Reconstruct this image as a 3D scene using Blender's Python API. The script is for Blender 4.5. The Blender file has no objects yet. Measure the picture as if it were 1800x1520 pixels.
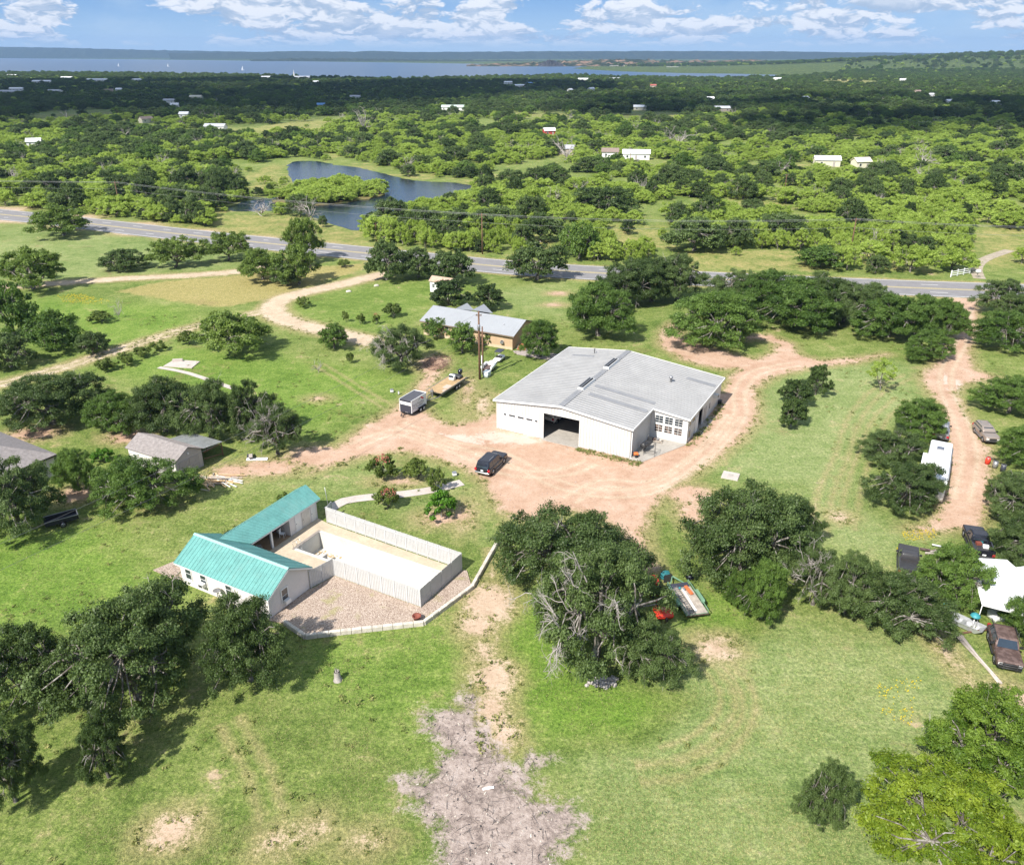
import bpy, math, random
import numpy as np
from mathutils import Vector, Matrix

# ------------------------------------------------------------------ camera, sky, sun, exposure
SC = bpy.context.scene
COL = SC.collection
CAM_H = 46.0
FPX, UC, VC, VH = 1405.0, 900.0, 760.0, 95.0
PITCH = math.atan((VC - VH) / FPX)
CP, SP = math.cos(PITCH), math.sin(PITCH)
cam_d = bpy.data.cameras.new('camera')
cam = bpy.data.objects.new('camera', cam_d)
COL.objects.link(cam)
cam.location = (0, 0, CAM_H)
cam.rotation_euler = (math.pi / 2 - PITCH, 0, 0)
cam_d.sensor_fit = 'HORIZONTAL'
cam_d.sensor_width = 36.0
cam_d.lens = 36.0 * FPX / 1800.0
cam_d.clip_start = 0.5
cam_d.clip_end = 60000
SC.camera = cam

SUN_AZ, SUN_EL = math.radians(52.0), math.radians(45.5)   # direction the shadows point (from +X), sun height
world = bpy.data.worlds.new('World')
SC.world = world
world.use_nodes = True
SKY_STRENGTH = 0.10
SUN_STRENGTH = 4.6
EXPOSURE = 0.91
HAZE = 6.0e-5
sun_d = bpy.data.lights.new('sun', 'SUN')
sun_d.energy = SUN_STRENGTH
sun_d.angle = math.radians(0.53)
sun_d.color = (1.0, 0.955, 0.89)
sun = bpy.data.objects.new('sun', sun_d)
COL.objects.link(sun)
sun.location = (-60, -60, 120)
sun.rotation_euler = Vector((math.cos(SUN_AZ) * math.cos(SUN_EL), math.sin(SUN_AZ) * math.cos(SUN_EL), -math.sin(SUN_EL))).to_track_quat('-Z', 'Y').to_euler()
SC.view_settings.view_transform = 'Standard'
SC.view_settings.look = 'None'
SC.view_settings.exposure = EXPOSURE
SC.view_settings.gamma = 1.0
SC.view_settings.use_curve_mapping = False
SC.cycles.max_bounces = 6
SC.cycles.diffuse_bounces = 2
SC.cycles.glossy_bounces = 3
SC.cycles.transmission_bounces = 4
SC.cycles.transparent_max_bounces = 6
SC.cycles.volume_bounces = 0
SC.cycles.use_denoising = True
SC.cycles.caustics_reflective = False
SC.cycles.caustics_refractive = False

# ------------------------------------------------------------------ node helper
class NT:
    def __init__(s, nt):
        s.nt = nt
        s.nt.nodes.clear()
    def n(s, typ, ins=None, **props):
        node = s.nt.nodes.new(typ)
        for k, v in props.items():
            setattr(node, k, v)
        for k, v in (ins or {}).items():
            sock = node.inputs[k]
            if isinstance(v, bpy.types.NodeSocket):
                s.nt.links.new(v, sock)
            else:
                try:
                    sock.default_value = v
                except Exception:
                    sock.default_value = tuple(v) + (1.0,)
        return node
    def math(s, op, a, b=None, c=None, clamp=False):
        ins = {0: a}
        if b is not None: ins[1] = b
        if c is not None: ins[2] = c
        return s.n('ShaderNodeMath', ins, operation=op, use_clamp=clamp).outputs[0]
    def noise(s, vec, scale, detail=2.0, rough=0.5, dist=0.0):
        return s.n('ShaderNodeTexNoise', {'Vector': vec, 'Scale': scale, 'Detail': detail, 'Roughness': rough, 'Distortion': dist}).outputs[0]
    def smooth(s, x, a, b):
        return s.n('ShaderNodeMapRange', {0: x, 1: a, 2: b, 3: 0.0, 4: 1.0}, interpolation_type='SMOOTHSTEP').outputs[0]
    def mixc(s, f, a, b, blend='MIX'):
        m = s.n('ShaderNodeMix', data_type='RGBA', blend_type=blend)
        for sock, v in ((m.inputs[0], f), (m.inputs[6], a), (m.inputs[7], b)):
            if isinstance(v, bpy.types.NodeSocket): s.nt.links.new(v, sock)
            elif isinstance(v, (int, float)): sock.default_value = v
            else: sock.default_value = (v[0], v[1], v[2], 1.0)
        return m.outputs[2]
    def ramp(s, f, stops):
        r = s.n('ShaderNodeValToRGB', {0: f})
        e = r.color_ramp.elements
        while len(e) < len(stops): e.new(0.5)
        for el, (p, c) in zip(e, stops):
            el.position = p; el.color = (c[0], c[1], c[2], 1)
        return r.outputs[0]
    def link(s, a, b): s.nt.links.new(a, b)

# sky: clear-air model with a broken cumulus layer, the same all round the horizon
w = NT(world.node_tree)
sky = w.n('ShaderNodeTexSky', sky_type='NISHITA')
sky.sun_disc = False
sky.sun_elevation = SUN_EL
sky.sun_rotation = math.radians(218)
sky.altitude = 300
sky.air_density = 1.0
sky.dust_density = 0.25
sky.ozone_density = 3.0
tc = w.n('ShaderNodeTexCoord')
sep = w.n('ShaderNodeSeparateXYZ', {0: tc.outputs['Generated']})
zz = w.math('MAXIMUM', sep.outputs[2], 0.0)
warp = w.math('POWER', w.math('ADD', zz, 0.0005), 0.62)
cv = w.n('ShaderNodeCombineXYZ', {0: w.math('ARCTAN2', sep.outputs[0], sep.outputs[1]), 1: w.math('MULTIPLY', warp, 1.15), 2: 0.0})   # azimuth, height in the sky
big = w.n('ShaderNodeTexNoise', {'Vector': cv.outputs[0], 'Scale': 6.0, 'Detail': 3.0, 'Roughness': 0.55}, noise_dimensions='2D').outputs[0]
def billow(vec):
    v1 = w.n('ShaderNodeTexVoronoi', {'Vector': vec, 'Scale': 17.0, 'Detail': 3.0, 'Roughness': 0.62, 'Lacunarity': 2.3}, feature='F1', voronoi_dimensions='2D', normalize=True).outputs['Distance']
    return w.math('SUBTRACT', 1.0, v1)
wob = w.n('ShaderNodeTexNoise', {'Vector': cv.outputs[0], 'Scale': 22.0, 'Detail': 3.0}, noise_dimensions='2D')
wv = w.n('ShaderNodeVectorMath', {0: cv.outputs[0], 1: w.n('ShaderNodeVectorMath', {0: wob.outputs['Color'], 'Scale': 0.035}, operation='SCALE').outputs[0]}, operation='ADD').outputs[0]
puff = billow(wv)
dens = w.math('ADD', w.math('MULTIPLY', big, 0.95), w.math('MULTIPLY', puff, 0.62))
mask = w.smooth(dens, 0.845, 0.92)
mask = w.math('MULTIPLY', mask, w.smooth(zz, 0.003, 0.020))
thin = w.smooth(w.n('ShaderNodeTexNoise', {'Vector': cv.outputs[0], 'Scale': 9.0, 'Detail': 4.0, 'Roughness': 0.6}, noise_dimensions='2D').outputs[0], 0.40, 0.70)
haze_c = w.mixc(w.smooth(zz, 0.0, 0.065), (2.05, 3.35, 5.0), (0.62, 1.75, 4.0))
base = w.mixc(0.86, sky.outputs[0], haze_c)
base = w.mixc(w.math('MULTIPLY', thin, 0.45), base, (3.0, 3.95, 5.0))
wv2 = w.n('ShaderNodeVectorMath', {0: wv, 1: (0.0, 0.016, 0.0)}, operation='ADD').outputs[0]
lit = w.smooth(w.math('SUBTRACT', puff, billow(wv2)), -0.10, 0.09)       # tops of the puffs catch the sun, undersides are grey-blue
core = w.smooth(dens, 0.91, 1.10)
shade = w.mixc(w.math('MAXIMUM', lit, w.math('MULTIPLY', core, 0.45)), (2.5, 3.15, 4.1), (5.6, 5.7, 5.9))
skyc = w.mixc(w.math('MULTIPLY', mask, 0.9), base, shade)
bg = w.n('ShaderNodeBackground', {0: skyc, 1: SKY_STRENGTH})
w.link(bg.outputs[0], w.n('ShaderNodeOutputWorld').inputs[0])

# ------------------------------------------------------------------ photograph geometry: pixel on the ground -> world
def G(u, v, z=0.0):
    x = (u - UC) / FPX; y = -(v - VC) / FPX
    d = (x, CP + y * SP, -SP + y * CP)
    t = (z - CAM_H) / d[2]
    return Vector((d[0] * t, d[1] * t, z))
def Gn(pts, z=0.0):
    return np.array([[*G(u, v, z)[:2]] for u, v in pts])
def depth(P):
    return P[1] * CP - (P[2] - CAM_H) * SP
def height_to(P, v):
    """height above P whose image row is v"""
    k = -(v - VC) / FPX
    # (y*SP + q*CP) / (y*CP - q*SP) = k
    q = (k * P[1] * CP - P[1] * SP) / (CP + k * SP)
    return q + CAM_H
LETTER = {}
for txt_, size_ in (('Rock Roofing', .50), ('512-756-8007', .44), ('Metal & Shingle Roofs', .24)):   # flat printed lettering, as meshes
    cu_ = bpy.data.curves.new('lettering', 'FONT'); cu_.body = txt_; cu_.size = size_; cu_.extrude = .002
    ob_ = bpy.data.objects.new('lettering', cu_); COL.objects.link(ob_)
    LETTER[txt_] = bpy.data.meshes.new_from_object(ob_.evaluated_get(bpy.context.evaluated_depsgraph_get()))
    bpy.data.objects.remove(ob_); bpy.data.curves.remove(cu_)
RNG = np.random.default_rng(7)
random.seed(7)

# ------------------------------------------------------------------ meshes
def mesh_np(name, V, F, mats, attrs=None, smooth=False, midx=None):
    me = bpy.data.meshes.new(name)
    V = np.asarray(V, np.float32); F = np.asarray(F, np.int32)
    k = F.shape[1]
    me.vertices.add(len(V)); me.vertices.foreach_set('co', V.ravel())
    me.loops.add(F.size); me.loops.foreach_set('vertex_index', F.ravel())
    me.polygons.add(len(F))
    me.polygons.foreach_set('loop_start', np.arange(0, F.size, k, dtype=np.int32))
    me.polygons.foreach_set('loop_total', np.full(len(F), k, np.int32))
    if smooth: me.polygons.foreach_set('use_smooth', np.ones(len(F), bool))
    for m in mats: me.materials.append(m)
    if midx is not None: me.polygons.foreach_set('material_index', np.asarray(midx, np.int32))
    for an, arr in (attrs or {}).items():
        a = me.attributes.new(an, 'FLOAT', 'POINT'); a.data.foreach_set('value', np.asarray(arr, np.float32))
    me.update(calc_edges=True)
    return me
def link(o, parent=None):
    COL.objects.link(o)
    if parent is not None: o.parent = parent
    return o
def tag(o, label=None, cat=None, group=None, kind=None):
    if label: o['label'] = label
    if cat: o['category'] = cat
    if group: o['group'] = group
    if kind: o['kind'] = kind
    return o
def empty(name, loc, rz=0.0, label=None, cat=None, group=None):
    o = bpy.data.objects.new(name, None)
    o.empty_display_size = 0.3
    COL.objects.link(o)
    o.location = loc; o.rotation_euler = (0, 0, rz)
    return tag(o, label, cat, group)
class MB:
    """collects simple shapes into one mesh"""
    def __init__(s): s.v = []; s.f = []; s.m = []; s.sm = []
    def add(s, vs, fs, mi=0, smooth=False):
        b = len(s.v); s.v += [tuple(p) for p in vs]
        for f in fs: s.f.append([i + b for i in f]); s.m.append(mi); s.sm.append(smooth)
        return s
    def box(s, c, d, rz=0.0, mi=0, tilt=None):
        hx, hy, hz = d[0] / 2, d[1] / 2, d[2] / 2
        M = Matrix.Rotation(rz, 3, 'Z')
        if tilt: M = M @ Matrix.Rotation(tilt[1], 3, tilt[0])
        C = Vector(c)
        vs = [C + M @ Vector((x * hx, y * hy, z * hz)) for z in (-1, 1) for x, y in ((-1, -1), (1, -1), (1, 1), (-1, 1))]
        return s.add(vs, [(3, 2, 1, 0), (4, 5, 6, 7), (0, 1, 5, 4), (1, 2, 6, 5), (2, 3, 7, 6), (3, 0, 4, 7)], mi)
    def span(s, x0, x1, y0, y1, z0, z1, mi=0):
        return s.box(((x0 + x1) / 2, (y0 + y1) / 2, (z0 + z1) / 2), (abs(x1 - x0), abs(y1 - y0), abs(z1 - z0)), 0, mi)
    def hull(s, p, mi=0):
        """eight corners: bottom ring then top ring"""
        return s.add(p, [(3, 2, 1, 0), (4, 5, 6, 7), (0, 1, 5, 4), (1, 2, 6, 5), (2, 3, 7, 6), (3, 0, 4, 7)], mi)
    def slab(s, ring, z0, z1, mi=0):
        n = len(ring)
        vs = [(x, y, z0) for x, y in ring] + [(x, y, z1) for x, y in ring]
        fs = [tuple(range(n - 1, -1, -1)), tuple(range(n, 2 * n))] + [(i, (i + 1) % n, n + (i + 1) % n, n + i) for i in range(n)]
        return s.add(vs, fs, mi)
    def plate(s, quad, t, mi=0):
        """a sheet of thickness t over a 3-D polygon, thickness along its normal"""
        q = [Vector(p) for p in quad]
        nrm = (q[1] - q[0]).cross(q[2] - q[0]).normalized() * t
        n = len(q)
        vs = q + [p + nrm for p in q]
        fs = [tuple(range(n - 1, -1, -1)), tuple(range(n, 2 * n))] + [(i, (i + 1) % n, n + (i + 1) % n, n + i) for i in range(n)]
        return s.add(vs, fs, mi)
    def bar(s, a, b, w, h=None, mi=0):
        a, b = Vector(a), Vector(b); h = h or w
        d = (b - a); L = d.length
        if L < 1e-6: return s
        q = d.to_track_quat('X', 'Z').to_matrix()
        C = (a + b) / 2
        vs = [C + q @ Vector((x * L / 2, y * w / 2, z * h / 2)) for z in (-1, 1) for x, y in ((-1, -1), (1, -1), (1, 1), (-1, 1))]
        return s.add(vs, [(3, 2, 1, 0), (4, 5, 6, 7), (0, 1, 5, 4), (1, 2, 6, 5), (2, 3, 7, 6), (3, 0, 4, 7)], mi)
    def tube(s, pts, rad, n=8, mi=0, cap=True, smooth=True):
        pts = [Vector(p) for p in pts]
        if not hasattr(rad, '__len__'): rad = [rad] * len(pts)
        vs = []
        for i, p in enumerate(pts):
            t = (pts[min(i + 1, len(pts) - 1)] - pts[max(i - 1, 0)]).normalized()
            up = Vector((0, 0, 1)) if abs(t.z) < 0.95 else Vector((1, 0, 0))
            a = t.cross(up).normalized(); b = t.cross(a)
            vs += [p + (a * math.cos(2 * math.pi * k / n) + b * math.sin(2 * math.pi * k / n)) * rad[i] for k in range(n)]
        fs = [(i * n + k, i * n + (k + 1) % n, (i + 1) * n + (k + 1) % n, (i + 1) * n + k) for i in range(len(pts) - 1) for k in range(n)]
        s.add(vs, fs, mi, smooth)
        if cap:
            b = len(s.v) - len(vs)
            s.f.append([b + k for k in range(n)][::-1]); s.m.append(mi); s.sm.append(False)
            e = b + (len(pts) - 1) * n
            s.f.append([e + k for k in range(n)]); s.m.append(mi); s.sm.append(False)
        return s
    def lathe(s, c, prof, n=16, mi=0, axis='Z', smooth=True):
        """profile of (radius, height) turned round an axis through c"""
        vs = []
        for r, h in prof:
            for k in range(n):
                a = 2 * math.pi * k / n
                x, y, z = r * math.cos(a), r * math.sin(a), h
                if axis == 'Y': x, y, z = x, z, y
                if axis == 'X': x, y, z = z, x, y
                vs.append((c[0] + x, c[1] + y, c[2] + z))
        fs = [(i * n + k, i * n + (k + 1) % n, (i + 1) * n + (k + 1) % n, (i + 1) * n + k) for i in range(len(prof) - 1) for k in range(n)]
        return s.add(vs, fs, mi, smooth)
    def loft(s, levels, mi=0, nc=4, top=True, bottom=True, smooth=True):
        """rounded rectangles (z, x0, x1, y half-width, corner radius) joined upwards"""
        rings = []
        for z, x0, x1, hw, r in levels:
            ring = []
            for cx, cy, a0 in ((x1 - r, hw - r, 0), (x0 + r, hw - r, 90), (x0 + r, -hw + r, 180), (x1 - r, -hw + r, 270)):
                for k in range(nc + 1):
                    a = math.radians(a0 + 90 * k / nc)
                    ring.append((cx + r * math.cos(a), cy + r * math.sin(a), z))
            rings.append(ring)
        n = len(rings[0])
        vs = [p for r in rings for p in r]
        fs = [(i * n + k, i * n + (k + 1) % n, (i + 1) * n + (k + 1) % n, (i + 1) * n + k) for i in range(len(rings) - 1) for k in range(n)]
        s.add(vs, fs, mi, smooth)
        b = len(s.v) - len(vs)
        if bottom: s.f.append([b + k for k in range(n)][::-1]); s.m.append(mi); s.sm.append(False)
        if top: s.f.append([b + (len(rings) - 1) * n + k for k in range(n)]); s.m.append(mi); s.sm.append(False)
        return s
    def build(s, name, mats, parent=None, label=None, cat=None, group=None, kind=None):
        if not isinstance(mats, (list, tuple)): mats = [mats]
        me = bpy.data.meshes.new(name)
        me.from_pydata(s.v, [], s.f)
        for m in mats: me.materials.append(m)
        me.polygons.foreach_set('material_index', s.m)
        me.polygons.foreach_set('use_smooth', s.sm)
        me.update()
        o = link(bpy.data.objects.new(name, me), parent)
        return tag(o, label, cat, group, kind)

# ------------------------------------------------------------------ materials
MATS = {}
def mat(name, col, rough=0.6, metal=0.0, var=0.12, vscale=1.5, bump=0.0, bscale=20.0, spec=0.4, col2=None, dirt=None):
    """painted / weathered surface: base colour broken up by two noises, optional second colour and fine relief"""
    if name in MATS: return MATS[name]
    m = bpy.data.materials.new(name); m.use_nodes = True
    t = NT(m.node_tree)
    pos = t.n('ShaderNodeNewGeometry').outputs['Position']
    a = t.noise(pos, vscale, 3.0, 0.6); b = t.noise(pos, vscale * 7, 2.0, 0.5)
    f = t.math('ADD', t.math('MULTIPLY', a, 0.6), t.math('MULTIPLY', b, 0.4))
    lo = [c * (1 - var * 1.6) for c in col]; hi = [min(1, c * (1 + var * 1.2)) for c in col]
    c = t.ramp(f, [(0.3, lo), (0.7, hi)])
    if col2 is not None:
        c = t.mixc(t.smooth(a, 0.47, 0.62), c, col2)
    if dirt is not None:
        c = t.mixc(t.math('MULTIPLY', t.smooth(t.noise(pos, vscale * 0.6, 5.0, 0.65), 0.48, 0.75), dirt[3]), c, dirt[:3])
    p = t.n('ShaderNodeBsdfPrincipled', {'Base Color': c, 'Roughness': rough, 'Metallic': metal, 'Specular IOR Level': spec})
    if bump > 0:
        bn = t.n('ShaderNodeBump', {'Strength': bump, 'Distance': 0.05, 'Height': t.noise(pos, bscale, 3.0, 0.6)})
        t.link(bn.outputs[0], p.inputs['Normal'])
    t.link(p.outputs[0], t.n('ShaderNodeOutputMaterial').inputs[0])
    MATS[name] = m
    return m
def glass(name, col=(0.03, 0.04, 0.05), rough=0.05):
    return mat(name, col, rough, 0.0, 0.1, 0.8, spec=0.9)

# ------------------------------------------------------------------ the lie of the land: zones as ground polygons
def sdf_poly(P, poly):
    """signed distance (inside positive) of points P (N,2) to polygon (M,2)"""
    d2 = np.full(len(P), 1e18); inside = np.zeros(len(P), bool)
    a = poly; b = np.roll(poly, -1, axis=0)
    for (ax, ay), (bx, by) in zip(a, b):
        ex, ey = bx - ax, by - ay
        L = ex * ex + ey * ey + 1e-12
        t = np.clip(((P[:, 0] - ax) * ex + (P[:, 1] - ay) * ey) / L, 0, 1)
        dx, dy = P[:, 0] - ax - t * ex, P[:, 1] - ay - t * ey
        d2 = np.minimum(d2, dx * dx + dy * dy)
        c = ((ay > P[:, 1]) != (by > P[:, 1]))
        with np.errstate(divide='ignore', invalid='ignore'):
            xi = (bx - ax) * (P[:, 1] - ay) / (by - ay + 1e-15) + ax
        inside ^= c & (P[:, 0] < xi)
    d = np.sqrt(d2)
    return np.where(inside, d, -d)
def sdf_line(P, line, halfw):
    """signed distance to a band round a polyline; halfw may vary per vertex"""
    hw = np.asarray(halfw, float) if hasattr(halfw, '__len__') else np.full(len(line), float(halfw))
    best = np.full(len(P), -1e9)
    for i in range(len(line) - 1):
        (ax, ay), (bx, by) = line[i], line[i + 1]
        ex, ey = bx - ax, by - ay
        t = np.clip(((P[:, 0] - ax) * ex + (P[:, 1] - ay) * ey) / (ex * ex + ey * ey + 1e-12), 0, 1)
        d = np.hypot(P[:, 0] - ax - t * ex, P[:, 1] - ay - t * ey)
        best = np.maximum(best, hw[i] * (1 - t) + hw[i + 1] * t - d)
    return best
def sdf_disc(P, c, rx, ry):
    q = np.hypot((P[:, 0] - c[0]) / rx, (P[:, 1] - c[1]) / ry)
    return (1 - q) * min(rx, ry)
def resample(line, step):
    line = np.asarray(line, float)
    out = []
    # Catmull-Rom
    n = len(line)
    for i in range(n - 1):
        p0, p1, p2, p3 = line[max(i - 1, 0)], line[i], line[i + 1], line[min(i + 2, n - 1)]
        k = max(2, int(np.linalg.norm(p2 - p1) / step))
        for j in range(k):
            t = j / k
            out.append(0.5 * ((2 * p1) + (-p0 + p2) * t + (2 * p0 - 5 * p1 + 4 * p2 - p3) * t * t + (-p0 + 3 * p1 - 3 * p2 + p3) * t ** 3))
    out.append(line[-1])
    return np.array(out)

WH_O = Vector((-2.09, 98.64, 0)); WH_A = math.radians(-28.5)     # metal workshop: front left corner, heading of its front
PH_O = Vector((-17.32, 64.5, 0)); PH_A = math.radians(-28.8)     # pool house frame
def frame(O, a, pts):
    c, s = math.cos(a), math.sin(a)
    return np.array([[O[0] + x * c - y * s, O[1] + x * s + y * c] for x, y in pts])

# dirt yard round the workshop
YARD = [Gn([(545, 832), (575, 800), (640, 752), (690, 722), (718, 700), (738, 676), (752, 650), (775, 640), (772, 655), (748, 690), (742, 715), (765, 738), (790, 748), (830, 742), (868, 728),
            (900, 690), (990, 690), (1210, 690), (1270, 690), (1285, 660), (1300, 648), (1262, 648), (1200, 632), (1160, 606), (1165, 580), (1182, 566), (1204, 570), (1196, 590), (1230, 606), (1290, 622),
            (1330, 632), (1362, 620), (1366, 604), (1340, 596), (1312, 598), (1308, 590), (1352, 588), (1392, 604), (1400, 622), (1440, 634), (1500, 630), (1560, 622), (1500, 638), (1420, 646), (1352, 664), (1326, 684),
            (1332, 712), (1328, 740), (1300, 775), (1255, 808), (1205, 842), (1165, 872), (1140, 905), (1130, 945), (1148, 990), (1150, 1015), (1120, 985), (1100, 940), (1050, 905), (985, 895), (930, 912), (885, 902), (862, 872), (850, 848), (828, 828),
            (790, 812), (745, 800), (700, 792), (650, 800), (600, 812)])]
RIGHT_DRIVE = [Gn([(1672, 522), (1690, 560), (1668, 612), (1642, 640), (1620, 662), (1636, 690), (1655, 712), (1662, 760), (1666, 830), (1655, 890), (1630, 930), (1722, 930), (1742, 870), (1738, 800), (1728, 770), (1705, 742),
                   (1690, 715), (1680, 692), (1700, 672), (1755, 664), (1712, 650), (1704, 620), (1712, 585), (1718, 556), (1720, 524)])]
GRAVEL_TRACK = (resample(Gn([(668, 483), (620, 495), (560, 508), (505, 522), (480, 538), (492, 558), (540, 574), (600, 588), (650, 600)]), 3), 2.4)
FARM_TRACK = (resample(Gn([(486, 541), (440, 553), (350, 572), (255, 600), (160, 630), (70, 658), (-60, 690)]), 3), 1.9)
UPPER_TRACK = (resample(Gn([(-40, 508), (70, 500), (200, 491), (330, 484), (420, 477), (500, 462), (560, 448)]), 3), 2.0)
CHALK = [(905, 772, 4.2, 2.0), (870, 768, 3.0, 1.8), (800, 772, 3.6, 1.6), (760, 768, 3.6, 1.4), (830, 778, 2.6, 1.2), (1668, 668, 1.8, 3.5), (1690, 690, 1.5, 3.0)]
PATCHES = [(300, 1462, 1.75, 1.5), (868, 1190, 1.9, 2.1), (862, 1245, 1.5, 2.4), (880, 1290, 1.3, 1.6), (860, 1060, 2.4, 3.0), (840, 1100, 1.8, 2.0), (850, 1150, 1.0, 1.6), (1256, 1138, 1.9, 1.6), (1476, 908, 1.15, 1.0), (980, 516, 2.2, 1.6), (975, 536, 2.0, 1.2),
           (60, 762, 3.5, 2.4), (225, 768, 3.0, 2.0), (130, 870, 2.4, 2.0), (405, 830, 2.8, 2.2), (470, 822, 4.5, 2.2), (560, 802, 4.5, 3.0), (1210, 868, 3, 2.4), (1215, 900, 1.6, 3), (775, 910, 2.4, 1.6), (815, 905, 1.2, 2.6), (700, 846, 2.2, 1.0), (760, 640, 2.5, 4.5),
           (480, 1478, .9, .8), (550, 1455, .8, .9), (640, 1480, .9, .6), (1620, 930, 1.2, .8), (1660, 1140, 0.6, 3.5), (1790, 1240, 2.2, 2.6), (835, 755, 3.2, 3.0), (560, 700, 1.2, .8), (1340, 900, 1.0, .7), (1800, 1040, 3, 2.5), (700, 760, 4, 2.5), (820, 690, .9, 4.5), (850, 712, .8, 3.5)]
ASH = [Gn([(742, 1256), (795, 1244), (830, 1205), (846, 1215), (842, 1262), (880, 1310), (905, 1352), (930, 1325), (982, 1326), (965, 1350), (925, 1372), (945, 1408), (1000, 1412), (1035, 1430), (1030, 1462), (990, 1500), (985, 1560), (765, 1560), (762, 1462), (735, 1425), (692, 1366), (762, 1352), (778, 1312), (748, 1290)])]
DRYFIELD = Gn([(200, 512), (290, 494), (400, 486), (475, 474), (540, 470), (648, 462), (630, 476), (545, 503), (480, 524), (400, 540), (345, 536), (250, 520)])
PALE = [(Gn([(1290, 700), (1420, 640), (1600, 640), (1640, 720), (1530, 760), (1510, 830), (1540, 900), (1640, 950), (1560, 1010), (1440, 960), (1400, 860), (1290, 850), (1240, 820)]), 7.0, 0.8),
        (Gn([(1080, 1150), (1300, 1100), (1640, 1100), (1800, 1250), (1820, 1560), (1050, 1560), (1000, 1300)]), 6.0, 0.75),
        (Gn([(840, 500), (1000, 500), (1000, 560), (900, 545)]), 8.0, 0.5),
        (Gn([(0, 395), (300, 420), (420, 450), (400, 474), (200, 486), (60, 495), (-100, 470)]), 12.0, 0.6),
        (Gn([(380, 840), (600, 780), (860, 860), (880, 960), (800, 930), (560, 880)]), 6.0, 0.35)]
LUSH = [(Gn([(880, 1050), (1000, 1060), (1040, 1180), (1200, 1230), (1120, 1300), (960, 1300), (900, 1230)]), 4.0, 0.9),
        (Gn([(-60, 930), (200, 930), (300, 1060), (120, 1100), (-60, 1120)]), 7.0, 0.75),
        (Gn([(540, 1120), (900, 1060), (820, 1200), (760, 1320), (600, 1240), (500, 1180)]), 5.0, 0.5),
        (Gn([(60, 520), (330, 540), (340, 575), (150, 625), (20, 600)]), 8.0, 0.7), (Gn([(170, 650), (340, 600), (560, 640), (720, 660), (560, 760), (420, 700)]), 8.0, 0.65),
        (Gn([(480, 540), (700, 490), (900, 500), (740, 550), (640, 590), (520, 560)]), 8.0, 0.35), (Gn([(1180, 1060), (1300, 1030), (1330, 1110), (1240, 1110)]), 3.0, 0.7)]
ROAD_C = resample(Gn([(-260, 356), (-100, 367), (0, 377), (100, 387), (300, 410), (450, 426), (600, 441), (750, 456), (900, 470.5), (1050, 480), (1300, 493), (1600, 506), (1800, 513), (2100, 522)]), 6.0)
POND = Gn([(505, 290), (520, 284), (560, 284), (590, 290), (640, 297), (700, 312), (745, 319), (790, 321), (829, 327), (822, 342), (795, 354), (755, 364), (720, 374), (690, 387), (660, 397), (640, 404), (618, 404), (596, 398), (575, 392), (545, 379), (505, 373), (465, 371), (412, 372), (402, 364), (438, 353), (482, 346), (516, 330), (508, 305)])
ISLAND = Gn([(478, 354), (500, 340), (540, 331), (600, 328), (650, 332), (678, 340), (668, 347), (620, 355), (560, 362), (505, 362)])
LAKE_NEAR = [(-400, 128), (0, 129.5), (150, 129), (300, 131.5), (450, 134), (560, 138), (700, 141), (800, 139), (900, 136), (1000, 134), (1100, 137), (1200, 139), (1300, 139), (1400, 136), (1470, 130)]
LAKE_FAR = [(1480, 124), (1400, 122.5), (1300, 121), (1150, 119), (1000, 117), (850, 113), (700, 110.5), (450, 107.5), (200, 104.5), (0, 102.8), (-400, 101.5)]
LAKE = Gn(LAKE_NEAR + LAKE_FAR)
HAYFIELD = Gn([(1435, 148), (1455, 139), (1550, 143), (1548, 150)])
CLEARINGS = [Gn(p) for p in ([(500, 208), (560, 205), (620, 214), (560, 224), (490, 220)], [(40, 198), (200, 192), (330, 196), (250, 206), (60, 212)], [(440, 222), (520, 216), (600, 222), (560, 232), (450, 240)], [(1030, 200), (1180, 196), (1240, 212), (1100, 214)],
                             [(900, 198), (1000, 198), (1000, 210), (900, 214)], [(1130, 280), (1230, 282), (1220, 298), (1150, 300)], [(1290, 285), (1450, 285), (1440, 305), (1310, 300)], [(365, 374), (480, 374), (560, 390), (650, 408), (640, 432), (560, 430), (380, 410)], [(1420, 175), (1500, 172), (1490, 182), (1430, 184)],
                             [(420, 300), (500, 285), (505, 300), (490, 330), (440, 345)], [(560, 268), (700, 300), (840, 318), (900, 318), (860, 334), (700, 318), (590, 292)], [(380, 222), (470, 218), (460, 236), (390, 240)],
                             [(1060, 395), (1180, 395), (1200, 440), (1090, 440)], [(1180, 440), (1420, 440), (1480, 478), (1200, 478)], [(900, 400), (960, 402), (1000, 450), (940, 455)], [(1330, 330), (1420, 332), (1400, 352), (1340, 350)], [(760, 290), (830, 280), (840, 300), (780, 305)], [(320, 228), (420, 222), (400, 240), (330, 245)],
                             [(1500, 440), (1640, 455), (1650, 482), (1500, 476)], [(270, 176), (420, 168), (440, 176), (300, 184)], [(1710, 380), (1820, 380), (1820, 470), (1740, 480), (1700, 440)])]

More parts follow.
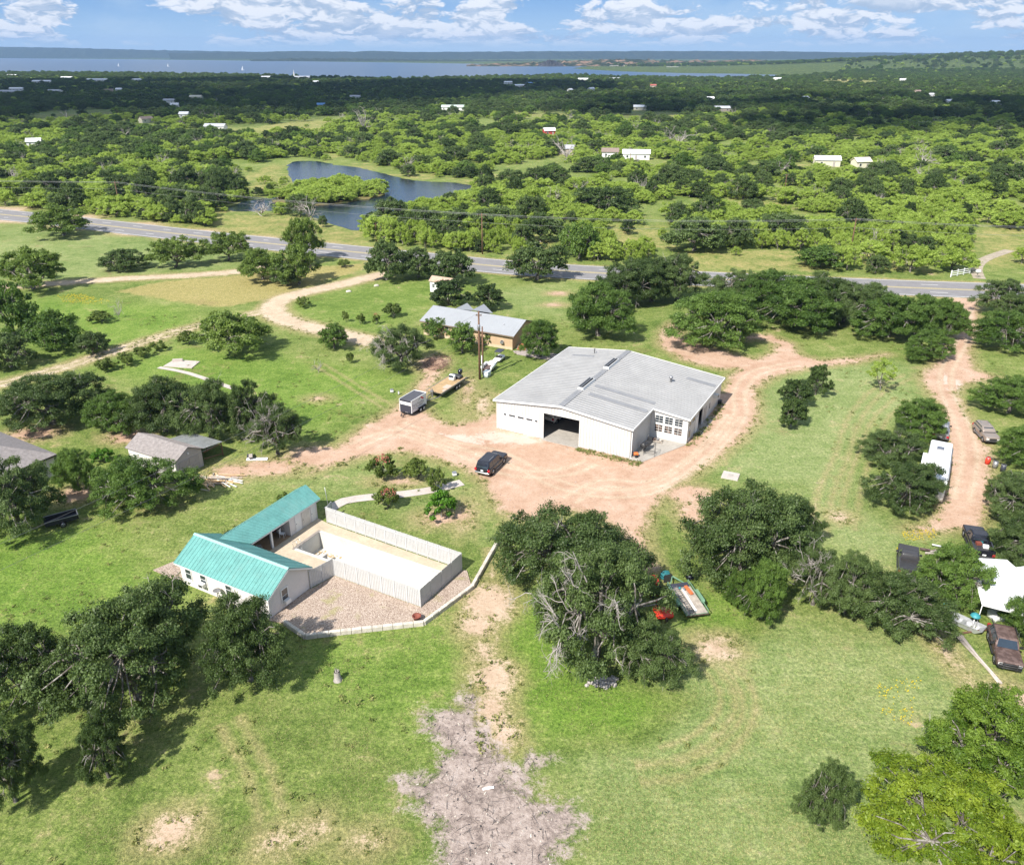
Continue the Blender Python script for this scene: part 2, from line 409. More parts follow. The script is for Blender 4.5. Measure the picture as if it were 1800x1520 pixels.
def value_noise(P, scale, seed):
    """cheap smooth noise for laying out zones"""
    r = np.random.default_rng(seed); T = r.random((64, 64))
    q = P / scale; i = np.floor(q).astype(int); f = q - i; f = f * f * (3 - 2 * f)
    a = T[i[:, 0] % 64, i[:, 1] % 64]; b = T[(i[:, 0] + 1) % 64, i[:, 1] % 64]
    c = T[i[:, 0] % 64, (i[:, 1] + 1) % 64]; d = T[(i[:, 0] + 1) % 64, (i[:, 1] + 1) % 64]
    return (a * (1 - f[:, 0]) + b * f[:, 0]) * (1 - f[:, 1]) + (c * (1 - f[:, 0]) + d * f[:, 0]) * f[:, 1]
def land_attrs(P):
    far = (P[:, 1] > 400) | (np.abs(P[:, 0]) > 260)
    N = len(P)
    soil = np.full(N, -3.0); tone = np.zeros(N); dry = np.zeros(N); ash = np.full(N, -3.0); pale = np.zeros(N); chalk = np.full(N, -3.0)
    k = ~far; Q = P[k]
    if k.any():
        s = np.full(len(Q), -3.0); tn = np.zeros(len(Q)); dr = np.zeros(len(Q)); a = np.full(len(Q), -3.0); pl = np.zeros(len(Q))
        for poly in YARD + RIGHT_DRIVE: s = np.maximum(s, sdf_poly(Q, poly))
        for line, hw in (GRAVEL_TRACK, FARM_TRACK, UPPER_TRACK):
            d = sdf_line(Q, line, hw)
            if line is FARM_TRACK[0]:                      # two wheel ruts with grass between
                d = np.minimum(d, 0.55 - np.abs(np.abs(hw - d) - 0.85) * 1.0)
            tn = np.where(d > s, 1.0, tn); s = np.maximum(s, d)
        for u, v, rx, ry in PATCHES:
            c = G(u, v); d = sdf_disc(Q, c, rx, ry) - 0.25
            tn = np.where((d > s) & (v > 1000), 0.55, tn); s = np.maximum(s, d)
        rd = sdf_line(Q, ROAD_C, 8.4); dr = np.maximum(dr, np.clip(0.5 + rd / 1.4, 0, 1) * 0.55)
        rd = sdf_line(Q, ROAD_C, 6.9); s = np.maximum(s, rd - 0.6); tn = np.where(rd > -0.5, 1.0, tn)
        for poly in ASH: a = np.maximum(a, sdf_poly(Q, poly))
        dr = np.maximum(dr, np.clip(0.5 + sdf_poly(Q, DRYFIELD) / 3.0, 0, 1))
        for poly, fe, st in PALE: pl = np.maximum(pl, st * np.clip(0.5 + sdf_poly(Q, poly) / fe, 0, 1))
        for poly, fe, st in LUSH:
            wgt = np.clip(0.5 + sdf_poly(Q, poly) / fe, 0, 1); pl = pl * (1 - wgt) - st * wgt
        pd = sdf_poly(Q, POND); dr = np.maximum(dr, np.clip(1 - np.abs(pd + 3) / 9, 0, 1) * 0.5)
        ch = np.full(len(Q), -3.0)
        for u, v, rx, ry in CHALK: ch = np.maximum(ch, sdf_disc(Q, G(u, v), rx, ry))
        chalk[k] = ch
        soil[k] = s; tone[k] = tn; dry[k] = dr; ash[k] = a; pale[k] = pl
    bey = np.clip((P[:, 1] + 0.2 * P[:, 0] - 195) / 20, 0, 1)
    nz = value_noise(P + 5000, 60, 3) * 0.6 + value_noise(P + 5000, 22, 4) * 0.4
    dry = np.maximum(dry, bey * np.clip(nz * 1.3 - 0.38, 0, 0.6) * np.clip((900 - P[:, 1]) / 300, 0.0, 1))
    for poly in CLEARINGS:
        dry = np.maximum(dry, np.clip(0.5 + sdf_poly(P, poly) / 6, 0, 1) * 0.55)
    dry = np.maximum(dry, np.clip(0.5 + sdf_poly(P, HAYFIELD) / 8, 0, 1))
    scrub = np.clip((P[:, 1] - 620) / 500, 0, 1) * np.clip(1 - sdf_poly(P, HAYFIELD) / 8 - 1, 0, 1)
    return dict(chalk=np.clip(chalk, -3, 3), scrub=scrub, soil=np.clip(soil, -3, 3), tone=tone, dry=dry, ash=np.clip(ash, -3, 3), pale=pale)

def land_material():
    m = bpy.data.materials.new('land'); m.use_nodes = True
    t = NT(m.node_tree)
    P = t.n('ShaderNodeNewGeometry').outputs['Position']
    at = {k: t.n('ShaderNodeAttribute', attribute_name=k).outputs['Fac'] for k in ('soil', 'tone', 'dry', 'ash', 'pale', 'scrub', 'chalk')}
    n1 = t.noise(P, 0.045, 3.0, 0.55); n2 = t.noise(P, 0.21, 4.0, 0.6, 0.4); n3 = t.noise(P, 0.95, 4.0, 0.62); n4 = t.noise(P, 4.2, 4.0, 0.7); n5 = t.noise(P, 17.0, 3.0, 0.7)
    streak = t.n('ShaderNodeMapping', {'Vector': P, 'Rotation': (0, 0, 0.9), 'Scale': (0.16, 1.5, 1)}).outputs[0]
    ns = t.noise(streak, 1.0, 3.0, 0.6)
    def mul(a, b): return t.math('MULTIPLY', a, b)
    def add(a, b): return t.math('ADD', a, b)
    # turf: several greens worked through one another
    g = add(add(mul(n1, 0.30), mul(n2, 0.30)), add(mul(n3, 0.25), add(mul(n4, 0.28), mul(n5, 0.24))))
    g = add(g, mul(t.math('SUBTRACT', ns, 0.5), 0.14))
    fr = t.noise(P, 2.6, 8.0, 0.82); fr2 = t.noise(P, 0.6, 8.0, 0.78, 0.3)
    g = add(mul(g, 0.62), add(mul(fr, 0.32), mul(fr2, 0.24)))
    turf = t.ramp(g, [(0.56, (0.036, 0.066, 0.012)), (0.66, (0.104, 0.157, 0.031)), (0.74, (0.190, 0.230, 0.066)), (0.84, (0.33, 0.315, 0.145))])
    palec = t.ramp(g, [(0.56, (0.066, 0.112, 0.030)), (0.66, (0.158, 0.222, 0.070)), (0.82, (0.33, 0.350, 0.17))])
    lushc = t.ramp(g, [(0.56, (0.038, 0.088, 0.010)), (0.68, (0.116, 0.212, 0.026)), (0.84, (0.245, 0.320, 0.070))])
    c = t.mixc(t.math('MAXIMUM', at['pale'], 0.0), turf, palec)
    c = t.mixc(t.math('MAXIMUM', t.math('MULTIPLY', at['pale'], -1.0), 0.0), c, lushc)
    # thin straw and brown thatch
    straw = t.ramp(add(mul(n4, 0.6), mul(n5, 0.5)), [(0.35, (0.20, 0.150, 0.065)), (0.7, (0.40, 0.335, 0.175))])
    sf = t.smooth(add(add(mul(n2, 0.62), mul(n3, 0.30)), mul(n4, 0.20)), 0.615, 0.76)
    c = t.mixc(mul(sf, 0.75), c, straw)
    df = t.smooth(add(at['dry'], add(mul(t.math('SUBTRACT', n3, 0.5), 0.9), mul(t.math('SUBTRACT', n2, 0.5), 1.0))), 0.25, 0.85)
    gold = t.ramp(add(mul(n3, 0.5), mul(n4, 0.6)), [(0.35, (0.17, 0.155, 0.045)), (0.52, (0.33, 0.265, 0.105)), (0.75, (0.44, 0.36, 0.17))])
    c = t.mixc(mul(df, 0.74), c, gold)
    # speckle of single clumps and thatch
    sp = t.smooth(n5, 0.52, 0.68); c = t.mixc(mul(sp, 0.34), c, (0.30, 0.275, 0.125))
    sd = t.smooth(t.noise(P, 9.0, 3.0, 0.7), 0.56, 0.70); c = t.mixc(mul(sd, 0.42), c, (0.030, 0.052, 0.010))
    brown = t.smooth(add(mul(t.noise(P, 0.11, 3.0, 0.6, 0.6), 0.75), mul(n3, 0.3)), 0.60, 0.72)
    c = t.mixc(mul(brown, 0.42), c, (0.185, 0.135, 0.066))
    edge = t.smooth(add(at['soil'], mul(t.math('SUBTRACT', n3, 0.5), 2.4)), -2.4, -0.2)
    c = t.mixc(mul(edge, 0.62), c, straw)
    # grain of the sward: tuft light and shade painted in, mown and trampled bits
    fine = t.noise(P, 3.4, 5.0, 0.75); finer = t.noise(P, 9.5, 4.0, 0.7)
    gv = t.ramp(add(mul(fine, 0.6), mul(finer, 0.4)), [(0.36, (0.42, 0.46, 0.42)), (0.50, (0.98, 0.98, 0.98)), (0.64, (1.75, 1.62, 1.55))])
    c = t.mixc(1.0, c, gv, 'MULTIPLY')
    c = t.mixc(mul(at['scrub'], t.smooth(n2, 0.36, 0.56)), c, (0.034, 0.052, 0.016))
    # bare ground
    wob = add(add(mul(t.math('SUBTRACT', n2, 0.5), 1.8), mul(t.math('SUBTRACT', n3, 0.5), 1.8)), add(mul(t.math('SUBTRACT', fine, 0.5), 3.2), mul(t.math('SUBTRACT', finer, 0.5), 2.6)))
    bare_f = t.smooth(add(at['soil'], add(wob, mul(t.math('SUBTRACT', fr2, 0.5), 2.6))), -0.55, 0.75)
    extra = t.smooth(add(mul(n2, 0.7), mul(t.noise(P, 0.5, 4.0, 0.65), 0.6)), 0.80, 0.90)
    bare_f = t.math('MAXIMUM', bare_f, mul(extra, 0.7))
    sn = add(mul(n2, 0.45), add(mul(n3, 0.3), add(mul(n4, 0.25), mul(n5, 0.2))))
    sn = add(mul(sn, 0.75), mul(fr2, 0.27))
    pink = t.ramp(sn, [(0.44, (0.30, 0.178, 0.112)), (0.56, (0.415, 0.275, 0.192)), (0.64, (0.460, 0.322, 0.236)), (0.78, (0.54, 0.415, 0.325))])
    tan = t.ramp(sn, [(0.42, (0.33, 0.245, 0.165)), (0.60, (0.475, 0.375, 0.27)), (0.80, (0.58, 0.485, 0.375))])
    peb = t.n('ShaderNodeTexVoronoi', {'Vector': P, 'Scale': 5.0}).outputs['Distance']
    soilc = t.mixc(at['tone'], pink, tan)
    soilc = t.mixc(mul(t.smooth(peb, 0.16, 0.06), t.smooth(n3, 0.5, 0.62)), soilc, (0.20, 0.145, 0.10))
    soilc = t.mixc(1.0, soilc, t.ramp(add(mul(fine, 0.5), mul(finer, 0.5)), [(0.36, (0.72, 0.70, 0.68)), (0.5, (1.0, 1.0, 1.0)), (0.64, (1.13, 1.14, 1.15))]), 'MULTIPLY')
    chf = t.smooth(add(at['chalk'], add(mul(t.math('SUBTRACT', fr2, 0.5), 5.5), mul(wob, 0.6))), -0.2, 1.0)
    soilc = t.mixc(mul(chf, 0.36), soilc, (0.60, 0.555, 0.505))
    c = t.mixc(bare_f, c, soilc)
    # old burn heap
    ash_f = t.smooth(add(at['ash'], add(mul(wob, 1.1), mul(t.math('SUBTRACT', fr2, 0.5), 6.5))), -0.5, 0.9)
    ashc = t.ramp(add(mul(fr2, 0.5), add(mul(fr, 0.4), mul(n5, 0.2))), [(0.42, (0.060, 0.052, 0.048)), (0.49, (0.19, 0.150, 0.130)), (0.57, (0.36, 0.290, 0.250)), (0.72, (0.54, 0.47, 0.425))])
    c = t.mixc(ash_f, c, ashc)
    h = add(add(mul(n3, 0.5), mul(n4, 0.5)), mul(n5, 0.35))
    bs = t.math('SUBTRACT', 0.75, mul(t.math('MAXIMUM', bare_f, 0.0), 0.45))
    bn = t.n('ShaderNodeBump', {'Strength': bs, 'Distance': 0.22, 'Height': h})
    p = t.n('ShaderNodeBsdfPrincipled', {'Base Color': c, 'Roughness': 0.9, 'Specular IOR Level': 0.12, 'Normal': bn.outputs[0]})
    t.link(p.outputs[0], t.n('ShaderNodeOutputMaterial').inputs[0])
    return m
LAND = land_material()

def grid_mesh(xs, ys, z, name, keep=None, mats=(None,), attrs=True, zfun=None):
    X, Y = np.meshgrid(xs, ys)
    P = np.stack([X.ravel(), Y.ravel()], 1)
    Z = np.full(len(P), z) if zfun is None else zfun(P)
    V = np.column_stack([P, Z])
    nx, ny = len(xs), len(ys)
    i, j = np.meshgrid(np.arange(nx - 1), np.arange(ny - 1))
    a = (j * nx + i).ravel()
    F = np.stack([a, a + 1, a + nx + 1, a + nx], 1)
    if keep is not None:
        cc = (V[F[:, 0], :2] + V[F[:, 2], :2]) / 2
        F = F[keep(cc)]
        used = np.unique(F); remap = np.full(len(V), -1); remap[used] = np.arange(len(used))
        V = V[used]; F = remap[F]; P = P[used]
    return mesh_np(name, V, F, list(mats), land_attrs(P) if attrs else None, smooth=True)
def grow(start, step, end, fac=1.18):
    out = [start]
    while out[-1] < end:
        step *= fac; out.append(out[-1] + step)
    return out
xs = np.arange(-96, 96.1, 0.8); xr = grow(96.0, 0.8, 16000); xs = np.concatenate([-np.array(xr[1:])[::-1], xs, xr[1:]])
ys = np.arange(22, 182.1, 0.8); ys = np.concatenate([22 - np.array(grow(0, 0.8, 200)[1:])[::-1], ys, np.array(grow(182, 0.8, 18000)[1:])])
POOL = (-6.6, 8.6, 1.75, 5.35)      # basin in the pool-house frame
pool_hole = frame(PH_O, PH_A, [(POOL[0], POOL[2]), (POOL[1], POOL[2]), (POOL[1], POOL[3]), (POOL[0], POOL[3])])
# low hills to the far right; elsewhere the land is level
def hill(P):
    h = 52 * np.exp(-(((P[:, 0] - 2050) / 900) ** 2 + ((P[:, 1] - 3100) / 620) ** 2))
    h += 16 * np.exp(-(((P[:, 0] - 1150) / 420) ** 2 + ((P[:, 1] - 2650) / 330) ** 2))
    return h * np.clip((P[:, 1] - 900) / 900, 0, 1)
ground = link(bpy.data.objects.new('ground', grid_mesh(xs, ys, 0, 'ground', keep=lambda c: sdf_poly(c, pool_hole) < -0.02 - 0.6, mats=[LAND], zfun=hill)))
tag(ground, 'grassy open ground of the property and the country behind it', kind='structure')

def zone_sheet(name, polys, lines, z, cell, margin, label):
    pts = np.concatenate([p for p in polys] + [l for l, _ in lines])
    mw = margin + max([0] + [np.max(h) for _, h in lines])
    x0, y0 = pts.min(0) - mw; x1, y1 = pts.max(0) + mw
    def keep(c):
        d = np.full(len(c), -9.0)
        for p in polys: d = np.maximum(d, sdf_poly(c, p))
        for l, hw in lines: d = np.maximum(d, sdf_line(c, l, hw))
        return d > -margin
    me = grid_mesh(np.arange(x0, x1, cell), np.arange(y0, y1, cell), z, name, keep=keep, mats=[LAND])
    return tag(link(bpy.data.objects.new(name, me)), label, kind='structure')
zone_sheet('dirt_driveway', YARD, [], 0.012, 0.5, 0.5, 'pinkish packed dirt drive curving round the metal workshop')
zone_sheet('dirt_driveway', RIGHT_DRIVE, [], 0.012, 0.5, 0.5, 'pale dirt lane running down from the highway past the camper')
zone_sheet('gravel_track', [], [GRAVEL_TRACK], 0.012, 0.6, 0.5, 'pale gravel drive curling in from the highway to the tan house')
zone_sheet('track', [], [FARM_TRACK], 0.020, 0.6, 0.4, 'two-rut farm track through the lawn')
zone_sheet('track', [], [UPPER_TRACK], 0.012, 0.6, 0.5, 'straight sandy track along the golden grass field')

# faint wheel tracks worn into the turf
def wheel_track(px, label, gauge=1.5, hw=.28, depth_=-.75, on_dirt=False):
    line = resample(Gn(px), .5)
    d_ = np.gradient(line, axis=0); d_ /= np.linalg.norm(d_, axis=1)[:, None]; nr = np.stack([-d_[:, 1], d_[:, 0]], 1)
    V = []; F = []; S = []; b = 0
    for s_ in (-.5, .5):
        for j, o_ in enumerate((-2.2, -1, 0, 1, 2.2)):
            V.append(np.column_stack([line + nr * (s_ * gauge + o_ * hw), np.full(len(line), .009 - .002 * abs(o_))])); S.append(np.full(len(line), depth_ - .55 * abs(o_)))
        n = len(line)
        for j in range(4): F += [(b + j * n + i, b + j * n + i + 1, b + (j + 1) * n + i + 1, b + (j + 1) * n + i) for i in range(n - 1)]
        b += 5 * n
    V = np.concatenate(V); at_ = land_attrs(V[:, :2]); at_['soil'] = np.maximum(at_['soil'], np.concatenate(S)); at_['tone'] = np.full(len(V), .6)
    if on_dirt: fall = np.concatenate([np.full(len(line), 1 - abs(o_) / 2.2) for s_ in (0, 1) for o_ in (-2.2, -1, 0, 1, 2.2)]); at_['tone'] = fall * .75; at_['soil'] = land_attrs(V[:, :2])['soil']; at_['chalk'] = fall * 1.3 - 1.7; V[:, 2] += .010
    return tag(link(bpy.data.objects.new('track', mesh_np('track', V, np.array(F), [LAND], at_, smooth=True))), label, kind='structure')
wheel_track([(1256, 1160), (1300, 1200), (1310, 1250), (1270, 1310), (1200, 1350), (1120, 1360)], 'curved wheel marks below the small bare patch')
wheel_track([(1246, 1165), (1280, 1210), (1282, 1255), (1240, 1300), (1170, 1330)], 'inner curved wheel marks below the small bare patch', 1.7, .22)
wheel_track([(1600, 660), (1540, 690), (1500, 740), (1480, 800), (1450, 870), (1440, 940)], 'faint wheel marks down the right lawn', 1.6, .3)
wheel_track([(1585, 700), (1545, 740), (1520, 800), (1500, 860), (1490, 930)], 'second faint wheel marks down the right lawn', 1.6, .26)
wheel_track([(400, 1265), (440, 1330), (470, 1400), (490, 1530)], 'straight wheel marks across the bottom lawn', 1.5, .3)
wheel_track([(870, 960), (880, 1010), (868, 1080), (855, 1150), (870, 1230)], 'wheel ruts leading down from the dirt yard', 1.6, .4, -.4)
wheel_track([(560, 640), (640, 690), (700, 725)], 'faint wheel marks on the lawn left of the box trailer', 1.5, .25)
wheel_track([(870, 690), (835, 730), (790, 770), (720, 790)], 'wheel ruts beside the workshop corner', 1.6, .35, -.3)

for px, lb in (([(700, 745), (790, 780), (880, 800), (980, 850), (1080, 868), (1170, 850), (1250, 790), (1300, 730), (1300, 690), (1330, 655), (1400, 640)], 'worn wheel ruts sweeping through the dirt yard'),
               ([(620, 785), (700, 760), (800, 790), (900, 830), (990, 830), (1040, 812)], 'worn wheel ruts towards the open bay'),
               ([(1000, 880), (1060, 850), (1150, 850), (1230, 800), (1290, 730)], 'second worn wheel ruts round the workshop corner'),
               ([(1700, 540), (1690, 600), (1665, 650), (1665, 690), (1690, 740), (1705, 800), (1690, 880)], 'worn wheel ruts down the pale lane')):
    wheel_track(px, lb, 1.7, .26, 2.0, True)

# ------------------------------------------------------------------ highway
def ribbon(line, off0, off1, z, name, m, parent=None, dash=None):
    line = np.asarray(line); d = np.gradient(line, axis=0); d /= np.linalg.norm(d, axis=1)[:, None]
    nrm = np.stack([-d[:, 1], d[:, 0]], 1)
    A = line + nrm * off0; B = line + nrm * off1
    s = np.concatenate([[0], np.cumsum(np.linalg.norm(np.diff(line, axis=0), axis=1))])
    V = np.empty((2 * len(line), 3)); V[0::2, :2] = A; V[1::2, :2] = B; V[:, 2] = z
    F = [(2 * i, 2 * i + 2, 2 * i + 3, 2 * i + 1) for i in range(len(line) - 1) if dash is None or (s[i] % dash[0]) < dash[1]]
    return link(bpy.data.objects.new(name, mesh_np(name, V, np.array(F), [m])), parent)
asphalt = mat('asphalt', (0.205, 0.196, 0.198), 0.85, 0, 0.10, 0.5, 0.3, 30, 0.3, dirt=(0.22, 0.21, 0.20, 0.6))
road_line = resample(ROAD_C, 1.5)
road = ribbon(road_line, 6.6, -6.6, 0.05, 'road', asphalt)
tag(road, 'grey asphalt highway crossing behind the houses', kind='structure')
paint_w = mat('road_paint_white', (0.62, 0.61, 0.57), 0.7, 0, 0.15, 3)
paint_y = mat('road_paint_yellow', (0.58, 0.46, 0.17), 0.7, 0, 0.15, 3)
for o0, o1, m_, dash, nm in ((0.42, 0.20, paint_y, None, 'centre_line'), (-0.20, -0.42, paint_y, None, 'centre_line'), (3.30, 3.08, paint_w, (12.0, 3.2), 'lane_dashes'), (-3.08, -3.30, paint_w, (12.0, 3.2), 'lane_dashes'), (6.15, 5.90, paint_w, None, 'edge_line'), (-5.90, -6.15, paint_w, None, 'edge_line')):
    ribbon(road_line, o0, o1, 0.062, nm, m_, road, dash)

# ------------------------------------------------------------------ water
def water_mat(name, col, rough, sc, st):
    m = bpy.data.materials.new(name); m.use_nodes = True
    t = NT(m.node_tree)
    P = t.n('ShaderNodeNewGeometry').outputs['Position']
    st_ = t.n('ShaderNodeMapping', {'Vector': P, 'Rotation': (0, 0, 0.3), 'Scale': (0.5, 1.6, 1)}).outputs[0]
    bn = t.n('ShaderNodeBump', {'Strength': st, 'Distance': 0.3, 'Height': t.noise(st_, sc, 4.0, 0.6)})
    p = t.n('ShaderNodeBsdfPrincipled', {'Base Color': col, 'Roughness': rough, 'Specular IOR Level': 0.5, 'Normal': bn.outputs[0]})
    t.link(p.outputs[0], t.n('ShaderNodeOutputMaterial').inputs[0])
    return m
def fan_poly(name, poly, z, m, kind='structure', label=None):
    me = bpy.data.meshes.new(name); me.from_pydata([(x, y, z) for x, y in poly], [], [list(range(len(poly)))]); me.materials.append(m)
    return tag(link(bpy.data.objects.new(name, me)), label, kind=kind)
def jag(poly, step, amp, seed):
    q = resample(np.vstack([poly, poly[:1]]), step)[:-1]
    r = np.random.default_rng(seed)
    return q + r.normal(0, amp, q.shape)
pond = fan_poly('pond_water', jag(POND, 3.0, 0.5, 1), 0.05, water_mat('pond_water', (0.012, 0.022, 0.035, 1), 0.07, 1.2, 0.22), label='dark blue stock pond beyond the highway')
isl = MB(); ring = jag(ISLAND, 3.0, 0.5, 2)
isl.slab([tuple(p) for p in ring], 0.0, 0.35)
bank = mat('pond_bank_soil', (0.20, 0.165, 0.07), 0.95, 0, 0.35, 0.5, 0.6, 5, 0.1, col2=(0.09, 0.11, 0.03))
isl.build('pond_island', bank, None, 'low brushy island in the middle of the pond', kind='structure')
lake = fan_poly('lake_water', LAKE, 0.8, water_mat('lake_water', (0.035, 0.065, 0.11, 1), 0.32, 0.25, 0.6), label='broad blue lake below the far hills')

# ------------------------------------------------------------------ trees
def leaf_mat(name, dark, light, transl=0.28, rough=0.5):
    m = bpy.data.materials.new(name); m.use_nodes = True
    t = NT(m.node_tree)
    g = t.n('ShaderNodeNewGeometry'); oi = t.n('ShaderNodeObjectInfo')
    tint = t.n('ShaderNodeAttribute', attribute_name='tint').outputs['Fac']
    f = t.math('ADD', t.math('MULTIPLY', g.outputs['Random Per Island'], 0.45), t.math('MULTIPLY', tint, 0.55))
    f = t.math('ADD', f, t.math('MULTIPLY', t.math('SUBTRACT', oi.outputs['Random'], 0.5), 0.35))
    c = t.ramp(f, [(0.1, dark), (0.9, light)])
    d = t.n('ShaderNodeBsdfPrincipled', {'Base Color': c, 'Roughness': rough, 'Specular IOR Level': 0.28})
    tr = t.n('ShaderNodeBsdfTranslucent', {'Color': t.mixc(0.5, c, (light[0] * 1.5, light[1] * 1.6, light[2]))})
    mx = t.n('ShaderNodeMixShader', {0: transl, 1: d.outputs[0], 2: tr.outputs[0]})
    t.link(mx.outputs[0], t.n('ShaderNodeOutputMaterial').inputs[0])
    return m
LEAF = dict(
    oak=leaf_mat('live_oak_leaf', (0.026, 0.052, 0.011), (0.140, 0.198, 0.062), 0.32, 0.5),
    green=leaf_mat('green_oak_leaf', (0.034, 0.074, 0.011), (0.160, 0.250, 0.050), 0.33),
    mesquite=leaf_mat('mesquite_leaf', (0.178, 0.250, 0.034), (0.430, 0.530, 0.125), 0.48),
    elm=leaf_mat('field_mesquite_leaf', (0.050, 0.090, 0.014), (0.215, 0.295, 0.062), 0.34),
    lime=leaf_mat('bright_mesquite_leaf', (0.062, 0.118, 0.012), (0.245, 0.345, 0.050), 0.36),
    yellow=leaf_mat('yellow_mesquite_leaf', (0.085, 0.145, 0.010), (0.280, 0.350, 0.034), 0.38),
    cedar=leaf_mat('cedar_leaf', (0.014, 0.032, 0.007), (0.062, 0.100, 0.020), 0.12, 0.6),
    shrub=leaf_mat('shrub_leaf', (0.042, 0.072, 0.012), (0.175, 0.230, 0.048), 0.28),
    bright=leaf_mat('bright_shrub_leaf', (0.030, 0.085, 0.006), (0.110, 0.250, 0.020), 0.25))
BARK = mat('oak_bark', (0.135, 0.118, 0.10), 0.9, 0, 0.4, 2.5, 0.6, 14, 0.15, col2=(0.28, 0.26, 0.235))
DEADWOOD = mat('dead_grey_wood', (0.36, 0.325, 0.295), 0.85, 0, 0.25, 3.0, 0.3, 14, 0.15)
BLOSSOM = mat('crape_blossom', (0.40, 0.12, 0.09), 0.7, 0, 0.3, 4)

def dome_points(r, n, R, H, z0, shell, flat, minsep):
    """clump centres through a crown: a squashed dome, more of them towards its skin"""
    pts = []
    tries = 0
    while len(pts) < n and tries < n * 60:
        tries += 1
        d = r.normal(size=3); d /= np.linalg.norm(d)
        if d[2] < -0.35: continue
        rad = (1 - shell * (1 - r.random() ** 0.45))
        az = math.atan2(d[1], d[0])
        lump = 1 + 0.20 * math.sin(2 * az + r.phase[0]) + 0.16 * math.sin(3 * az + r.phase[1]) + 0.14 * math.sin(5 * az + 2.5 * d[2] + r.phase[2])
        p = np.array([d[0] * R * rad * lump, d[1] * R * rad * lump, z0 + (d[2] * (H - z0) * rad) * (flat if d[2] > 0 else 0.9)])
        if p[2] < 0.08 * H: continue
        if all(np.linalg.norm((p - q) * (1, 1, 1.25)) > minsep for q in pts): pts.append(p)
    return np.array(pts)
def rgen(seed):
    g = np.random.Generator(np.random.PCG64(seed)); 
    class W: pass
    w_ = W(); w_.random = g.random; w_.normal = g.normal; w_.uniform = g.uniform; w_.integers = g.integers
    w_.phase = g.uniform(0, 6.28, 3)
    return w_
def tubes_mesh(name, tubes, m, sides=5):
    V = []; F = []; b = 0
    for pts, rad in tubes:
        pts = np.asarray(pts); t = np.gradient(pts, axis=0); t /= np.linalg.norm(t, axis=1)[:, None] + 1e-9
        up = np.where(np.abs(t[:, 2:3]) < 0.9, np.array([[0, 0, 1.0]]), np.array([[1.0, 0, 0]]))
        a = np.cross(t, up); a /= np.linalg.norm(a, axis=1)[:, None] + 1e-9
        c = np.cross(t, a)
        ang = np.arange(sides) * 2 * math.pi / sides
        ring = pts[:, None, :] + np.asarray(rad)[:, None, None] * (a[:, None, :] * np.cos(ang)[None, :, None] + c[:, None, :] * np.sin(ang)[None, :, None])
        n = len(pts); V.append(ring.reshape(-1, 3))
        i, k = np.meshgrid(np.arange(n - 1), np.arange(sides), indexing='ij'); i = i.ravel(); k = k.ravel(); k2 = (k + 1) % sides
        F.append(np.stack([b + i * sides + k, b + i * sides + k2, b + (i + 1) * sides + k2, b + (i + 1) * sides + k], 1)); b += n * sides
    return mesh_np(name, np.concatenate(V), np.concatenate(F), [m], smooth=True)
def twig_spray(r, base, d, L, rad, depth_, out):
    """bare branching twigs"""
    n = 4
    pts = [np.array(base)]; d = np.array(d, float)
    for i in range(n):
        d = d + r.normal(0, 0.17, 3); d /= np.linalg.norm(d)
        pts.append(pts[-1] + d * L / n)
    out.append((np.array(pts), np.linspace(rad, rad * 0.45, n + 1)))
    if depth_ > 0:
        for k in range(3):
            i = r.integers(1, n + 1); dd = d + r.normal(0, 0.65, 3); dd /= np.linalg.norm(dd)
            twig_spray(r, pts[i], dd, L * r.uniform(0.4, 0.7), rad * 0.5, depth_ - 1, out)
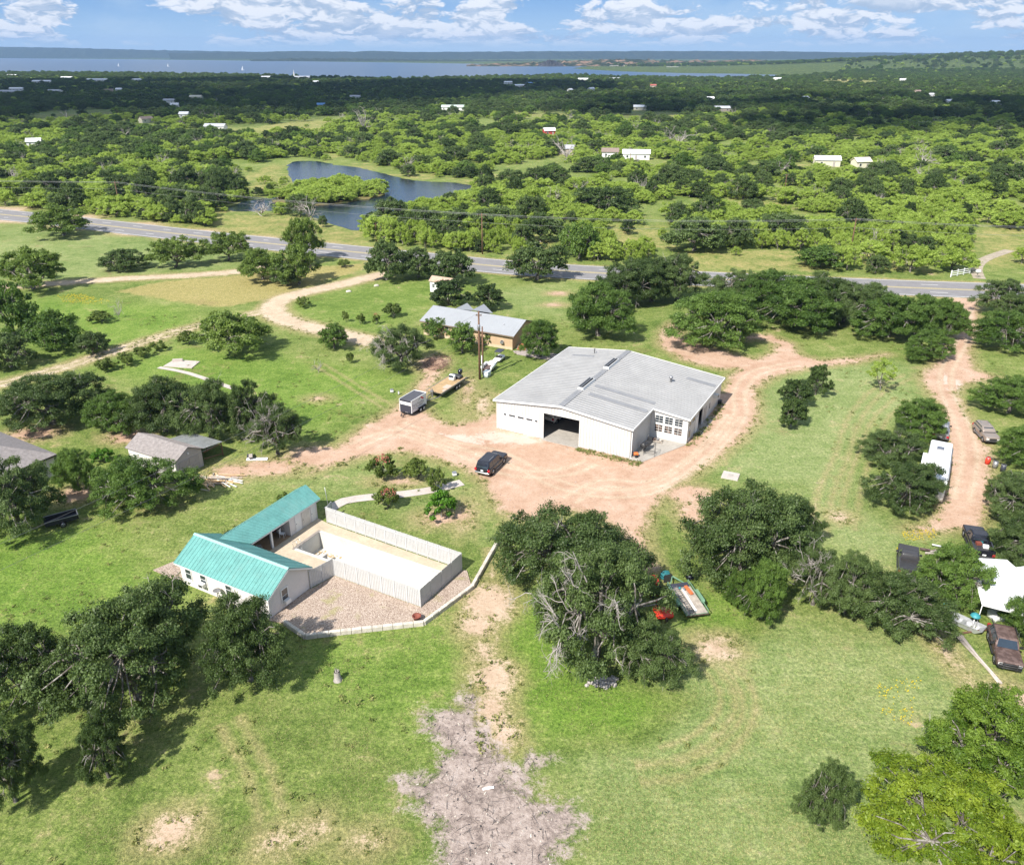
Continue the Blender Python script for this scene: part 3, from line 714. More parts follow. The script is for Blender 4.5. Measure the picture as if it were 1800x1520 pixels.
def make_tree_meshes(name, seed, kind, R, H, z0, clumps, cr, leaves, ls, shell=0.55, flat=1.0, minsep=1.0, lean=0.0, trunk_r=0.28, forks=5, dead=0.0, stretch=1.6, fork_z=None, sides=5, leafm=None):
    r = rgen(seed)
    C = dome_points(r, clumps, R - cr * 0.6, H - cr * 0.5, z0, shell, flat, minsep)
    C[:, 0] += lean * C[:, 2]
    if dead > 1:      # one side of the crown has died back: few clumps there, bare limbs instead
        az_ = np.degrees(np.arctan2(C[:, 1], C[:, 0])); bare_side = (np.abs((az_ + 125 + 180) % 360 - 180) < 62) & (C[:, 2] > 0.25 * H)
        C_dead = C[bare_side]; C = C[~bare_side | (r.random(len(C)) < 0.52)]
    nC = len(C)
    crs = cr * r.uniform(0.5, 1.35, nC)
    tint_c = np.clip(r.normal(0.5, 0.22, nC), 0, 1)
    # leaves
    wgt = crs ** 2; idx = np.searchsorted(np.cumsum(wgt) / wgt.sum(), r.random(leaves)); idx = np.minimum(idx, nC - 1)
    # sprigs: each clump is a handful of leafy shoots with gaps between them, flattened as shade leaves lie
    ns = 9; sp_d = r.normal(size=(nC, ns, 3)); sp_d /= np.linalg.norm(sp_d, axis=2)[:, :, None]; sp_d[:, :, 2] = np.abs(sp_d[:, :, 2]) * 0.8 - 0.15
    si = r.integers(0, ns, leaves); tt = r.random(leaves) ** 0.7
    d = sp_d[idx, si]; rad = crs[idx] * tt * 1.05
    P = C[idx] + d * rad[:, None] + r.normal(0, 1, (leaves, 3)) * (crs[idx] * (0.17 + 0.16 * (1 - tt)))[:, None] * np.array([1, 1, 0.65])
    d = P - C[idx]; d /= np.linalg.norm(d, axis=1)[:, None] + 1e-9
    out = d * 0.75 + r.normal(0, 0.55, (leaves, 3)) + np.array([0, 0, 0.35])
    out /= np.linalg.norm(out, axis=1)[:, None]
    ref = r.normal(size=(leaves, 3)); a = np.cross(out, ref); a /= np.linalg.norm(a, axis=1)[:, None] + 1e-9
    b = np.cross(out, a)
    s = ls * r.uniform(0.4, 1.5, leaves)
    a *= (s * stretch / 2)[:, None]; b *= (s / 2)[:, None]
    fold = out * (s * 0.16)[:, None]
    V = np.empty((leaves, 4, 3)); V[:, 0] = P - a; V[:, 1] = P - b + fold; V[:, 2] = P + a; V[:, 3] = P + b + fold
    V = V.reshape(-1, 3); V[:, 2] = np.maximum(V[:, 2], 0.03)
    F = np.arange(leaves * 4).reshape(-1, 4)
    tint = np.repeat(np.clip(tint_c[idx] + r.normal(0, 0.08, leaves), 0, 1), 4)
    crown = mesh_np(name + '_crown', V, F, [leafm or LEAF[kind]], dict(tint=tint))
    # wood: short trunk, forks, then a limb to every clump
    fz = fork_z if fork_z is not None else H * 0.16
    tubes = []
    root = np.array([0, 0, -0.15]); fork = np.array([lean * fz + r.normal(0, 0.15), r.normal(0, 0.15), fz])
    tubes.append((np.array([root, root * 0.6 + fork * 0.4 + r.normal(0, 0.05, 3), fork]), [trunk_r * 1.35, trunk_r, trunk_r * 0.9]))
    dirs = []
    for k in range(forks):
        az = 2 * math.pi * (k + r.uniform(-0.3, 0.3)) / forks
        dirs.append(np.array([math.cos(az), math.sin(az), 0.0]))
    knees = []
    for dv in dirs:
        L = R * r.uniform(0.35, 0.55); kn = fork + dv * L + np.array([0, 0, (H - fz) * r.uniform(0.3, 0.5)])
        mid = fork * 0.5 + kn * 0.5 + np.array([0, 0, -0.08 * H]) + r.normal(0, 0.12, 3)
        tubes.append((np.array([fork, mid, kn]), [trunk_r * 0.65, trunk_r * 0.48, trunk_r * 0.36])); knees.append(kn)
    knees.append(fork + np.array([0, 0, (H - fz) * 0.5])); tubes.append((np.array([fork, knees[-1]]), [trunk_r * 0.6, trunk_r * 0.35]))
    K = np.array(knees)
    for c in C:
        k = np.argmin(np.linalg.norm(K - c, axis=1)); st = K[k]
        mid = st * 0.5 + c * 0.5 + r.normal(0, 0.25, 3) * min(1.0, R / 4)
        tubes.append((np.array([st, mid, c, c + (c - mid) * 0.35]), [trunk_r * 0.26, trunk_r * 0.17, trunk_r * 0.09, trunk_r * 0.04]))
    trunk = tubes_mesh(name + '_trunk', tubes, BARK, sides)
    deadm = None
    if dead > 0:
        tw = []
        for q in range(int((6 if dead > 1 else 10) * dead) + 1):
            c = C_dead[r.integers(len(C_dead))] if dead > 1 else C[r.integers(nC)]; dv = (c - np.array([0, 0, H * 0.3])); dv /= np.linalg.norm(dv)
            twig_spray(r, c - dv * cr * .9, dv + r.normal(0, .35, 3), R * (r.uniform(.30, .52) if dead > 1 else r.uniform(.2, .34)), trunk_r * (0.20 if dead > 1 else .14), 3 if dead > 1 else 2, tw)
        deadm = tubes_mesh(name + '_dead', tw, DEADWOOD, 4)
    rad_ = np.hypot(V[:, 0] - lean * V[:, 2], V[:, 1])
    return dict(crown=crown, trunk=trunk, dead=deadm, R=float(np.percentile(rad_, 97)), H=float(np.percentile(V[:, 2], 99.7)))
PROTO = {}
def proto(key, *a, **k):
    PROTO.setdefault(key, []).append(make_tree_meshes(key, *a, **k))
for s_ in range(3):
    proto('oak', 100 + s_, 'oak', 5.0, 6.6, 2.4, 112, 0.80, 74000, 0.090, dead=0.5 if s_ % 2 else 0.25, minsep=0.98, trunk_r=0.30, fork_z=1.5, shell=0.70)
for s_ in range(2):
    proto('oak_dead', 150 + s_, 'oak', 5.0, 6.6, 2.5, 92, 0.82, 60000, 0.088, dead=3.2, minsep=0.95, trunk_r=0.32, fork_z=1.6, shell=0.75)
for s_ in range(3):
    proto('oak_green', 200 + s_, 'green', 5.0, 6.6, 2.4, 118, 0.82, 78000, 0.092, dead=0.0, minsep=0.96, trunk_r=0.30, fork_z=1.4, shell=0.6)
for s_ in range(2):
    proto('mesq_near', 300 + s_, 'yellow' if s_ == 0 else 'lime', 5.0, 6.0, 2.4, 150, 0.68, 72000, 0.08, dead=0.3, minsep=0.72, trunk_r=0.26, stretch=2.4, fork_z=1.1, shell=0.75)
for s_ in range(3):
    proto('field_mesq', 310 + s_, 'elm', 4.2, 5.0, 2.2, 72, 0.72, 20000, 0.12, dead=0.12, minsep=0.82, trunk_r=0.22, stretch=2.0, fork_z=0.9, shell=0.8)
for s_ in range(4):
    proto('mesquite', 320 + s_, 'mesquite', 4.0, 4.8, 2.0, 70, 0.66, 11000, 0.15, dead=0.1, minsep=0.72, trunk_r=0.18, stretch=2.0, fork_z=0.8, shell=0.8)
for s_ in range(3):
    proto('mid_oak', 340 + s_, 'oak', 4.6, 6.0, 2.2, 80, 0.85, 14000, 0.185, minsep=0.85, dead=0.0, trunk_r=0.28, fork_z=1.3)
for s_ in range(2):
    proto('mid_green', 360 + s_, 'green', 4.6, 6.0, 2.2, 80, 0.85, 14000, 0.185, minsep=0.85, trunk_r=0.28, fork_z=1.3)
for s_ in range(2):
    proto('cedar', 380 + s_, 'cedar', 2.7, 4.6, 1.7, 60, 0.62, 15000, 0.12, minsep=0.5, trunk_r=0.16, stretch=2.2, fork_z=0.4, shell=0.5)
for s_ in range(2):
    proto('shrub', 400 + s_, 'shrub', 1.5, 2.0, 0.8, 34, 0.34, 5200, 0.10, minsep=0.3, trunk_r=0.06, fork_z=0.2, forks=4)
proto('bright', 410, 'bright', 1.9, 2.3, 0.9, 40, 0.36, 6500, 0.12, minsep=0.34, trunk_r=0.07, fork_z=0.2, forks=4)
proto('sapling', 420, 'mesquite', 2.3, 3.6, 2.0, 30, 0.4, 2600, 0.11, minsep=0.45, trunk_r=0.09, fork_z=0.7, shell=0.85)
for s_ in range(2):
    rr = rgen(440 + s_); tw = []
    for k in range(6):
        az = k * 1.05 + rr.uniform(-.3, .3)
        twig_spray(rr, (0, 0, 0.0 if k == 0 else 0.9), (math.cos(az) * 0.8, math.sin(az) * 0.8, 1.0), 3.4, 0.15, 3, tw)
    PROTO.setdefault('bare', []).append(dict(crown=None, trunk=tubes_mesh('bare_tree', tw, DEADWOOD, 4), dead=None, R=3.2, H=4.6))

TREE_N = [0]
def plant(name, kind, pos, W, H, label, cat='tree', group=None, variant=None, rz=None):
    """one tree: an Empty at its foot with crown, trunk and, where it shows, dead branches"""
    i = TREE_N[0]; TREE_N[0] += 1
    lst = PROTO[kind]; p = lst[(i if variant is None else variant) % len(lst)]
    e = empty(name, pos, rz if rz is not None else (i * 2.399) % 6.283, label, cat, group)
    e.scale = (W / 2 / p['R'], W / 2 / p['R'], H / p['H'])
    link(bpy.data.objects.new('trunk', p['trunk']), e)
    if p['crown'] is not None: link(bpy.data.objects.new('crown', p['crown']), e)
    if p['dead'] is not None: tag(link(bpy.data.objects.new('dead_branches', p['dead']), e), kind='stuff')
    return e
def tree_px(name, kind, u, v, vtop, wpx, label, cat='tree', group=None, variant=None, hmul=1.0):
    """foot at pixel (u, v), crown top at row vtop, crown wpx pixels wide"""
    P = G(u, v); W = wpx * depth(P) / FPX; H = height_to(P, vtop) * hmul
    # the far rim of a broad crown lifts its outline: take that off the height
    H = max(H - 0.16 * W * 0.5, 0.6 * H)
    return plant(name, kind, P, W, max(H, 0.5), label, cat, group, variant, rz=(u % 7 - 3) * .12 if kind == 'oak_dead' else None)
L_ = 'live_oak'
NEAR_TREES = [
 # bottom left group
 (L_, 'oak', 245, 1225, 1036, 290, 'large dark live oak with grey twigs in front of the teal-roofed house', None),
 (L_, 'oak', 75, 1245, 1098, 190, 'dark live oak at the left edge beside the largest oak in the lower corner', None),
 (L_, 'oak', 440, 1195, 1048, 170, 'live oak touching the corner of the teal-roofed house', None),
 (L_, 'oak', 192, 1365, 1258, 105, 'small live oak nearest the bottom-left bare patch', None),
 (L_, 'oak', 28, 1408, 1262, 120, 'leaning live oak cut by the left edge, trunk showing', None),
 # centre group
 (L_, 'oak', 1005, 1030, 890, 262, 'dark live oak at the end of the dirt yard, uppermost of the middle clump', None),
 (L_, 'oak_dead', 1045, 1155, 958, 262, 'half-dead live oak with bleached branches in the middle of the lawn', 0),
 (L_, 'oak', 1138, 1182, 1082, 150, 'live oak beside the red mower, right of the half-dead oak', None),
 # right of centre
 (L_, 'oak', 1305, 1000, 842, 238, 'big live oak with pale trunk beyond the green trailer', None),
 (L_, 'oak', 1400, 960, 880, 90, 'narrow live oak leaning on the big oak beyond the green trailer', None),
 (L_, 'oak_green', 1303, 1072, 1000, 66, 'small twin-stem oak standing just right of the green trailer', None),
 (L_, 'oak_green', 1337, 1085, 985, 92, 'young oak second along the row right of the green trailer', None),
 (L_, 'oak_dead', 1428, 1062, 955, 110, 'twiggy live oak with bare white limbs, third along the row', 1),
 (L_, 'oak', 1484, 1076, 968, 116, 'dark live oak with a forked trunk, fourth along the row', None),
 (L_, 'oak', 1572, 1102, 1008, 172, 'low spreading live oak at the end of the row by the pipes', None),
 (L_, 'oak_green', 1660, 1062, 955, 145, 'leafy oak shading the left side of the white canopy', None),
 # by the camper
 (L_, 'oak_green', 1612, 768, 694, 104, 'round dense oak behind the white camper', None),
 (L_, 'oak', 1563, 812, 752, 112, 'dark oak between the round oak and the camper', None),
 (L_, 'oak', 1588, 893, 806, 140, 'wide dark oak in front of the white camper', None),
 (L_, 'oak_green', 1772, 725, 655, 125, 'oak at the right edge above the gold car', None),
 (L_, 'oak_green', 1800, 812, 742, 112, 'light green oak hiding the nose of the gold car', None),
 (L_, 'oak', 1772, 905, 832, 120, 'dark oak at the right edge below the gold car', None),
 (L_, 'oak', 1790, 985, 905, 120, 'dark oak beside the black pickup', None),
 (L_, 'oak_green', 1812, 1130, 1045, 120, 'oak at the right edge over the rusty truck', None),
 # lower right
 ('mesquite_tree', 'mesq_near', 1730, 1350, 1232, 255, 'bright green mesquite above the yellow one in the lower corner', 1),
 ('mesquite_tree', 'mesq_near', 1668, 1506, 1384, 318, 'yellow-green mesquite filling the lower right corner', 0),
 (L_, 'oak', 1438, 1448, 1338, 104, 'small slender oak alone on the lower lawn', 1),
 # behind the workshop
 (L_, 'oak_green', 1256, 606, 498, 190, 'broad domed oak standing in the loop of the drive', None),
 (L_, 'oak_green', 1052, 590, 488, 140, 'tall dark oak behind the far corner of the workshop', None),
 (L_, 'oak', 1105, 538, 446, 122, 'oak beside the highway left of the domed oak', None),
 (L_, 'oak', 1190, 528, 440, 100, 'oak at the highway directly behind the domed oak', None),
 (L_, 'oak', 1295, 538, 466, 110, 'oak at the left end of the row under the highway', None),
 (L_, 'oak_green', 1400, 570, 478, 178, 'largest oak in the row under the highway', None),
 (L_, 'oak', 1482, 566, 486, 110, 'oak in the row with bare twigs beside the open highway', None),
 (L_, 'oak_green', 1560, 592, 508, 135, 'oak of the row standing just below the highway lane marks', None),
 (L_, 'oak_green', 1655, 592, 520, 80, 'last oak of the row beside the pale dirt lane', None),
 (L_, 'oak_green', 1627, 632, 574, 92, 'single rounded oak beside the pale dirt lane', None),
 (L_, 'oak', 1756, 556, 484, 95, 'upper oak at the right edge across the lane', None),
 (L_, 'oak_green', 1775, 615, 540, 130, 'lower oak at the right edge across the lane', None),
 (L_, 'oak', 1145, 530, 444, 112, 'oak filling the gap between the two highway oaks left of the domed oak', None), (L_, 'oak_green', 1345, 552, 466, 124, 'oak between the left end of the row and its largest oak', None), (L_, 'oak', 1440, 566, 474, 118, 'oak close to the right of the largest oak in the row', None), (L_, 'oak', 1522, 578, 492, 112, 'oak in the right half of the row under the open highway', None), (L_, 'oak_green', 1610, 590, 512, 96, 'oak next to the last one of the row', None),
 ('juniper', 'cedar', 1434, 694, 638, 48, 'bright upright juniper on the lawn right of the workshop', None),
 ('juniper', 'cedar', 1396, 712, 664, 56, 'dark bush touching the upright juniper', None),
 ('juniper', 'cedar', 1390, 750, 697, 54, 'dark bush nearest the drive right of the workshop', None),
 ('mesquite_sapling', 'sapling', 1546, 686, 628, 62, 'thin feathery sapling on the lawn near the lane', None),
 # round the tan house
 ('pecan_tree', 'oak_green', 950, 628, 556, 80, 'leafy tree at the right end of the tan house', None),
 (L_, 'oak_dead', 704, 645, 566, 118, 'grey half-dead oak left of the tan house', 0),
 ('pecan_tree', 'mid_green', 813, 620, 562, 60, 'small tree in front of the tan house wall', None),
 ('pecan_tree', 'mid_green', 768, 592, 556, 50, 'small tree at the left end of the tan house wall', None),
 ('juniper', 'cedar', 790, 536, 486, 76, 'large dark juniper behind the tan house roof', None),
 ('juniper', 'cedar', 858, 544, 496, 54, 'round dark juniper on the lawn behind the tan house', None),
 (L_, 'mid_oak', 798, 498, 432, 82, 'oak by the highway above the two junipers', None),
 (L_, 'mid_oak', 680, 492, 416, 80, 'tall oak at the mouth of the gravel drive', None),
 (L_, 'mid_oak', 735, 488, 430, 72, 'oak between the gravel drive and the junipers', None),
 (L_, 'mid_oak', 944, 492, 420, 102, 'spreading oak standing alone at the highway edge', None),
 ('pecan_tree', 'mid_green', 588, 612, 564, 62, 'round small tree beside the gravel drive', None),
 ('mesquite_tree', 'field_mesq', 412, 618, 536, 150, 'wide airy tree at the bend of the farm track', None),
 # left lawn
 (L_, 'oak', 95, 745, 645, 185, 'dark oak at the left above the grey-roofed house', None),
 (L_, 'oak_green', 205, 760, 682, 108, 'pale green oak behind the shed', None),
 (L_, 'oak', 292, 758, 660, 130, 'dark oak hanging over the shed roof', None),
 (L_, 'oak', 372, 770, 664, 112, 'dark oak over the lean-to of the shed', None),
 (L_, 'oak', 446, 770, 664, 84, 'tall narrow oak with a notch right of the lean-to', None),
 (L_, 'oak_dead', 488, 798, 700, 104, 'oak with a tuft of dead twigs nearest the dirt drive', 1),
 (L_, 'oak_green', 252, 890, 796, 185, 'leafy oak in front of the shed', None),
 (L_, 'oak', 38, 935, 800, 165, 'dark oak over the black boat trailer', None),
 (L_, 'oak_green', 140, 862, 786, 80, 'small oak between the grey-roofed house and the shed', None),
 (L_, 'mid_green', 25, 590, 490, 110, 'oak at the left edge beside the yellow flowers', None),
 (L_, 'mid_green', 100, 612, 540, 110, 'leafy oak beside the farm track at the left', None),
 (L_, 'mid_oak', 20, 645, 580, 90, 'dark oak at the left edge below the farm track', None),
 (L_, 'mid_oak', 165, 622, 580, 62, 'dark low oak at the edge of the farm track', None),
 ('mesquite_tree', 'field_mesq', 60, 508, 428, 130, 'airy mesquite beside the upper sandy track', None),
 (L_, 'mid_oak', 222, 474, 432, 82, 'dark bushy oak in the pale field', None),
 ('mesquite_tree', 'field_mesq', 308, 470, 410, 90, 'mesquite with a forked trunk in the pale field', None),
 ('mesquite_tree', 'field_mesq', 402, 458, 402, 90, 'mesquite by the highway right of the forked one', None),
 ('mesquite_tree', 'field_mesq', 462, 492, 430, 96, 'mesquite over the end of the upper sandy track', None),
 ('mesquite_tree', 'field_mesq', 525, 500, 424, 90, 'tall mesquite standing at the near highway edge', None), ('mesquite_tree', 'field_mesq', 535, 462, 378, 78, 'tall mesquite rising across the highway lanes', None),
 (L_, 'mid_oak', 505, 502, 455, 60, 'dark oak at the foot of the tall mesquite', None),
 ('mesquite_tree', 'field_mesq', 112, 414, 352, 125, 'mesquite leaning over the highway at the left', None),
 # beyond the highway, the ones nearest to it
 (L_, 'mid_oak', 1220, 440, 372, 120, 'dark oak beyond the highway behind the domed oak', None),
 (L_, 'mid_oak', 1365, 425, 366, 100, 'dark oak beyond the highway above the oak row', None),
 (L_, 'mid_green', 1440, 468, 425, 100, 'rounded tree at the far verge above the oak row', None),
 (L_, 'mid_green', 1018, 455, 386, 66, 'bright green tree at the far verge', None),
 ('mesquite_tree', 'mesquite', 662, 420, 374, 66, 'bright mesquite on the near bank of the pond', None),
 (L_, 'mid_oak', 1065, 378, 320, 110, 'dark oak beyond the pond end', None),
 (L_, 'mid_oak', 735, 412, 366, 70, 'dark oak on the near pond bank', None), (L_, 'mid_oak', 800, 408, 360, 80, 'second dark oak on the near pond bank', None), (L_, 'mid_oak', 875, 408, 356, 92, 'dark oak at the right end of the near pond bank', None),
 (L_, 'mid_oak', 950, 425, 370, 78, 'dark oak right of the highway pole', None),
 ('mesquite_tree', 'mesquite', 1600, 478, 425, 92, 'bright mesquite left of the white rail fence', None), ('mesquite_tree', 'mesquite', 1672, 474, 430, 90, 'bright mesquite behind the white rail fence', None),
 ('mesquite_tree', 'mesquite', 1530, 462, 418, 80, 'bright mesquite at the far verge above the open road', None),
]
for nm, kd, u, v, vt, wp, lb, var in NEAR_TREES:
    tree_px(nm, kd, u, v, vt, wp, lb, 'tree', None, var)
SHRUBS = [('shrub', 675, 842, 800, 52, 'red-tipped crape myrtle nearest the drive', 1), ('shrub', 735, 842, 806, 46, 'dark crape myrtle between the drive and the path', 0), ('shrub', 768, 862, 824, 44, 'crape myrtle standing over the concrete path', 0),
          ('shrub', 680, 894, 856, 46, 'crape myrtle with pink blossom below the path', 1), ('bright', 776, 908, 862, 66, 'bright green fig bush right of the pool fence', 0),
          ('shrub', 184, 652, 628, 36, 'first bush of the row along the farm track', 0), ('shrub', 222, 642, 618, 36, 'second bush of the row along the farm track', 0), ('shrub', 252, 627, 606, 30, 'third bush of the row along the farm track', 0), ('shrub', 280, 617, 598, 28, 'fourth bush of the row along the farm track', 0), ('shrub', 333, 605, 580, 34, 'bush at the near side of the wide airy tree', 0),
          ('shrub', 534, 540, 520, 30, 'low bush inside the gravel bend', 0), ('shrub', 690, 558, 532, 34, 'dark little tree on the back lawn', 0), ('shrub', 662, 570, 552, 14, 'red-leaved little tree on the back lawn', 1), ('shrub', 634, 570, 550, 16, 'sapling beside the red-leaved little tree', 0), ('shrub', 608, 566, 546, 14, 'left sapling on the back lawn', 0),
          ('shrub', 616, 638, 618, 14, 'small clipped bush on the lawn left of the grey oak', 0), ('shrub', 500, 884, 866, 26, 'round bush behind the long teal roof', 0), ('shrub', 180, 566, 544, 42, 'spreading bush below the yellow flowers', 0), ('bright', 185, 812, 785, 42, 'yellow-flowering bush behind the leafy oak', 0),
          ('shrub', 605, 470, 455, 24, 'bush at the end of the golden field', 0), ('shrub', 858, 606, 585, 26, 'bush in front of the tan house beside the poles', 0)]
for kd, u, v, vt, wp, lb, red in SHRUBS:
    e = tree_px('shrub' if kd == 'shrub' else 'fig_bush', kd, u, v, vt, wp, lb, 'bush')
    if red:
        q = MB(); rr = rgen(int(u)); p = PROTO['shrub'][0]
        for k in range(70):
            a = rr.uniform(0, 6.28); rd = 0.85 * math.sqrt(rr.random()); z = 1.95 - rd * 0.45 + rr.uniform(-.15, .15)
            q.box((math.cos(a) * rd - 0.35, math.sin(a) * rd, z), (0.07, 0.06, 0.05), rr.uniform(0, 3), 0, tilt=('Y', rr.uniform(-1, 1)))
        q.build('blossom', BLOSSOM, e)
for u, v, vt, wp, lb in [(560, 655, 636, 22, 'bare sapling on the left lawn'), (210, 560, 530, 18, 'thin bare sapling beside the yellow flowers'), (545, 388, 352, 46, 'grey bare bush on the near pond bank'), (460, 380, 352, 50, 'grey bare tree at the left end of the pond'), (995, 282, 246, 46, 'bleached dead tree over the ruined shed'), (1190, 260, 226, 50, 'bleached dead trees in the brush behind the white mobile home'), (1620, 300, 270, 44, 'bleached dead tree in the brush at the right'), (640, 232, 194, 30, 'tall bleached dead tree beyond the pond'), (1535, 440, 408, 36, 'bare grey tree over the power line')]:
    tree_px('bare_tree', 'bare', u, v, vt, wp, lb, 'tree')

# ------------------------------------------------------------------ shared finishes
WHITE_METAL = mat('white_ribbed_metal', (0.52, 0.515, 0.50), 0.45, 0.0, 0.05, 0.7, dirt=(0.44, 0.40, 0.35, 0.35))
TRIM = mat('white_trim', (0.68, 0.675, 0.655), 0.5, 0, 0.04, 1)
GALV = mat('galvanised_roof', (0.302, 0.296, 0.288), 0.55, 0.1, 0.10, 0.35, dirt=(0.24, 0.235, 0.23, 0.45))
GALV2 = mat('weathered_roof_sheet', (0.262, 0.26, 0.262), 0.5, 0.2, 0.10, 0.6)
CONC = mat('concrete', (0.36, 0.33, 0.29), 0.85, 0, 0.15, 0.6, 0.25, 18, 0.2, dirt=(0.24, 0.21, 0.18, 0.6))
PALECONC = mat('pale_concrete', (0.46, 0.405, 0.365), 0.85, 0, 0.12, 0.8, 0.25, 18, 0.2)
DARK = mat('slot_shade', (0.02, 0.02, 0.02), 0.8, 0, 0.2)
GLASS = glass('window_glass')
BLACK = mat('black_rubber', (0.018, 0.018, 0.019), 0.75, 0, 0.2, 3)
STEEL = mat('grey_steel', (0.33, 0.33, 0.34), 0.4, 0.6, 0.12, 3)
DSTEEL = mat('dark_steel', (0.06, 0.06, 0.062), 0.5, 0.4, 0.2, 3)
WOODPOLE = mat('pole_wood', (0.155, 0.088, 0.056), 0.85, 0, 0.25, 1.2, 0.3, 12, 0.2)
PLANK = mat('yellow_deck_wood', (0.43, 0.295, 0.155), 0.65, 0, 0.18, 1.6, 0.2, 16, 0.3)
NEWWOOD = mat('fresh_lumber', (0.62, 0.43, 0.24), 0.7, 0, 0.2, 2.0)
OLDWOOD = mat('weathered_timber', (0.38, 0.33, 0.28), 0.85, 0, 0.25, 2.0)
TEAL = mat('teal_metal_roof', (0.118, 0.300, 0.275), 0.42, 0.0, 0.14, 0.9, dirt=(0.165, 0.295, 0.27, 0.5))
CREAM = mat('white_stucco', (0.63, 0.59, 0.56), 0.8, 0, 0.05, 0.8, 0.15, 25, 0.25)
DECK = mat('pool_deck', (0.45, 0.375, 0.275), 0.85, 0, 0.14, 0.5, 0.2, 20, 0.2, dirt=(0.50, 0.41, 0.30, 0.5))
PLASTER = mat('pool_plaster', (0.54, 0.525, 0.48), 0.7, 0, 0.07, 0.5, dirt=(0.52, 0.45, 0.34, 0.55))
FENCEW = mat('fence_white', (0.47, 0.465, 0.455), 0.6, 0, 0.07, 1.5, dirt=(0.46, 0.44, 0.40, 0.4))
LIME = mat('limestone_block', (0.52, 0.475, 0.405), 0.9, 0, 0.2, 1.5, 0.4, 12, 0.15, dirt=(0.28, 0.25, 0.21, 0.6))
TANW = mat('tan_stucco', (0.46, 0.325, 0.205), 0.85, 0, 0.06, 0.6, 0.1, 20, 0.2)
BLUEROOF = mat('pale_blue_metal_roof', (0.34, 0.35, 0.362), 0.42, 0.15, 0.05, 0.4)
SHINGLE = mat('grey_shingles', (0.25, 0.225, 0.215), 0.9, 0, 0.22, 3.0, 0.5, 9, 0.15)
GREYSIDING = mat('grey_siding', (0.40, 0.365, 0.345), 0.8, 0, 0.06, 1)
RUST = mat('rusty_paint', (0.098, 0.062, 0.053), 0.55, 0.1, 0.25, 2.5, col2=(0.145, 0.098, 0.085))
REDP = mat('red_paint', (0.62, 0.045, 0.022), 0.4, 0, 0.12, 3)
GREENP = mat('green_trailer_paint', (0.155, 0.285, 0.185), 0.5, 0, 0.12, 2)
WHITEP = mat('white_gloss_paint', (0.80, 0.80, 0.79), 0.28, 0, 0.03, 1)
BLACKP = mat('black_car_paint', (0.014, 0.015, 0.022), 0.12, 0, 0.1, 1, spec=0.7)
GOLDP = mat('champagne_car_paint', (0.30, 0.25, 0.215), 0.28, 0.3, 0.06, 1)
CHROME = mat('bright_metal', (0.62, 0.62, 0.63), 0.25, 0.9, 0.05, 2)
REDLENS = mat('red_lens', (0.42, 0.02, 0.03), 0.2, 0, 0.1, 2)
LAMP = mat('clear_lens', (0.70, 0.70, 0.68), 0.15, 0, 0.05, 2)
CHARCOAL = mat('charcoal_panel', (0.040, 0.042, 0.058), 0.45, 0, 0.12, 2)
BRICKRED = mat('brick_red_tread', (0.46, 0.15, 0.08), 0.8, 0, 0.15, 2)
TEALP = mat('teal_tarp', (0.04, 0.24, 0.27), 0.5, 0, 0.15, 2)
TERRA = mat('rust_brown_pot', (0.20, 0.055, 0.035), 0.7, 0, 0.15, 3)

# ------------------------------------------------------------------ metal workshop
wh = empty('metal_workshop', WH_O, WH_A, 'large white metal workshop with low grey gable roof and open bay', 'building')
W_, D_, EV, RG = 19.2, 23.5, 4.2, 5.25
SL = (RG - EV) / (W_ / 2)
AX1, AY0 = 24.2, 7.4
AEV = EV - SL * (AX1 - W_)
def wallz(x): return RG - SL * abs(x - W_ / 2)
def upright(name, ring, y0, y1, m, parent, axis='Y'):
    """a wall cut from a 2-D outline, standing up"""
    n = len(ring); q = MB()
    if axis == 'Y': vs = [(a, y0, b) for a, b in ring] + [(a, y1, b) for a, b in ring]
    else: vs = [(y0, a, b) for a, b in ring] + [(y1, a, b) for a, b in ring]
    fs = [tuple(range(n)), tuple(range(2 * n - 1, n - 1, -1))] + [(i, i + n, (i + 1) % n + n, (i + 1) % n) for i in range(n)]
    q.add(vs, fs)
    return q.build(name, m, parent)
G1 = (0.65, 6.4, 2.55); G2 = (7.1, 12.2, 3.75)
ring = [(0, 0), (G1[0], 0), (G1[0], G1[2]), (G1[1], G1[2]), (G1[1], 0), (G2[0], 0), (G2[0], G2[2]), (G2[1], G2[2]), (G2[1], 0), (W_, 0), (W_, EV - .05), (W_ / 2, RG - .05), (0, EV - .05)]
fw = upright('front_wall', ring, 0, 0.12, WHITE_METAL, wh)
q = MB()
for x in np.arange(0.15, W_ - 0.05, 0.42):
    z0 = 0.02
    if G1[0] - .03 < x < G1[1] + .03: z0 = G1[2] + .06
    if G2[0] - .03 < x < G2[1] + .03: z0 = G2[2] + .06
    q.span(x - .07, x + .07, -0.045, 0.003, z0, wallz(x) - 0.12)
tag(q.build('wall_ribs', WHITE_METAL, fw), kind='stuff')
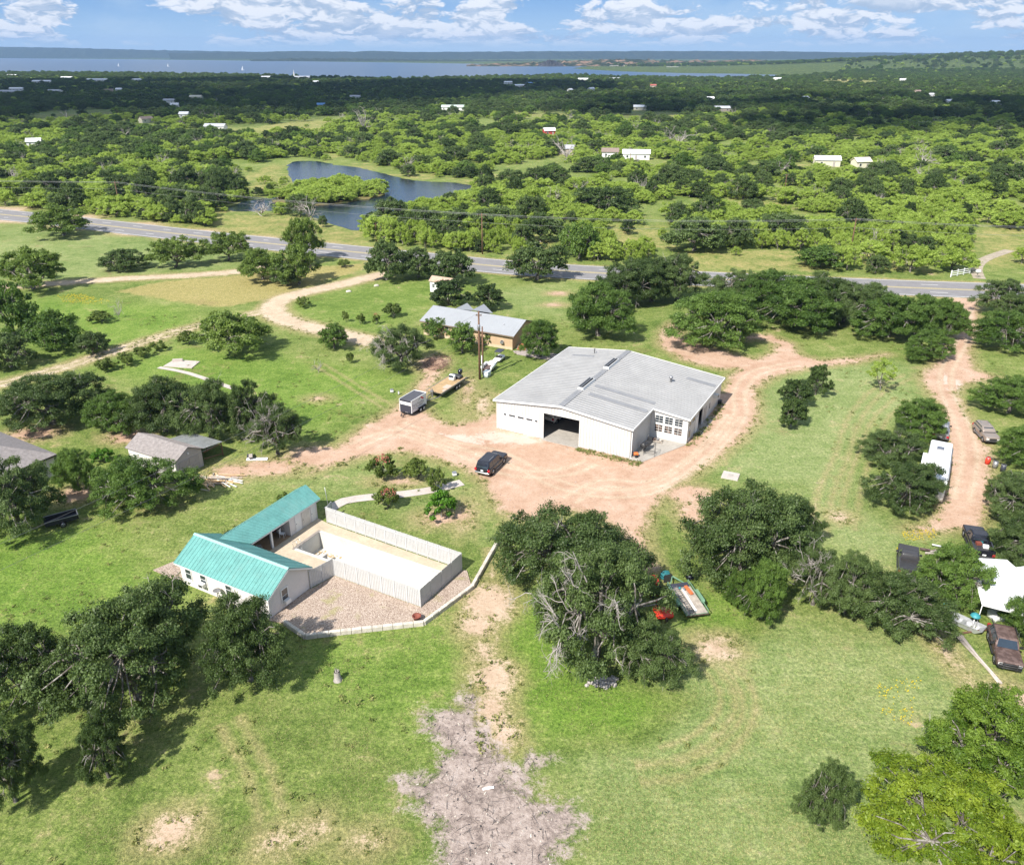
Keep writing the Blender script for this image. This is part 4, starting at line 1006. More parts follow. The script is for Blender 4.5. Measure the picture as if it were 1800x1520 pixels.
# opening trims
q = MB()
for a, b, h in (G1, G2):
    q.span(a - .09, a, -.035, .10, 0, h + .09); q.span(b, b + .09, -.035, .10, 0, h + .09); q.span(a, b, -.035, .10, h, h + .09)
q.build('opening_trim', TRIM, wh)
for nm, x0 in (('side_wall', 0.0),):
    q = MB(); q.span(0, 0.12, 0.12, D_, 0, EV - .06)
    for y in np.arange(0.3, D_, 0.305): q.span(-.028, .003, y - .035, y + .035, .02, EV - .1)
    q.build(nm, WHITE_METAL, wh)
upright('back_wall', [(0.12, 0), (AX1, 0), (AX1, AEV - .06), (W_ / 2, RG - .06), (0.12, EV - .06)], D_ - 0.12, D_, WHITE_METAL, wh)
q = MB(); q.span(W_ - .12, W_, 0.12, AY0, 0, EV - .08)
for y in np.arange(0.3, AY0 - .1, 0.305): q.span(W_ - .003, W_ + .028, y - .035, y + .035, .02, EV - .14)
q.build('bay_wall', WHITE_METAL, wh)
# annex front with two rows of three windows
ANNEX = mat('white_board_wall', (0.64, 0.63, 0.61), 0.6, 0, 0.05, 1.2)
wins = [(19.75 + i * 1.32, 19.75 + i * 1.32 + 1.18, z0, z0 + 1.12) for z0 in (0.95, 2.22) for i in range(3)]
upright('annex_front_wall', [(W_, 0), (AX1, 0), (AX1, AEV - .06), (W_, EV - .06)], AY0, AY0 + .12, ANNEX, wh)
def window(parent, c, w, h, nx, nz, axis='Y', out=-1, fm=TRIM, gm=GLASS, name='window', fw_=0.07, mw=0.035):
    """a framed window on a wall plane: frame with glazing bars, glass pane behind them"""
    e = MB(); g = MB(); x, y, z = c
    def put(mb, a0, a1, z0, z1, d0, d1):
        lo, hi = sorted((out * d0, out * d1))
        if axis == 'Y': mb.span(x + a0, x + a1, y + lo, y + hi, z + z0, z + z1)
        else: mb.span(x + lo, x + hi, y + a0, y + a1, z + z0, z + z1)
    put(e, -w / 2, w / 2, h / 2 - fw_, h / 2, .004, .06); put(e, -w / 2, w / 2, -h / 2, -h / 2 + fw_, .004, .08)
    put(e, -w / 2, -w / 2 + fw_, -h / 2 + fw_, h / 2 - fw_, .004, .06); put(e, w / 2 - fw_, w / 2, -h / 2 + fw_, h / 2 - fw_, .004, .06)
    for i in range(1, nx): put(e, -w / 2 + w * i / nx - mw / 2, -w / 2 + w * i / nx + mw / 2, -h / 2 + fw_, h / 2 - fw_, .004, .045)
    for k in range(1, nz):
        zc = -h / 2 + h * k / nz
        for i in range(nx): put(e, -w / 2 + w * i / nx + (fw_ if i == 0 else mw / 2), -w / 2 + w * (i + 1) / nx - (fw_ if i == nx - 1 else mw / 2), zc - mw / 2, zc + mw / 2, .004, .043)
    o = e.build(name, fm, parent)
    put(g, -w / 2 + fw_ * .6, w / 2 - fw_ * .6, -h / 2 + fw_ * .6, h / 2 - fw_ * .6, .003, .018)
    g.build('pane', gm, o)
    return o
JUNKGLASS = mat('cluttered_window', (0.035, 0.032, 0.032), 0.12, 0, 0.3, 3, col2=(0.20, 0.13, 0.10), spec=0.8)
for a, b, z0, z1 in wins:
    window(wh, ((a + b) / 2, AY0, (z0 + z1) / 2), b - a, z1 - z0, 2, 3, 'Y', -1, TRIM, JUNKGLASS if z0 < 2 else GLASS)
# annex side
DW = (12.4, 14.3, 2.7)
upright('annex_side_wall', [(AY0 + .12, 0), (DW[0], 0), (DW[0], DW[2]), (DW[1], DW[2]), (DW[1], 0), (D_ - .12, 0), (D_ - .12, AEV - .06), (AY0 + .12, AEV - .06)], AX1 - .12, AX1, WHITE_METAL, wh, 'X')
STAINED = mat('patterned_board', (0.26, 0.19, 0.115), 0.5, 0, 0.3, 4, col2=(0.42, 0.33, 0.16))
for y, z, w_, h_, m_ in ((8.3, 2.6, 0.9, 0.9, STAINED), (8.3, 1.1, 0.9, 1.3, STAINED), (9.9, 2.7, 1.3, 1.0, STAINED), (17.6, 1.6, 0.7, 1.1, GLASS)):
    window(wh, (AX1, y, z), w_, h_, 1, 1, 'X', 1, TRIM, m_)
q = MB(); q.span(AX1 + .003, AX1 + .05, 10.9, 12.2, .05, 2.35); q.build('sliding_door', TRIM, wh)
q = MB(); q.span(AX1 + .003, AX1 + .05, 15.0, 16.1, .05, 2.15); q.build('side_door', GREYSIDING, wh)
q = MB(); q.span(AX1 + .003, AX1 + .55, 19.6, 20.4, 2.0, 2.5); q.span(AX1 + .55, AX1 + .56, 19.68, 20.32, 2.06, 2.44, 1); q.build('air_conditioner', [TRIM, DSTEEL], wh)
q = MB(); q.span(AX1 + .02, AX1 + .5, 22.4, 23.0, 0, .6); q.build('meter_box', DSTEEL, wh)
# floor
q = MB(); q.span(0.12, W_ - .12, 0.0, D_ - .12, 0.0, 0.06); q.span(W_ - .12, AX1 - .12, AY0 + .12, D_ - .12, 0.0, 0.06); q.build('floor_slab', CONC, wh)
q = MB(); q.slab([(W_ + .03, -0.35), (20.95, -0.15), (24.35, 7.36), (W_ + .03, 7.36)], 0.0, 0.07); q.build('porch_slab', CONC, wh)
q = MB(); q.slab([(AX1 + .01, 11.0), (AX1 + 1.0, 11.0), (AX1 + 1.0, 17.4), (AX1 + .01, 17.4)], 0.0, 0.08); q.build('side_step_slab', CONC, wh)
q = MB(); q.span(G2[0], G2[1], -.5, -.004, 0, .055); q.build('threshold_slab', CONC, wh)
# roof sheets with standing ribs
OV = 0.28
def roofz(x): return RG - SL * abs(x - W_ / 2)
def sheet(x0, x1, y0, y1, m, name, t=0.06, lift=0.0):
    q = MB(); q.plate([(x0, y0, roofz(x0) + lift), (x1, y0, roofz(x1) + lift), (x1, y1, roofz(x1) + lift), (x0, y1, roofz(x0) + lift)], t)
    return q.build(name, m, wh)
def ribs(x0, x1, y0, y1, par):
    q = MB()
    for y in np.arange(y0 + .1, y1, 0.62):
        q.hull([(x0, y - .10, roofz(x0) + .061), (x1, y - .10, roofz(x1) + .061), (x1, y + .10, roofz(x1) + .061), (x0, y + .10, roofz(x0) + .061), (x0, y - .06, roofz(x0) + .100), (x1, y - .06, roofz(x1) + .100), (x1, y + .06, roofz(x1) + .100), (x0, y + .06, roofz(x0) + .100)])
    tag(q.build('roof_ribs', GALV, par), kind='stuff')
a = sheet(-OV, W_ / 2, -OV, D_ + OV, GALV, 'roof_slope'); ribs(-OV, W_ / 2 - .2, -OV, D_ + OV, a)
a = sheet(W_ / 2, W_ + OV, -OV, D_ + OV, GALV, 'roof_slope'); ribs(W_ / 2 + .2, W_ + OV, -OV, D_ + OV, a)
a = sheet(W_ + OV + .002, AX1 + OV, AY0 - OV, D_ + OV, GALV, 'annex_roof'); ribs(W_ + OV, AX1 + OV, AY0 - OV, D_ + OV, a)
for x0, x1, y0, y1 in ((11.0, 19.2, 5.2, 5.95), (10.6, 19.2, 8.2, 9.0), (20.0, 24.2, 19.4, 20.2), (2.0, 5.5, 19.6, 20.4)):
    sheet(x0, x1, y0, y1, GALV2, 'roof_panel', 0.046, 0.062)
q = MB(); zc = RG + .075
zc += .05; rz_ = roofz(W_ / 2 - .4) + .112
q.plate([(W_ / 2 - .4, -OV, rz_), (W_ / 2, -OV, zc), (W_ / 2, D_ + OV, zc), (W_ / 2 - .4, D_ + OV, rz_)], .03)
q.plate([(W_ / 2, -OV, zc), (W_ / 2 + .4, -OV, rz_), (W_ / 2 + .4, D_ + OV, rz_), (W_ / 2, D_ + OV, zc)], .03)
q.build('ridge_cap', GALV2, wh)
q = MB()      # rake and eave trim
for x0, x1, y in ((-OV, W_ / 2, -OV - .03), (W_ / 2, W_ + OV, -OV - .03), (W_ + OV, AX1 + OV, AY0 - OV - .03), (-OV, W_ / 2, D_ + OV + .03), (W_ / 2, AX1 + OV, D_ + OV + .03)):
    z0, z1 = roofz(x0), roofz(x1)
    q.hull([(x0, y - .03, z0 - .16), (x1, y - .03, z1 - .16), (x1, y + .028, z1 - .16), (x0, y + .028, z0 - .16), (x0, y - .03, z0 + .11), (x1, y - .03, z1 + .11), (x1, y + .028, z1 + .11), (x0, y + .028, z0 + .11)])
q.span(-OV - .09, -OV - .002, -OV - .06, D_ + OV + .06, EV - .19, EV + .06)
q.span(W_ + OV + .002, W_ + OV + .09, -OV - .06, AY0 - OV - .07, EV - .19, EV + .03); q.span(AX1 + OV + .002, AX1 + OV + .09, AY0 - OV - .06, D_ + OV + .06, AEV - .19, AEV + .03)
q.build('roof_trim', TRIM, wh)
q = MB(); q.tube([(W_ + .10, .12, EV - .2), (W_ + .10, .12, .1), (W_ + .25, .02, .08)], .05, 6); q.build('downpipe', TRIM, wh)
for y0 in (5.9, 14.8):
    e = MB(); x = W_ / 2
    e.hull([(x - .45, y0, RG - .03), (x + .45, y0, RG - .03), (x + .45, y0 + 4.0, RG - .03), (x - .45, y0 + 4.0, RG - .03), (x - .38, y0, RG + .42), (x + .38, y0, RG + .42), (x + .38, y0 + 4.0, RG + .42), (x - .38, y0 + 4.0, RG + .42)])
    o = e.build('ridge_vent', TRIM, wh)
    g = MB(); g.span(x - .28, x - .04, y0 + .15, y0 + 3.9, RG + .40, RG + .435); g.span(x + .06, x + .30, y0 + .15, y0 + 3.9, RG + .40, RG + .435); g.build('vent_slot', DARK, o)  # solid dark strips: the shade inside the slots is put into their colour
    g = MB(); g.span(x - .04, x + .06, y0 + .05, y0 + 3.95, RG + .43, RG + .52); g.span(x - .40, x - .30, y0 + .05, y0 + 3.95, RG + .43, RG + .50); g.build('vent_rail', STEEL, o)
q = MB(); q.lathe((18.6, 16.9, roofz(18.6)), [(0.14, 0), (0.14, .62), (.27, .66), (.27, .86), (.1, .96), (0, .97)], 12); q.build('flue_pipe', STEEL, wh)
q = MB(); q.lathe((5.0, 21.5, roofz(5.0)), [(0.06, 0), (0.06, .7), (.12, .72), (.12, .8), (0, .82)], 8); q.build('flue_pipe', DSTEEL, wh)
# sectional door
gd = MB(); gd.span(G1[0], G1[1], .07, .10, 0.0, G1[2]); gdo = gd.build('garage_door', TRIM, wh)
for k in range(4):
    q = MB(); h = (G1[2] - .02) / 4; q.span(G1[0] + .01, G1[1] - .01, .03, .068, k * h + .01, (k + 1) * h - .012); q.build('door_panel', mat('garage_door_white', (0.79, 0.785, 0.77), .5, 0, .03, 1), gdo)
for i, (a, b) in enumerate(((.45, .85), (1.25, 2.2), (2.55, 3.5), (3.85, 4.8), (5.15, 5.55))):
    q = MB(); q.span(G1[0] + a, G1[0] + b, .018, .029, 2.16, 2.42); q.build('pane', GLASS, gdo)
# gear on the porch slab
def loc_wh(x, y, z=0.07):
    c, s = math.cos(WH_A), math.sin(WH_A); return Vector((WH_O[0] + x * c - y * s, WH_O[1] + x * s + y * c, z))
e = empty('barrel_smoker', loc_wh(20.2, 2.9), WH_A + 1.35, 'black barrel smoker on legs against the workshop wall', 'grill')
q = MB(); q.lathe((-.75, 0, .95), [(0, 0), (.36, .02), (.38, .1), (.38, 1.4), (.36, 1.48), (0, 1.5)], 14, axis='X'); q.build('barrel', DSTEEL, e)
for x, y in ((-.55, -.28), (.55, -.28), (-.55, .28), (.55, .28)): q = MB(); q.bar((x, y, 0), (x * .9, y * .7, .75), .05); q.build('leg', DSTEEL, e)
q = MB(); q.tube([(.55, 0, 1.3), (.55, 0, 2.1)], .07, 8); q.build('chimney', DSTEEL, e)
e = empty('steel_rack', loc_wh(21.0, 2.2), WH_A + .2, 'bare open steel rack beside the barrel smoker', 'rack')
for x, y in ((-.7, -.45), (.7, -.45), (-.7, .45), (.7, .45)): q = MB(); q.bar((x, y, 0), (x, y, 1.55), .04); q.build('upright', DSTEEL, e)
q = MB()
for z in (.35, 1.5):
    for a, b in (((-.68, -.45), (.68, -.45)), ((.7, -.43), (.7, .43)), ((.68, .45), (-.68, .45)), ((-.7, .43), (-.7, -.43))): q.bar((*a, z), (*b, z), .035)
q.build('rails', DSTEEL, e)
e = empty('hand_tiller', loc_wh(19.75, 0.75), WH_A + .5, 'small orange motor tiller at the front corner of the porch slab', 'tiller')
q = MB(); q.loft([(.25, -.3, .3, .2, .08), (.45, -.32, .32, .22, .08), (.6, -.25, .22, .16, .07)]); q.build('engine', mat('orange_paint', (.62, .16, .04), .45), e)
for y in (-.3, .3):
    q = MB(); q.lathe((0, y, .2), [(0, -.05), (.2, -.05), (.2, .05), (0, .05)], 12, axis='Y'); q.build('wheel', BLACK, e)
q = MB(); q.tube([(-.25, -.2, .5), (-.9, -.25, .95)], .02, 6); q.tube([(-.25, .2, .5), (-.9, .25, .95)], .02, 6); q.build('handlebar', DSTEEL, e)
e = empty('pallet', loc_wh(20.6, 6.3), WH_A + .1, 'wooden pallet with small salvage under the annex windows', 'pallet')
for k in range(6): q = MB(); q.span(-.75, .75, -.5 + k * .18, -.38 + k * .18, .11, .14); q.build('slat', OLDWOOD, e)
for k in (-.7, 0, .7): q = MB(); q.span(k - .05, k + .05, -.5, .52, 0, .11); q.build('runner', OLDWOOD, e)
for i, (x, y, m_, nm, s_) in enumerate(((-.4, -.1, RUST, 'rusty tin tub', .22), (.1, .1, STEEL, 'grey tin tub', .2), (.5, -.15, LIME, 'pale bucket', .16))):
    P = e.location; c, s2 = math.cos(WH_A + .1), math.sin(WH_A + .1)
    t_ = empty('tub', (P[0] + x * c - y * s2, P[1] + x * s2 + y * c, .21), 0, nm + ' standing on the pallet under the annex windows', 'tub')
    q = MB(); q.lathe((0, 0, 0), [(0, .02), (s_ * .8, 0), (s_, .26), (s_ * .93, .26), (s_ * .75, .05), (0, .05)], 12); q.build('tub_body', m_, t_)
    q = MB(); q.lathe((0, 0, .25), [(s_ + .012, 0), (s_ + .012, .03), (s_ - .03, .03)], 12); q.build('rim', m_, t_)

# ------------------------------------------------------------------ pool house, deck, basin and fence
def loc_ph(x, y, z=0.0):
    c, s = math.cos(PH_A), math.sin(PH_A); return Vector((PH_O[0] + x * c - y * s, PH_O[1] + x * s + y * c, z))
ph = empty('pool_house', PH_O, PH_A, 'white L-shaped pool house with teal metal roofs', 'house')
X0, X1, Y0, Y1 = -12.0, -0.7, -7.9, -2.75
PEV, PRG = 2.55, 4.0; YM = (Y0 + Y1) / 2
q = MB(); q.span(X0, X1 - .15, Y0, Y0 + .15, 0, PEV); q.build('front_wall', CREAM, ph)
q = MB(); q.span(X0, X1 - .15, Y1 - .15, Y1, 0, PEV); q.build('back_wall', CREAM, ph)
gr = [(Y0, 0), (Y1, 0), (Y1, PEV), (YM, PRG - .1), (Y0, PEV)]
upright('gable_wall', gr, X1 - .15, X1, CREAM, ph, 'X'); upright('gable_wall', [(Y0 + .15, 0), (Y1 - .15, 0), (Y1 - .15, PEV), (YM, PRG - .12), (Y0 + .15, PEV)], X0, X0 + .15, CREAM, ph, 'X')
ps = (PRG - PEV) / ((Y1 - Y0) / 2)
RY0, RY1, RX0, RX1 = Y0 - .32, Y1 + .32, X0 - .38, X1 + .38
ze = PEV - ps * .32
def ribbed_roof(parent, quad_fn, n, m, name, t=.05, rib=.03, wdt=.05):
    """quad_fn(s) -> (eave point, ridge point) at fraction s along the slope"""
    a0, b0 = quad_fn(0); a1, b1 = quad_fn(1)
    q = MB(); q.plate([a0, a1, b1, b0], t); o = q.build(name, m, parent)
    q = MB()
    nr = (Vector(a1) - Vector(a0)).cross(Vector(b1) - Vector(a0)).normalized()
    al = (Vector(a1) - Vector(a0)).normalized() * wdt / 2
    for k in range(n + 1):
        a, b = quad_fn(min(max(k / n, .004), .996)); a, b = Vector(a) + nr * (t + .002), Vector(b) + nr * (t + .002)
        q.plate([a - al, a + al, b + al, b - al], rib)
    tag(q.build('standing_seams', m, o), kind='stuff')
    return o
ribbed_roof(ph, lambda s: ((RX0 + (RX1 - RX0) * s, RY0, ze), (RX0 + (RX1 - RX0) * s, YM, PRG)), 27, TEAL, 'roof_slope')
ribbed_roof(ph, lambda s: ((RX1 - (RX1 - RX0) * s, RY1, ze), (RX1 - (RX1 - RX0) * s, YM, PRG)), 27, TEAL, 'roof_slope')
q = MB(); q.plate([(RX0 - .02, YM - .2, PRG - .2 * ps + .10), (RX1 + .02, YM - .2, PRG - .2 * ps + .10), (RX1 + .02, YM, PRG + .11), (RX0 - .02, YM, PRG + .11)], .02); q.plate([(RX0 - .02, YM, PRG + .11), (RX1 + .02, YM, PRG + .11), (RX1 + .02, YM + .2, PRG - .2 * ps + .10), (RX0 - .02, YM + .2, PRG - .2 * ps + .10)], .02)
q.build('ridge_cap', mat('pale_teal_cap', (.27, .46, .43), .4, 0, .05), ph)
q = MB()
for x in (RX0 - .02, RX1 - .03):
    for ya, za, yb, zb in ((RY0, ze, YM, PRG), (RY1, ze, YM, PRG)):
        q.hull([(x, ya, za - .17), (x + .05, ya, za - .17), (x + .05, yb, zb - .17), (x, yb, zb - .17), (x, ya, za - .004), (x + .05, ya, za - .004), (x + .05, yb, zb - .004), (x, yb, zb - .004)])
q.span(RX0 + .04, RX1 - .04, RY0 + .01, RY0 + .05, ze - .17, ze - .008); q.span(RX0 + .04, RX1 - .04, RY1 - .05, RY1 - .01, ze - .17, ze - .008)
q.build('fascia', TRIM, ph)
for x, h, ac in ((-10.9, 1.35, 0), (-8.9, 1.5, 1), (-5.6, 1.6, 0)):
    o = window(ph, (x, Y0, 1.45), .85, h, 1, 2, 'Y', -1)
    if ac: q = MB(); q.span(x - .3, x + .3, Y0 - .5, Y0 - .09, .82, 1.2); q.span(x - .24, x + .24, Y0 - .51, Y0 - .501, .87, 1.15, 1); q.build('air_conditioner', [TRIM, DSTEEL], ph)
window(ph, (X1, -5.9, 1.35), .95, 1.6, 1, 2, 'X', 1, TRIM, glass('dim_glass', (.10, .09, .085), .15), fw_=.12)
q = MB(); q.span(X1 + .09, X1 + .45, -6.25, -5.6, .6, .98); q.build('air_conditioner', TRIM, ph)
q = MB(); q.lathe((-6.6, Y0 - .55, 1.25), [(0, .02), (.2, .05), (.36, .14), (.37, .16), (.2, .07), (0, .04)], 14); q.tube([(-6.6, Y0 - .55, 0), (-6.6, Y0 - .55, 1.25)], .03, 6); o = q.build('satellite_dish', STEEL, ph)
# long low wing with open porch
BX0, BX1, BY0, BY1 = -11.7, -8.65, -2.75, 7.5
BR, BE = 3.55, 2.55; BXM = (BX0 + BX1) / 2
q = MB(); q.span(BX0, BX0 + .15, BY0, BY1, 0, BE); q.build('rear_wall', CREAM, ph)
q = MB(); q.span(BX1 - .15, BX1, 3.3, BY1, 0, BE); q.build('store_wall', CREAM, ph)
upright('gable_wall', [(BX0 + .15, 0), (BX1 - .15, 0), (BX1 - .15, BE), (BXM, BR - .08), (BX0 + .15, BE)], BY1 - .15, BY1, CREAM, ph)
q = MB(); q.span(BX0 + .15, BX1 - .15, 3.3, 3.45, 0, BE); q.build('partition_wall', CREAM, ph)
q = MB(); q.span(BX1 - .2, BX1, .6, .82, 0, BE - .05); q.build('porch_post', TRIM, ph)
q = MB(); q.span(BX1 - .16, BX1 - .01, BY0, 3.28, BE - .22, BE - .01); q.build('porch_beam', TRIM, ph)
for y0, y1, m_ in ((4.1, 4.95, TRIM), (5.15, 6.3, mat('beige_door', (.58, .54, .48), .7)), (6.5, 7.2, TRIM)):
    q = MB(); q.span(BX1 + .002, BX1 + .04, y0, y1, .06, 2.1); o = q.build('door', m_, ph); q = MB(); q.span(BX1 + .041, BX1 + .09, y0 + .08, y0 + .14, 1.0, 1.06); q.build('handle', DSTEEL, o)
for y in (3.7, 6.8): q = MB(); q.span(BX1 + .002, BX1 + .14, y - .07, y + .07, 2.12, 2.34); q.build('wall_lamp', DSTEEL, ph)
bs = (BR - BE) / (BX1 - BXM); EX0, EX1 = BX0 - .3, BX1 + .32; EY1 = BY1 + .35; EY0 = YM + .4
zl = BE - bs * .3
def yv(x, z):  # where the low wing's roof plane meets the front wing's back slope
    return YM + (PRG - z) / ps + .12
ribbed_roof(ph, lambda s: ((EX1, yv(EX1, zl) + (EY1 - yv(EX1, zl)) * s, zl), (BXM, yv(BXM, BR) + (EY1 - yv(BXM, BR)) * s, BR)), 26, TEAL, 'roof_slope')
ribbed_roof(ph, lambda s: ((EX0, EY1 - (EY1 - yv(EX0, zl)) * s, zl), (BXM, EY1 - (EY1 - yv(BXM, BR)) * s, BR)), 26, TEAL, 'roof_slope')
q = MB(); q.span(EX1 - .05, EX1 - .01, yv(EX1, zl) + .1, EY1, zl - .16, zl - .008); q.span(EX0 + .01, EX0 + .05, yv(EX0, zl) + .1, EY1, zl - .16, zl - .008)
q.build('fascia', TRIM, ph)
q = MB(); q.span(BX0 + .15, BX1, BY0 + .01, 3.28, .0, .055); q.build('porch_floor', mat('brown_porch_floor', (.30, .20, .115), .8, 0, .15, 1), ph)
# things kept in the porch
for i, (x, y, rz, m_, nm) in enumerate(((-9.3, 2.75, .4, WHITEP, 'white plastic chair beside the store wall in the porch'), (-9.4, -.4, 2.2, STEEL, 'grey folding chair in the open porch'))):
    e = empty('porch_chair', loc_ph(x, y, .06), PH_A + rz, nm, 'chair')
    q = MB(); q.span(-.25, .25, -.25, .25, .42, .46); q.build('seat', m_, e)
    q = MB(); q.span(-.25, -.21, -.25, .25, .46, .95); q.build('backrest', m_, e)
    for a, b in ((-.22, -.22), (.22, -.22), (-.22, .22), (.22, .22)): q = MB(); q.span(a - .02, a + .02, b - .02, b + .02, 0, .42); q.build('leg', m_, e)
e = empty('porch_shelf', loc_ph(-10.2, 2.85, .06), PH_A, 'metal shelf of pool gear inside the porch', 'shelf')
for x in (-.6, .6):
    for y in (-.2, .2): q = MB(); q.span(x - .02, x + .02, y - .02, y + .02, 0, 1.7); q.build('upright', STEEL, e)
for z in (.3, .8, 1.3): q = MB(); q.span(-.6, .6, -.22, .22, z, z + .03); q.build('shelf_board', OLDWOOD, e)
for x, z, m_, nm in ((-.3, .33, REDP, 'red'), (.25, .33, WHITEP, 'white'), (0, .83, TEALP, 'teal'), (-.3, 1.33, PLANK, 'yellow')):
    P = loc_ph(-10.2 + x, 2.85, .06 + z); t_ = empty('storage_tub', P, PH_A, nm + ' tub on the porch shelf', 'tub')
    q = MB(); q.loft([(0, -.13, .13, .1, .03), (.22, -.16, .16, .13, .03)]); q.build('tub_body', m_, t_); q = MB(); q.loft([(.221, -.17, .17, .14, .03), (.25, -.17, .17, .14, .03)]); q.build('lid', TRIM, t_)
# deck with a basin cut into it
pd = MB(); dk = [(-8.62, -2.7), (-.75, -2.7), (.02, .02), (10.25, .02), (10.4, 6.75), (-7.1, 7.15), (-8.62, 7.45)]
px0, px1, py0, py1 = POOL
pd.slab([(-8.62, -2.7), (-.75, -2.7), (.02, .02), (10.25, .02), (10.27, py0), (-8.62, py0)], 0.0, .05)
pd.slab([(-8.62, py1), (10.37, py1), (10.4, 6.75), (-7.1, 7.15), (-8.62, 7.45)], 0.0, .05)
pd.slab([(-8.62, py0), (px0, py0), (px0, py1), (-8.62, py1)], 0.0, .0495); pd.slab([(px1, py0), (10.27, py0), (10.37, py1), (px1, py1)], 0.0, .0495)
deck = pd.build('pool_deck', DECK, None, kind='structure'); deck.location = PH_O; deck.rotation_euler = (0, 0, PH_A); deck['label'] = 'tan concrete deck round the empty pool'
pool = empty('swimming_pool', PH_O, PH_A, 'empty white plastered swimming pool inside the picket fence', 'pool')
def floor_z(x): return -1.9 if x < px0 + 3.2 else (-1.9 + (x - px0 - 3.2) / 3.5 * 1.0 if x < px0 + 6.7 else -.9)
bs_ = MB(); xs_ = [px0, px0 + 3.2, px0 + 6.7, px1]
for a, b in zip(xs_[:-1], xs_[1:]):
    bs_.add([(a, py0, floor_z(a)), (b, py0, floor_z(b)), (b, py1, floor_z(b)), (a, py1, floor_z(a))], [(0, 1, 2, 3)])
    bs_.add([(a, py1, floor_z(a)), (b, py1, floor_z(b)), (b, py1, .045), (a, py1, .045)], [(0, 1, 2, 3)]); bs_.add([(a, py0, floor_z(a)), (b, py0, floor_z(b)), (b, py0, .045), (a, py0, .045)], [(3, 2, 1, 0)])
bs_.add([(px0, py0, -1.9), (px0, py1, -1.9), (px0, py1, .045), (px0, py0, .045)], [(0, 1, 2, 3)]); bs_.add([(px1, py0, -.9), (px1, py1, -.9), (px1, py1, .045), (px1, py0, .045)], [(3, 2, 1, 0)])
bs_.build('basin', PLASTER, pool)
q = MB(); cw = .26
q.span(px0 - cw, px0 + .05, py0 - cw, py1 + cw, .052, .085); q.build('coping', mat('grey_coping', (.24, .21, .185), .8), pool)
q = MB(); q.span(px0 + .055, px1 - .05, py1 - .05, py1 + cw, .052, .085); q.span(px0 + .055, px1 - .05, py0 - cw, py0 + .05, .052, .085); q.span(px1 - .045, px1 + cw, py0 - cw, py1 + cw, .052, .085); q.build('coping', PLASTER, pool)
q = MB(); rr = rgen(5)
for k in range(90):
    x, y = px0 + .3 + rr.random() * 3.0, py0 + .2 + rr.random() * 3.1
    if rr.random() > .25 + .5 * (y - py0) / 3.4: continue
    q.box((x, y, -1.89 + .01 * rr.random()), (.12 + .4 * rr.random(), .12 + .3 * rr.random(), .02), rr.uniform(0, 3))
tag(q.build('leaf_debris', mat('brown_pool_debris', (.40, .30, .18), .9, 0, .25, 3), pool), kind='stuff')
q = MB(); q.span(px0 + 2.3, px0 + 2.62, py0 + .05, py0 + 1.7, -1.9, -.75); q.build('bench_step', mat('grey_pool_step', (.42, .40, .38), .8), pool)
e = empty('pool_ladder', loc_ph(px0 + .25, py0 + .25, .086), PH_A, 'chrome pool ladder at the deep end', 'ladder')
for y in (-.25, .25):
    q = MB(); q.tube([(-.55, y, 0), (-.55, y, .62), (-.35, y, .82), (-.05, y, .82), (.12, y, .6), (.14, y, -1.2)], .025, 6); q.build('rail', CHROME, e)
for z in (-.3, -.6, -.9): q = MB(); q.span(.1, .2, -.24, .24, z, z + .03); q.build('tread', CHROME, e)
# picket fence: post, rails and a panel of pickets per bay
def picket_fence(name, label, pts, h, bays, rails_side, post_m=FENCEW):
    e = empty(name, PH_O, PH_A, label, 'fence')
    for (ax_, ay_), (bx_, by_), nb in zip(pts[:-1], pts[1:], bays):
        A, B = Vector((ax_, ay_, 0)), Vector((bx_, by_, 0)); d = (B - A) / nb; u = d.normalized(); nrm = Vector((-u.y, u.x, 0)) * rails_side
        for k in range(nb):
            p0, p1 = A + d * k, A + d * (k + 1)
            q = MB(); q.box((p0.x, p0.y, h / 2), (.09, .09, h), math.atan2(u.y, u.x)); q.build('post', post_m, e)
            q = MB()
            for z in (.32, h - .3): q.bar(p0 + u * .05 + nrm * .045 + Vector((0, 0, z)), p1 - u * .05 + nrm * .045 + Vector((0, 0, z)), .04, .09)
            q.build('rail', post_m, e)
            q = MB(); L = d.length - .1; n = max(2, int(L / .17))
            for j in range(n):
                c = p0 + u * (.05 + L * (j + .5) / n)
                q.box((c.x, c.y, .06 + (h - .02) / 2 + (.015 if j % 3 == 0 else 0)), (L / n * .86, .022, h - .06), math.atan2(u.y, u.x))
            q.build('picket_panel', post_m, e)
        if (bx_, by_) == tuple(pts[-1]): q = MB(); q.box((bx_, by_, h / 2), (.09, .09, h), math.atan2(u.y, u.x)); q.build('post', post_m, e)
    return e
picket_fence('picket_fence', 'white picket fence round the pool, its near run and end by the gravel yard', [(-.6, -2.65), (.0, .0), (10.2, 0), (10.4, 6.75)], 2.0, [2, 7, 4], 1)
picket_fence('picket_fence', 'white picket fence on the far side of the pool', [(10.3, 6.85), (-7.1, 7.25)], 2.0, [13], 1)
picket_fence('picket_gate', 'short leaning gate panel at the end of the far pool fence', [(-7.15, 7.5), (-7.45, 8.5)], 1.9, [1], 1)
e = empty('flag_pole', loc_ph(-7.9, 8.6), 0, 'thin grey pole leaning beside the pool gate', 'pole'); q = MB(); q.tube([(0, 0, 0), (-.3, .25, 3.4)], .03, 6); q.build('shaft', STEEL, e); q = MB(); q.lathe((0, 0, 0), [(.12, 0), (.12, .12), (.04, .14)], 8); q.build('socket', STEEL, e)
e = empty('plank_bundle', loc_ph(9.5, 3.2, .05), PH_A + 1.53, 'two long boards lying at the end of the pool', 'lumber')
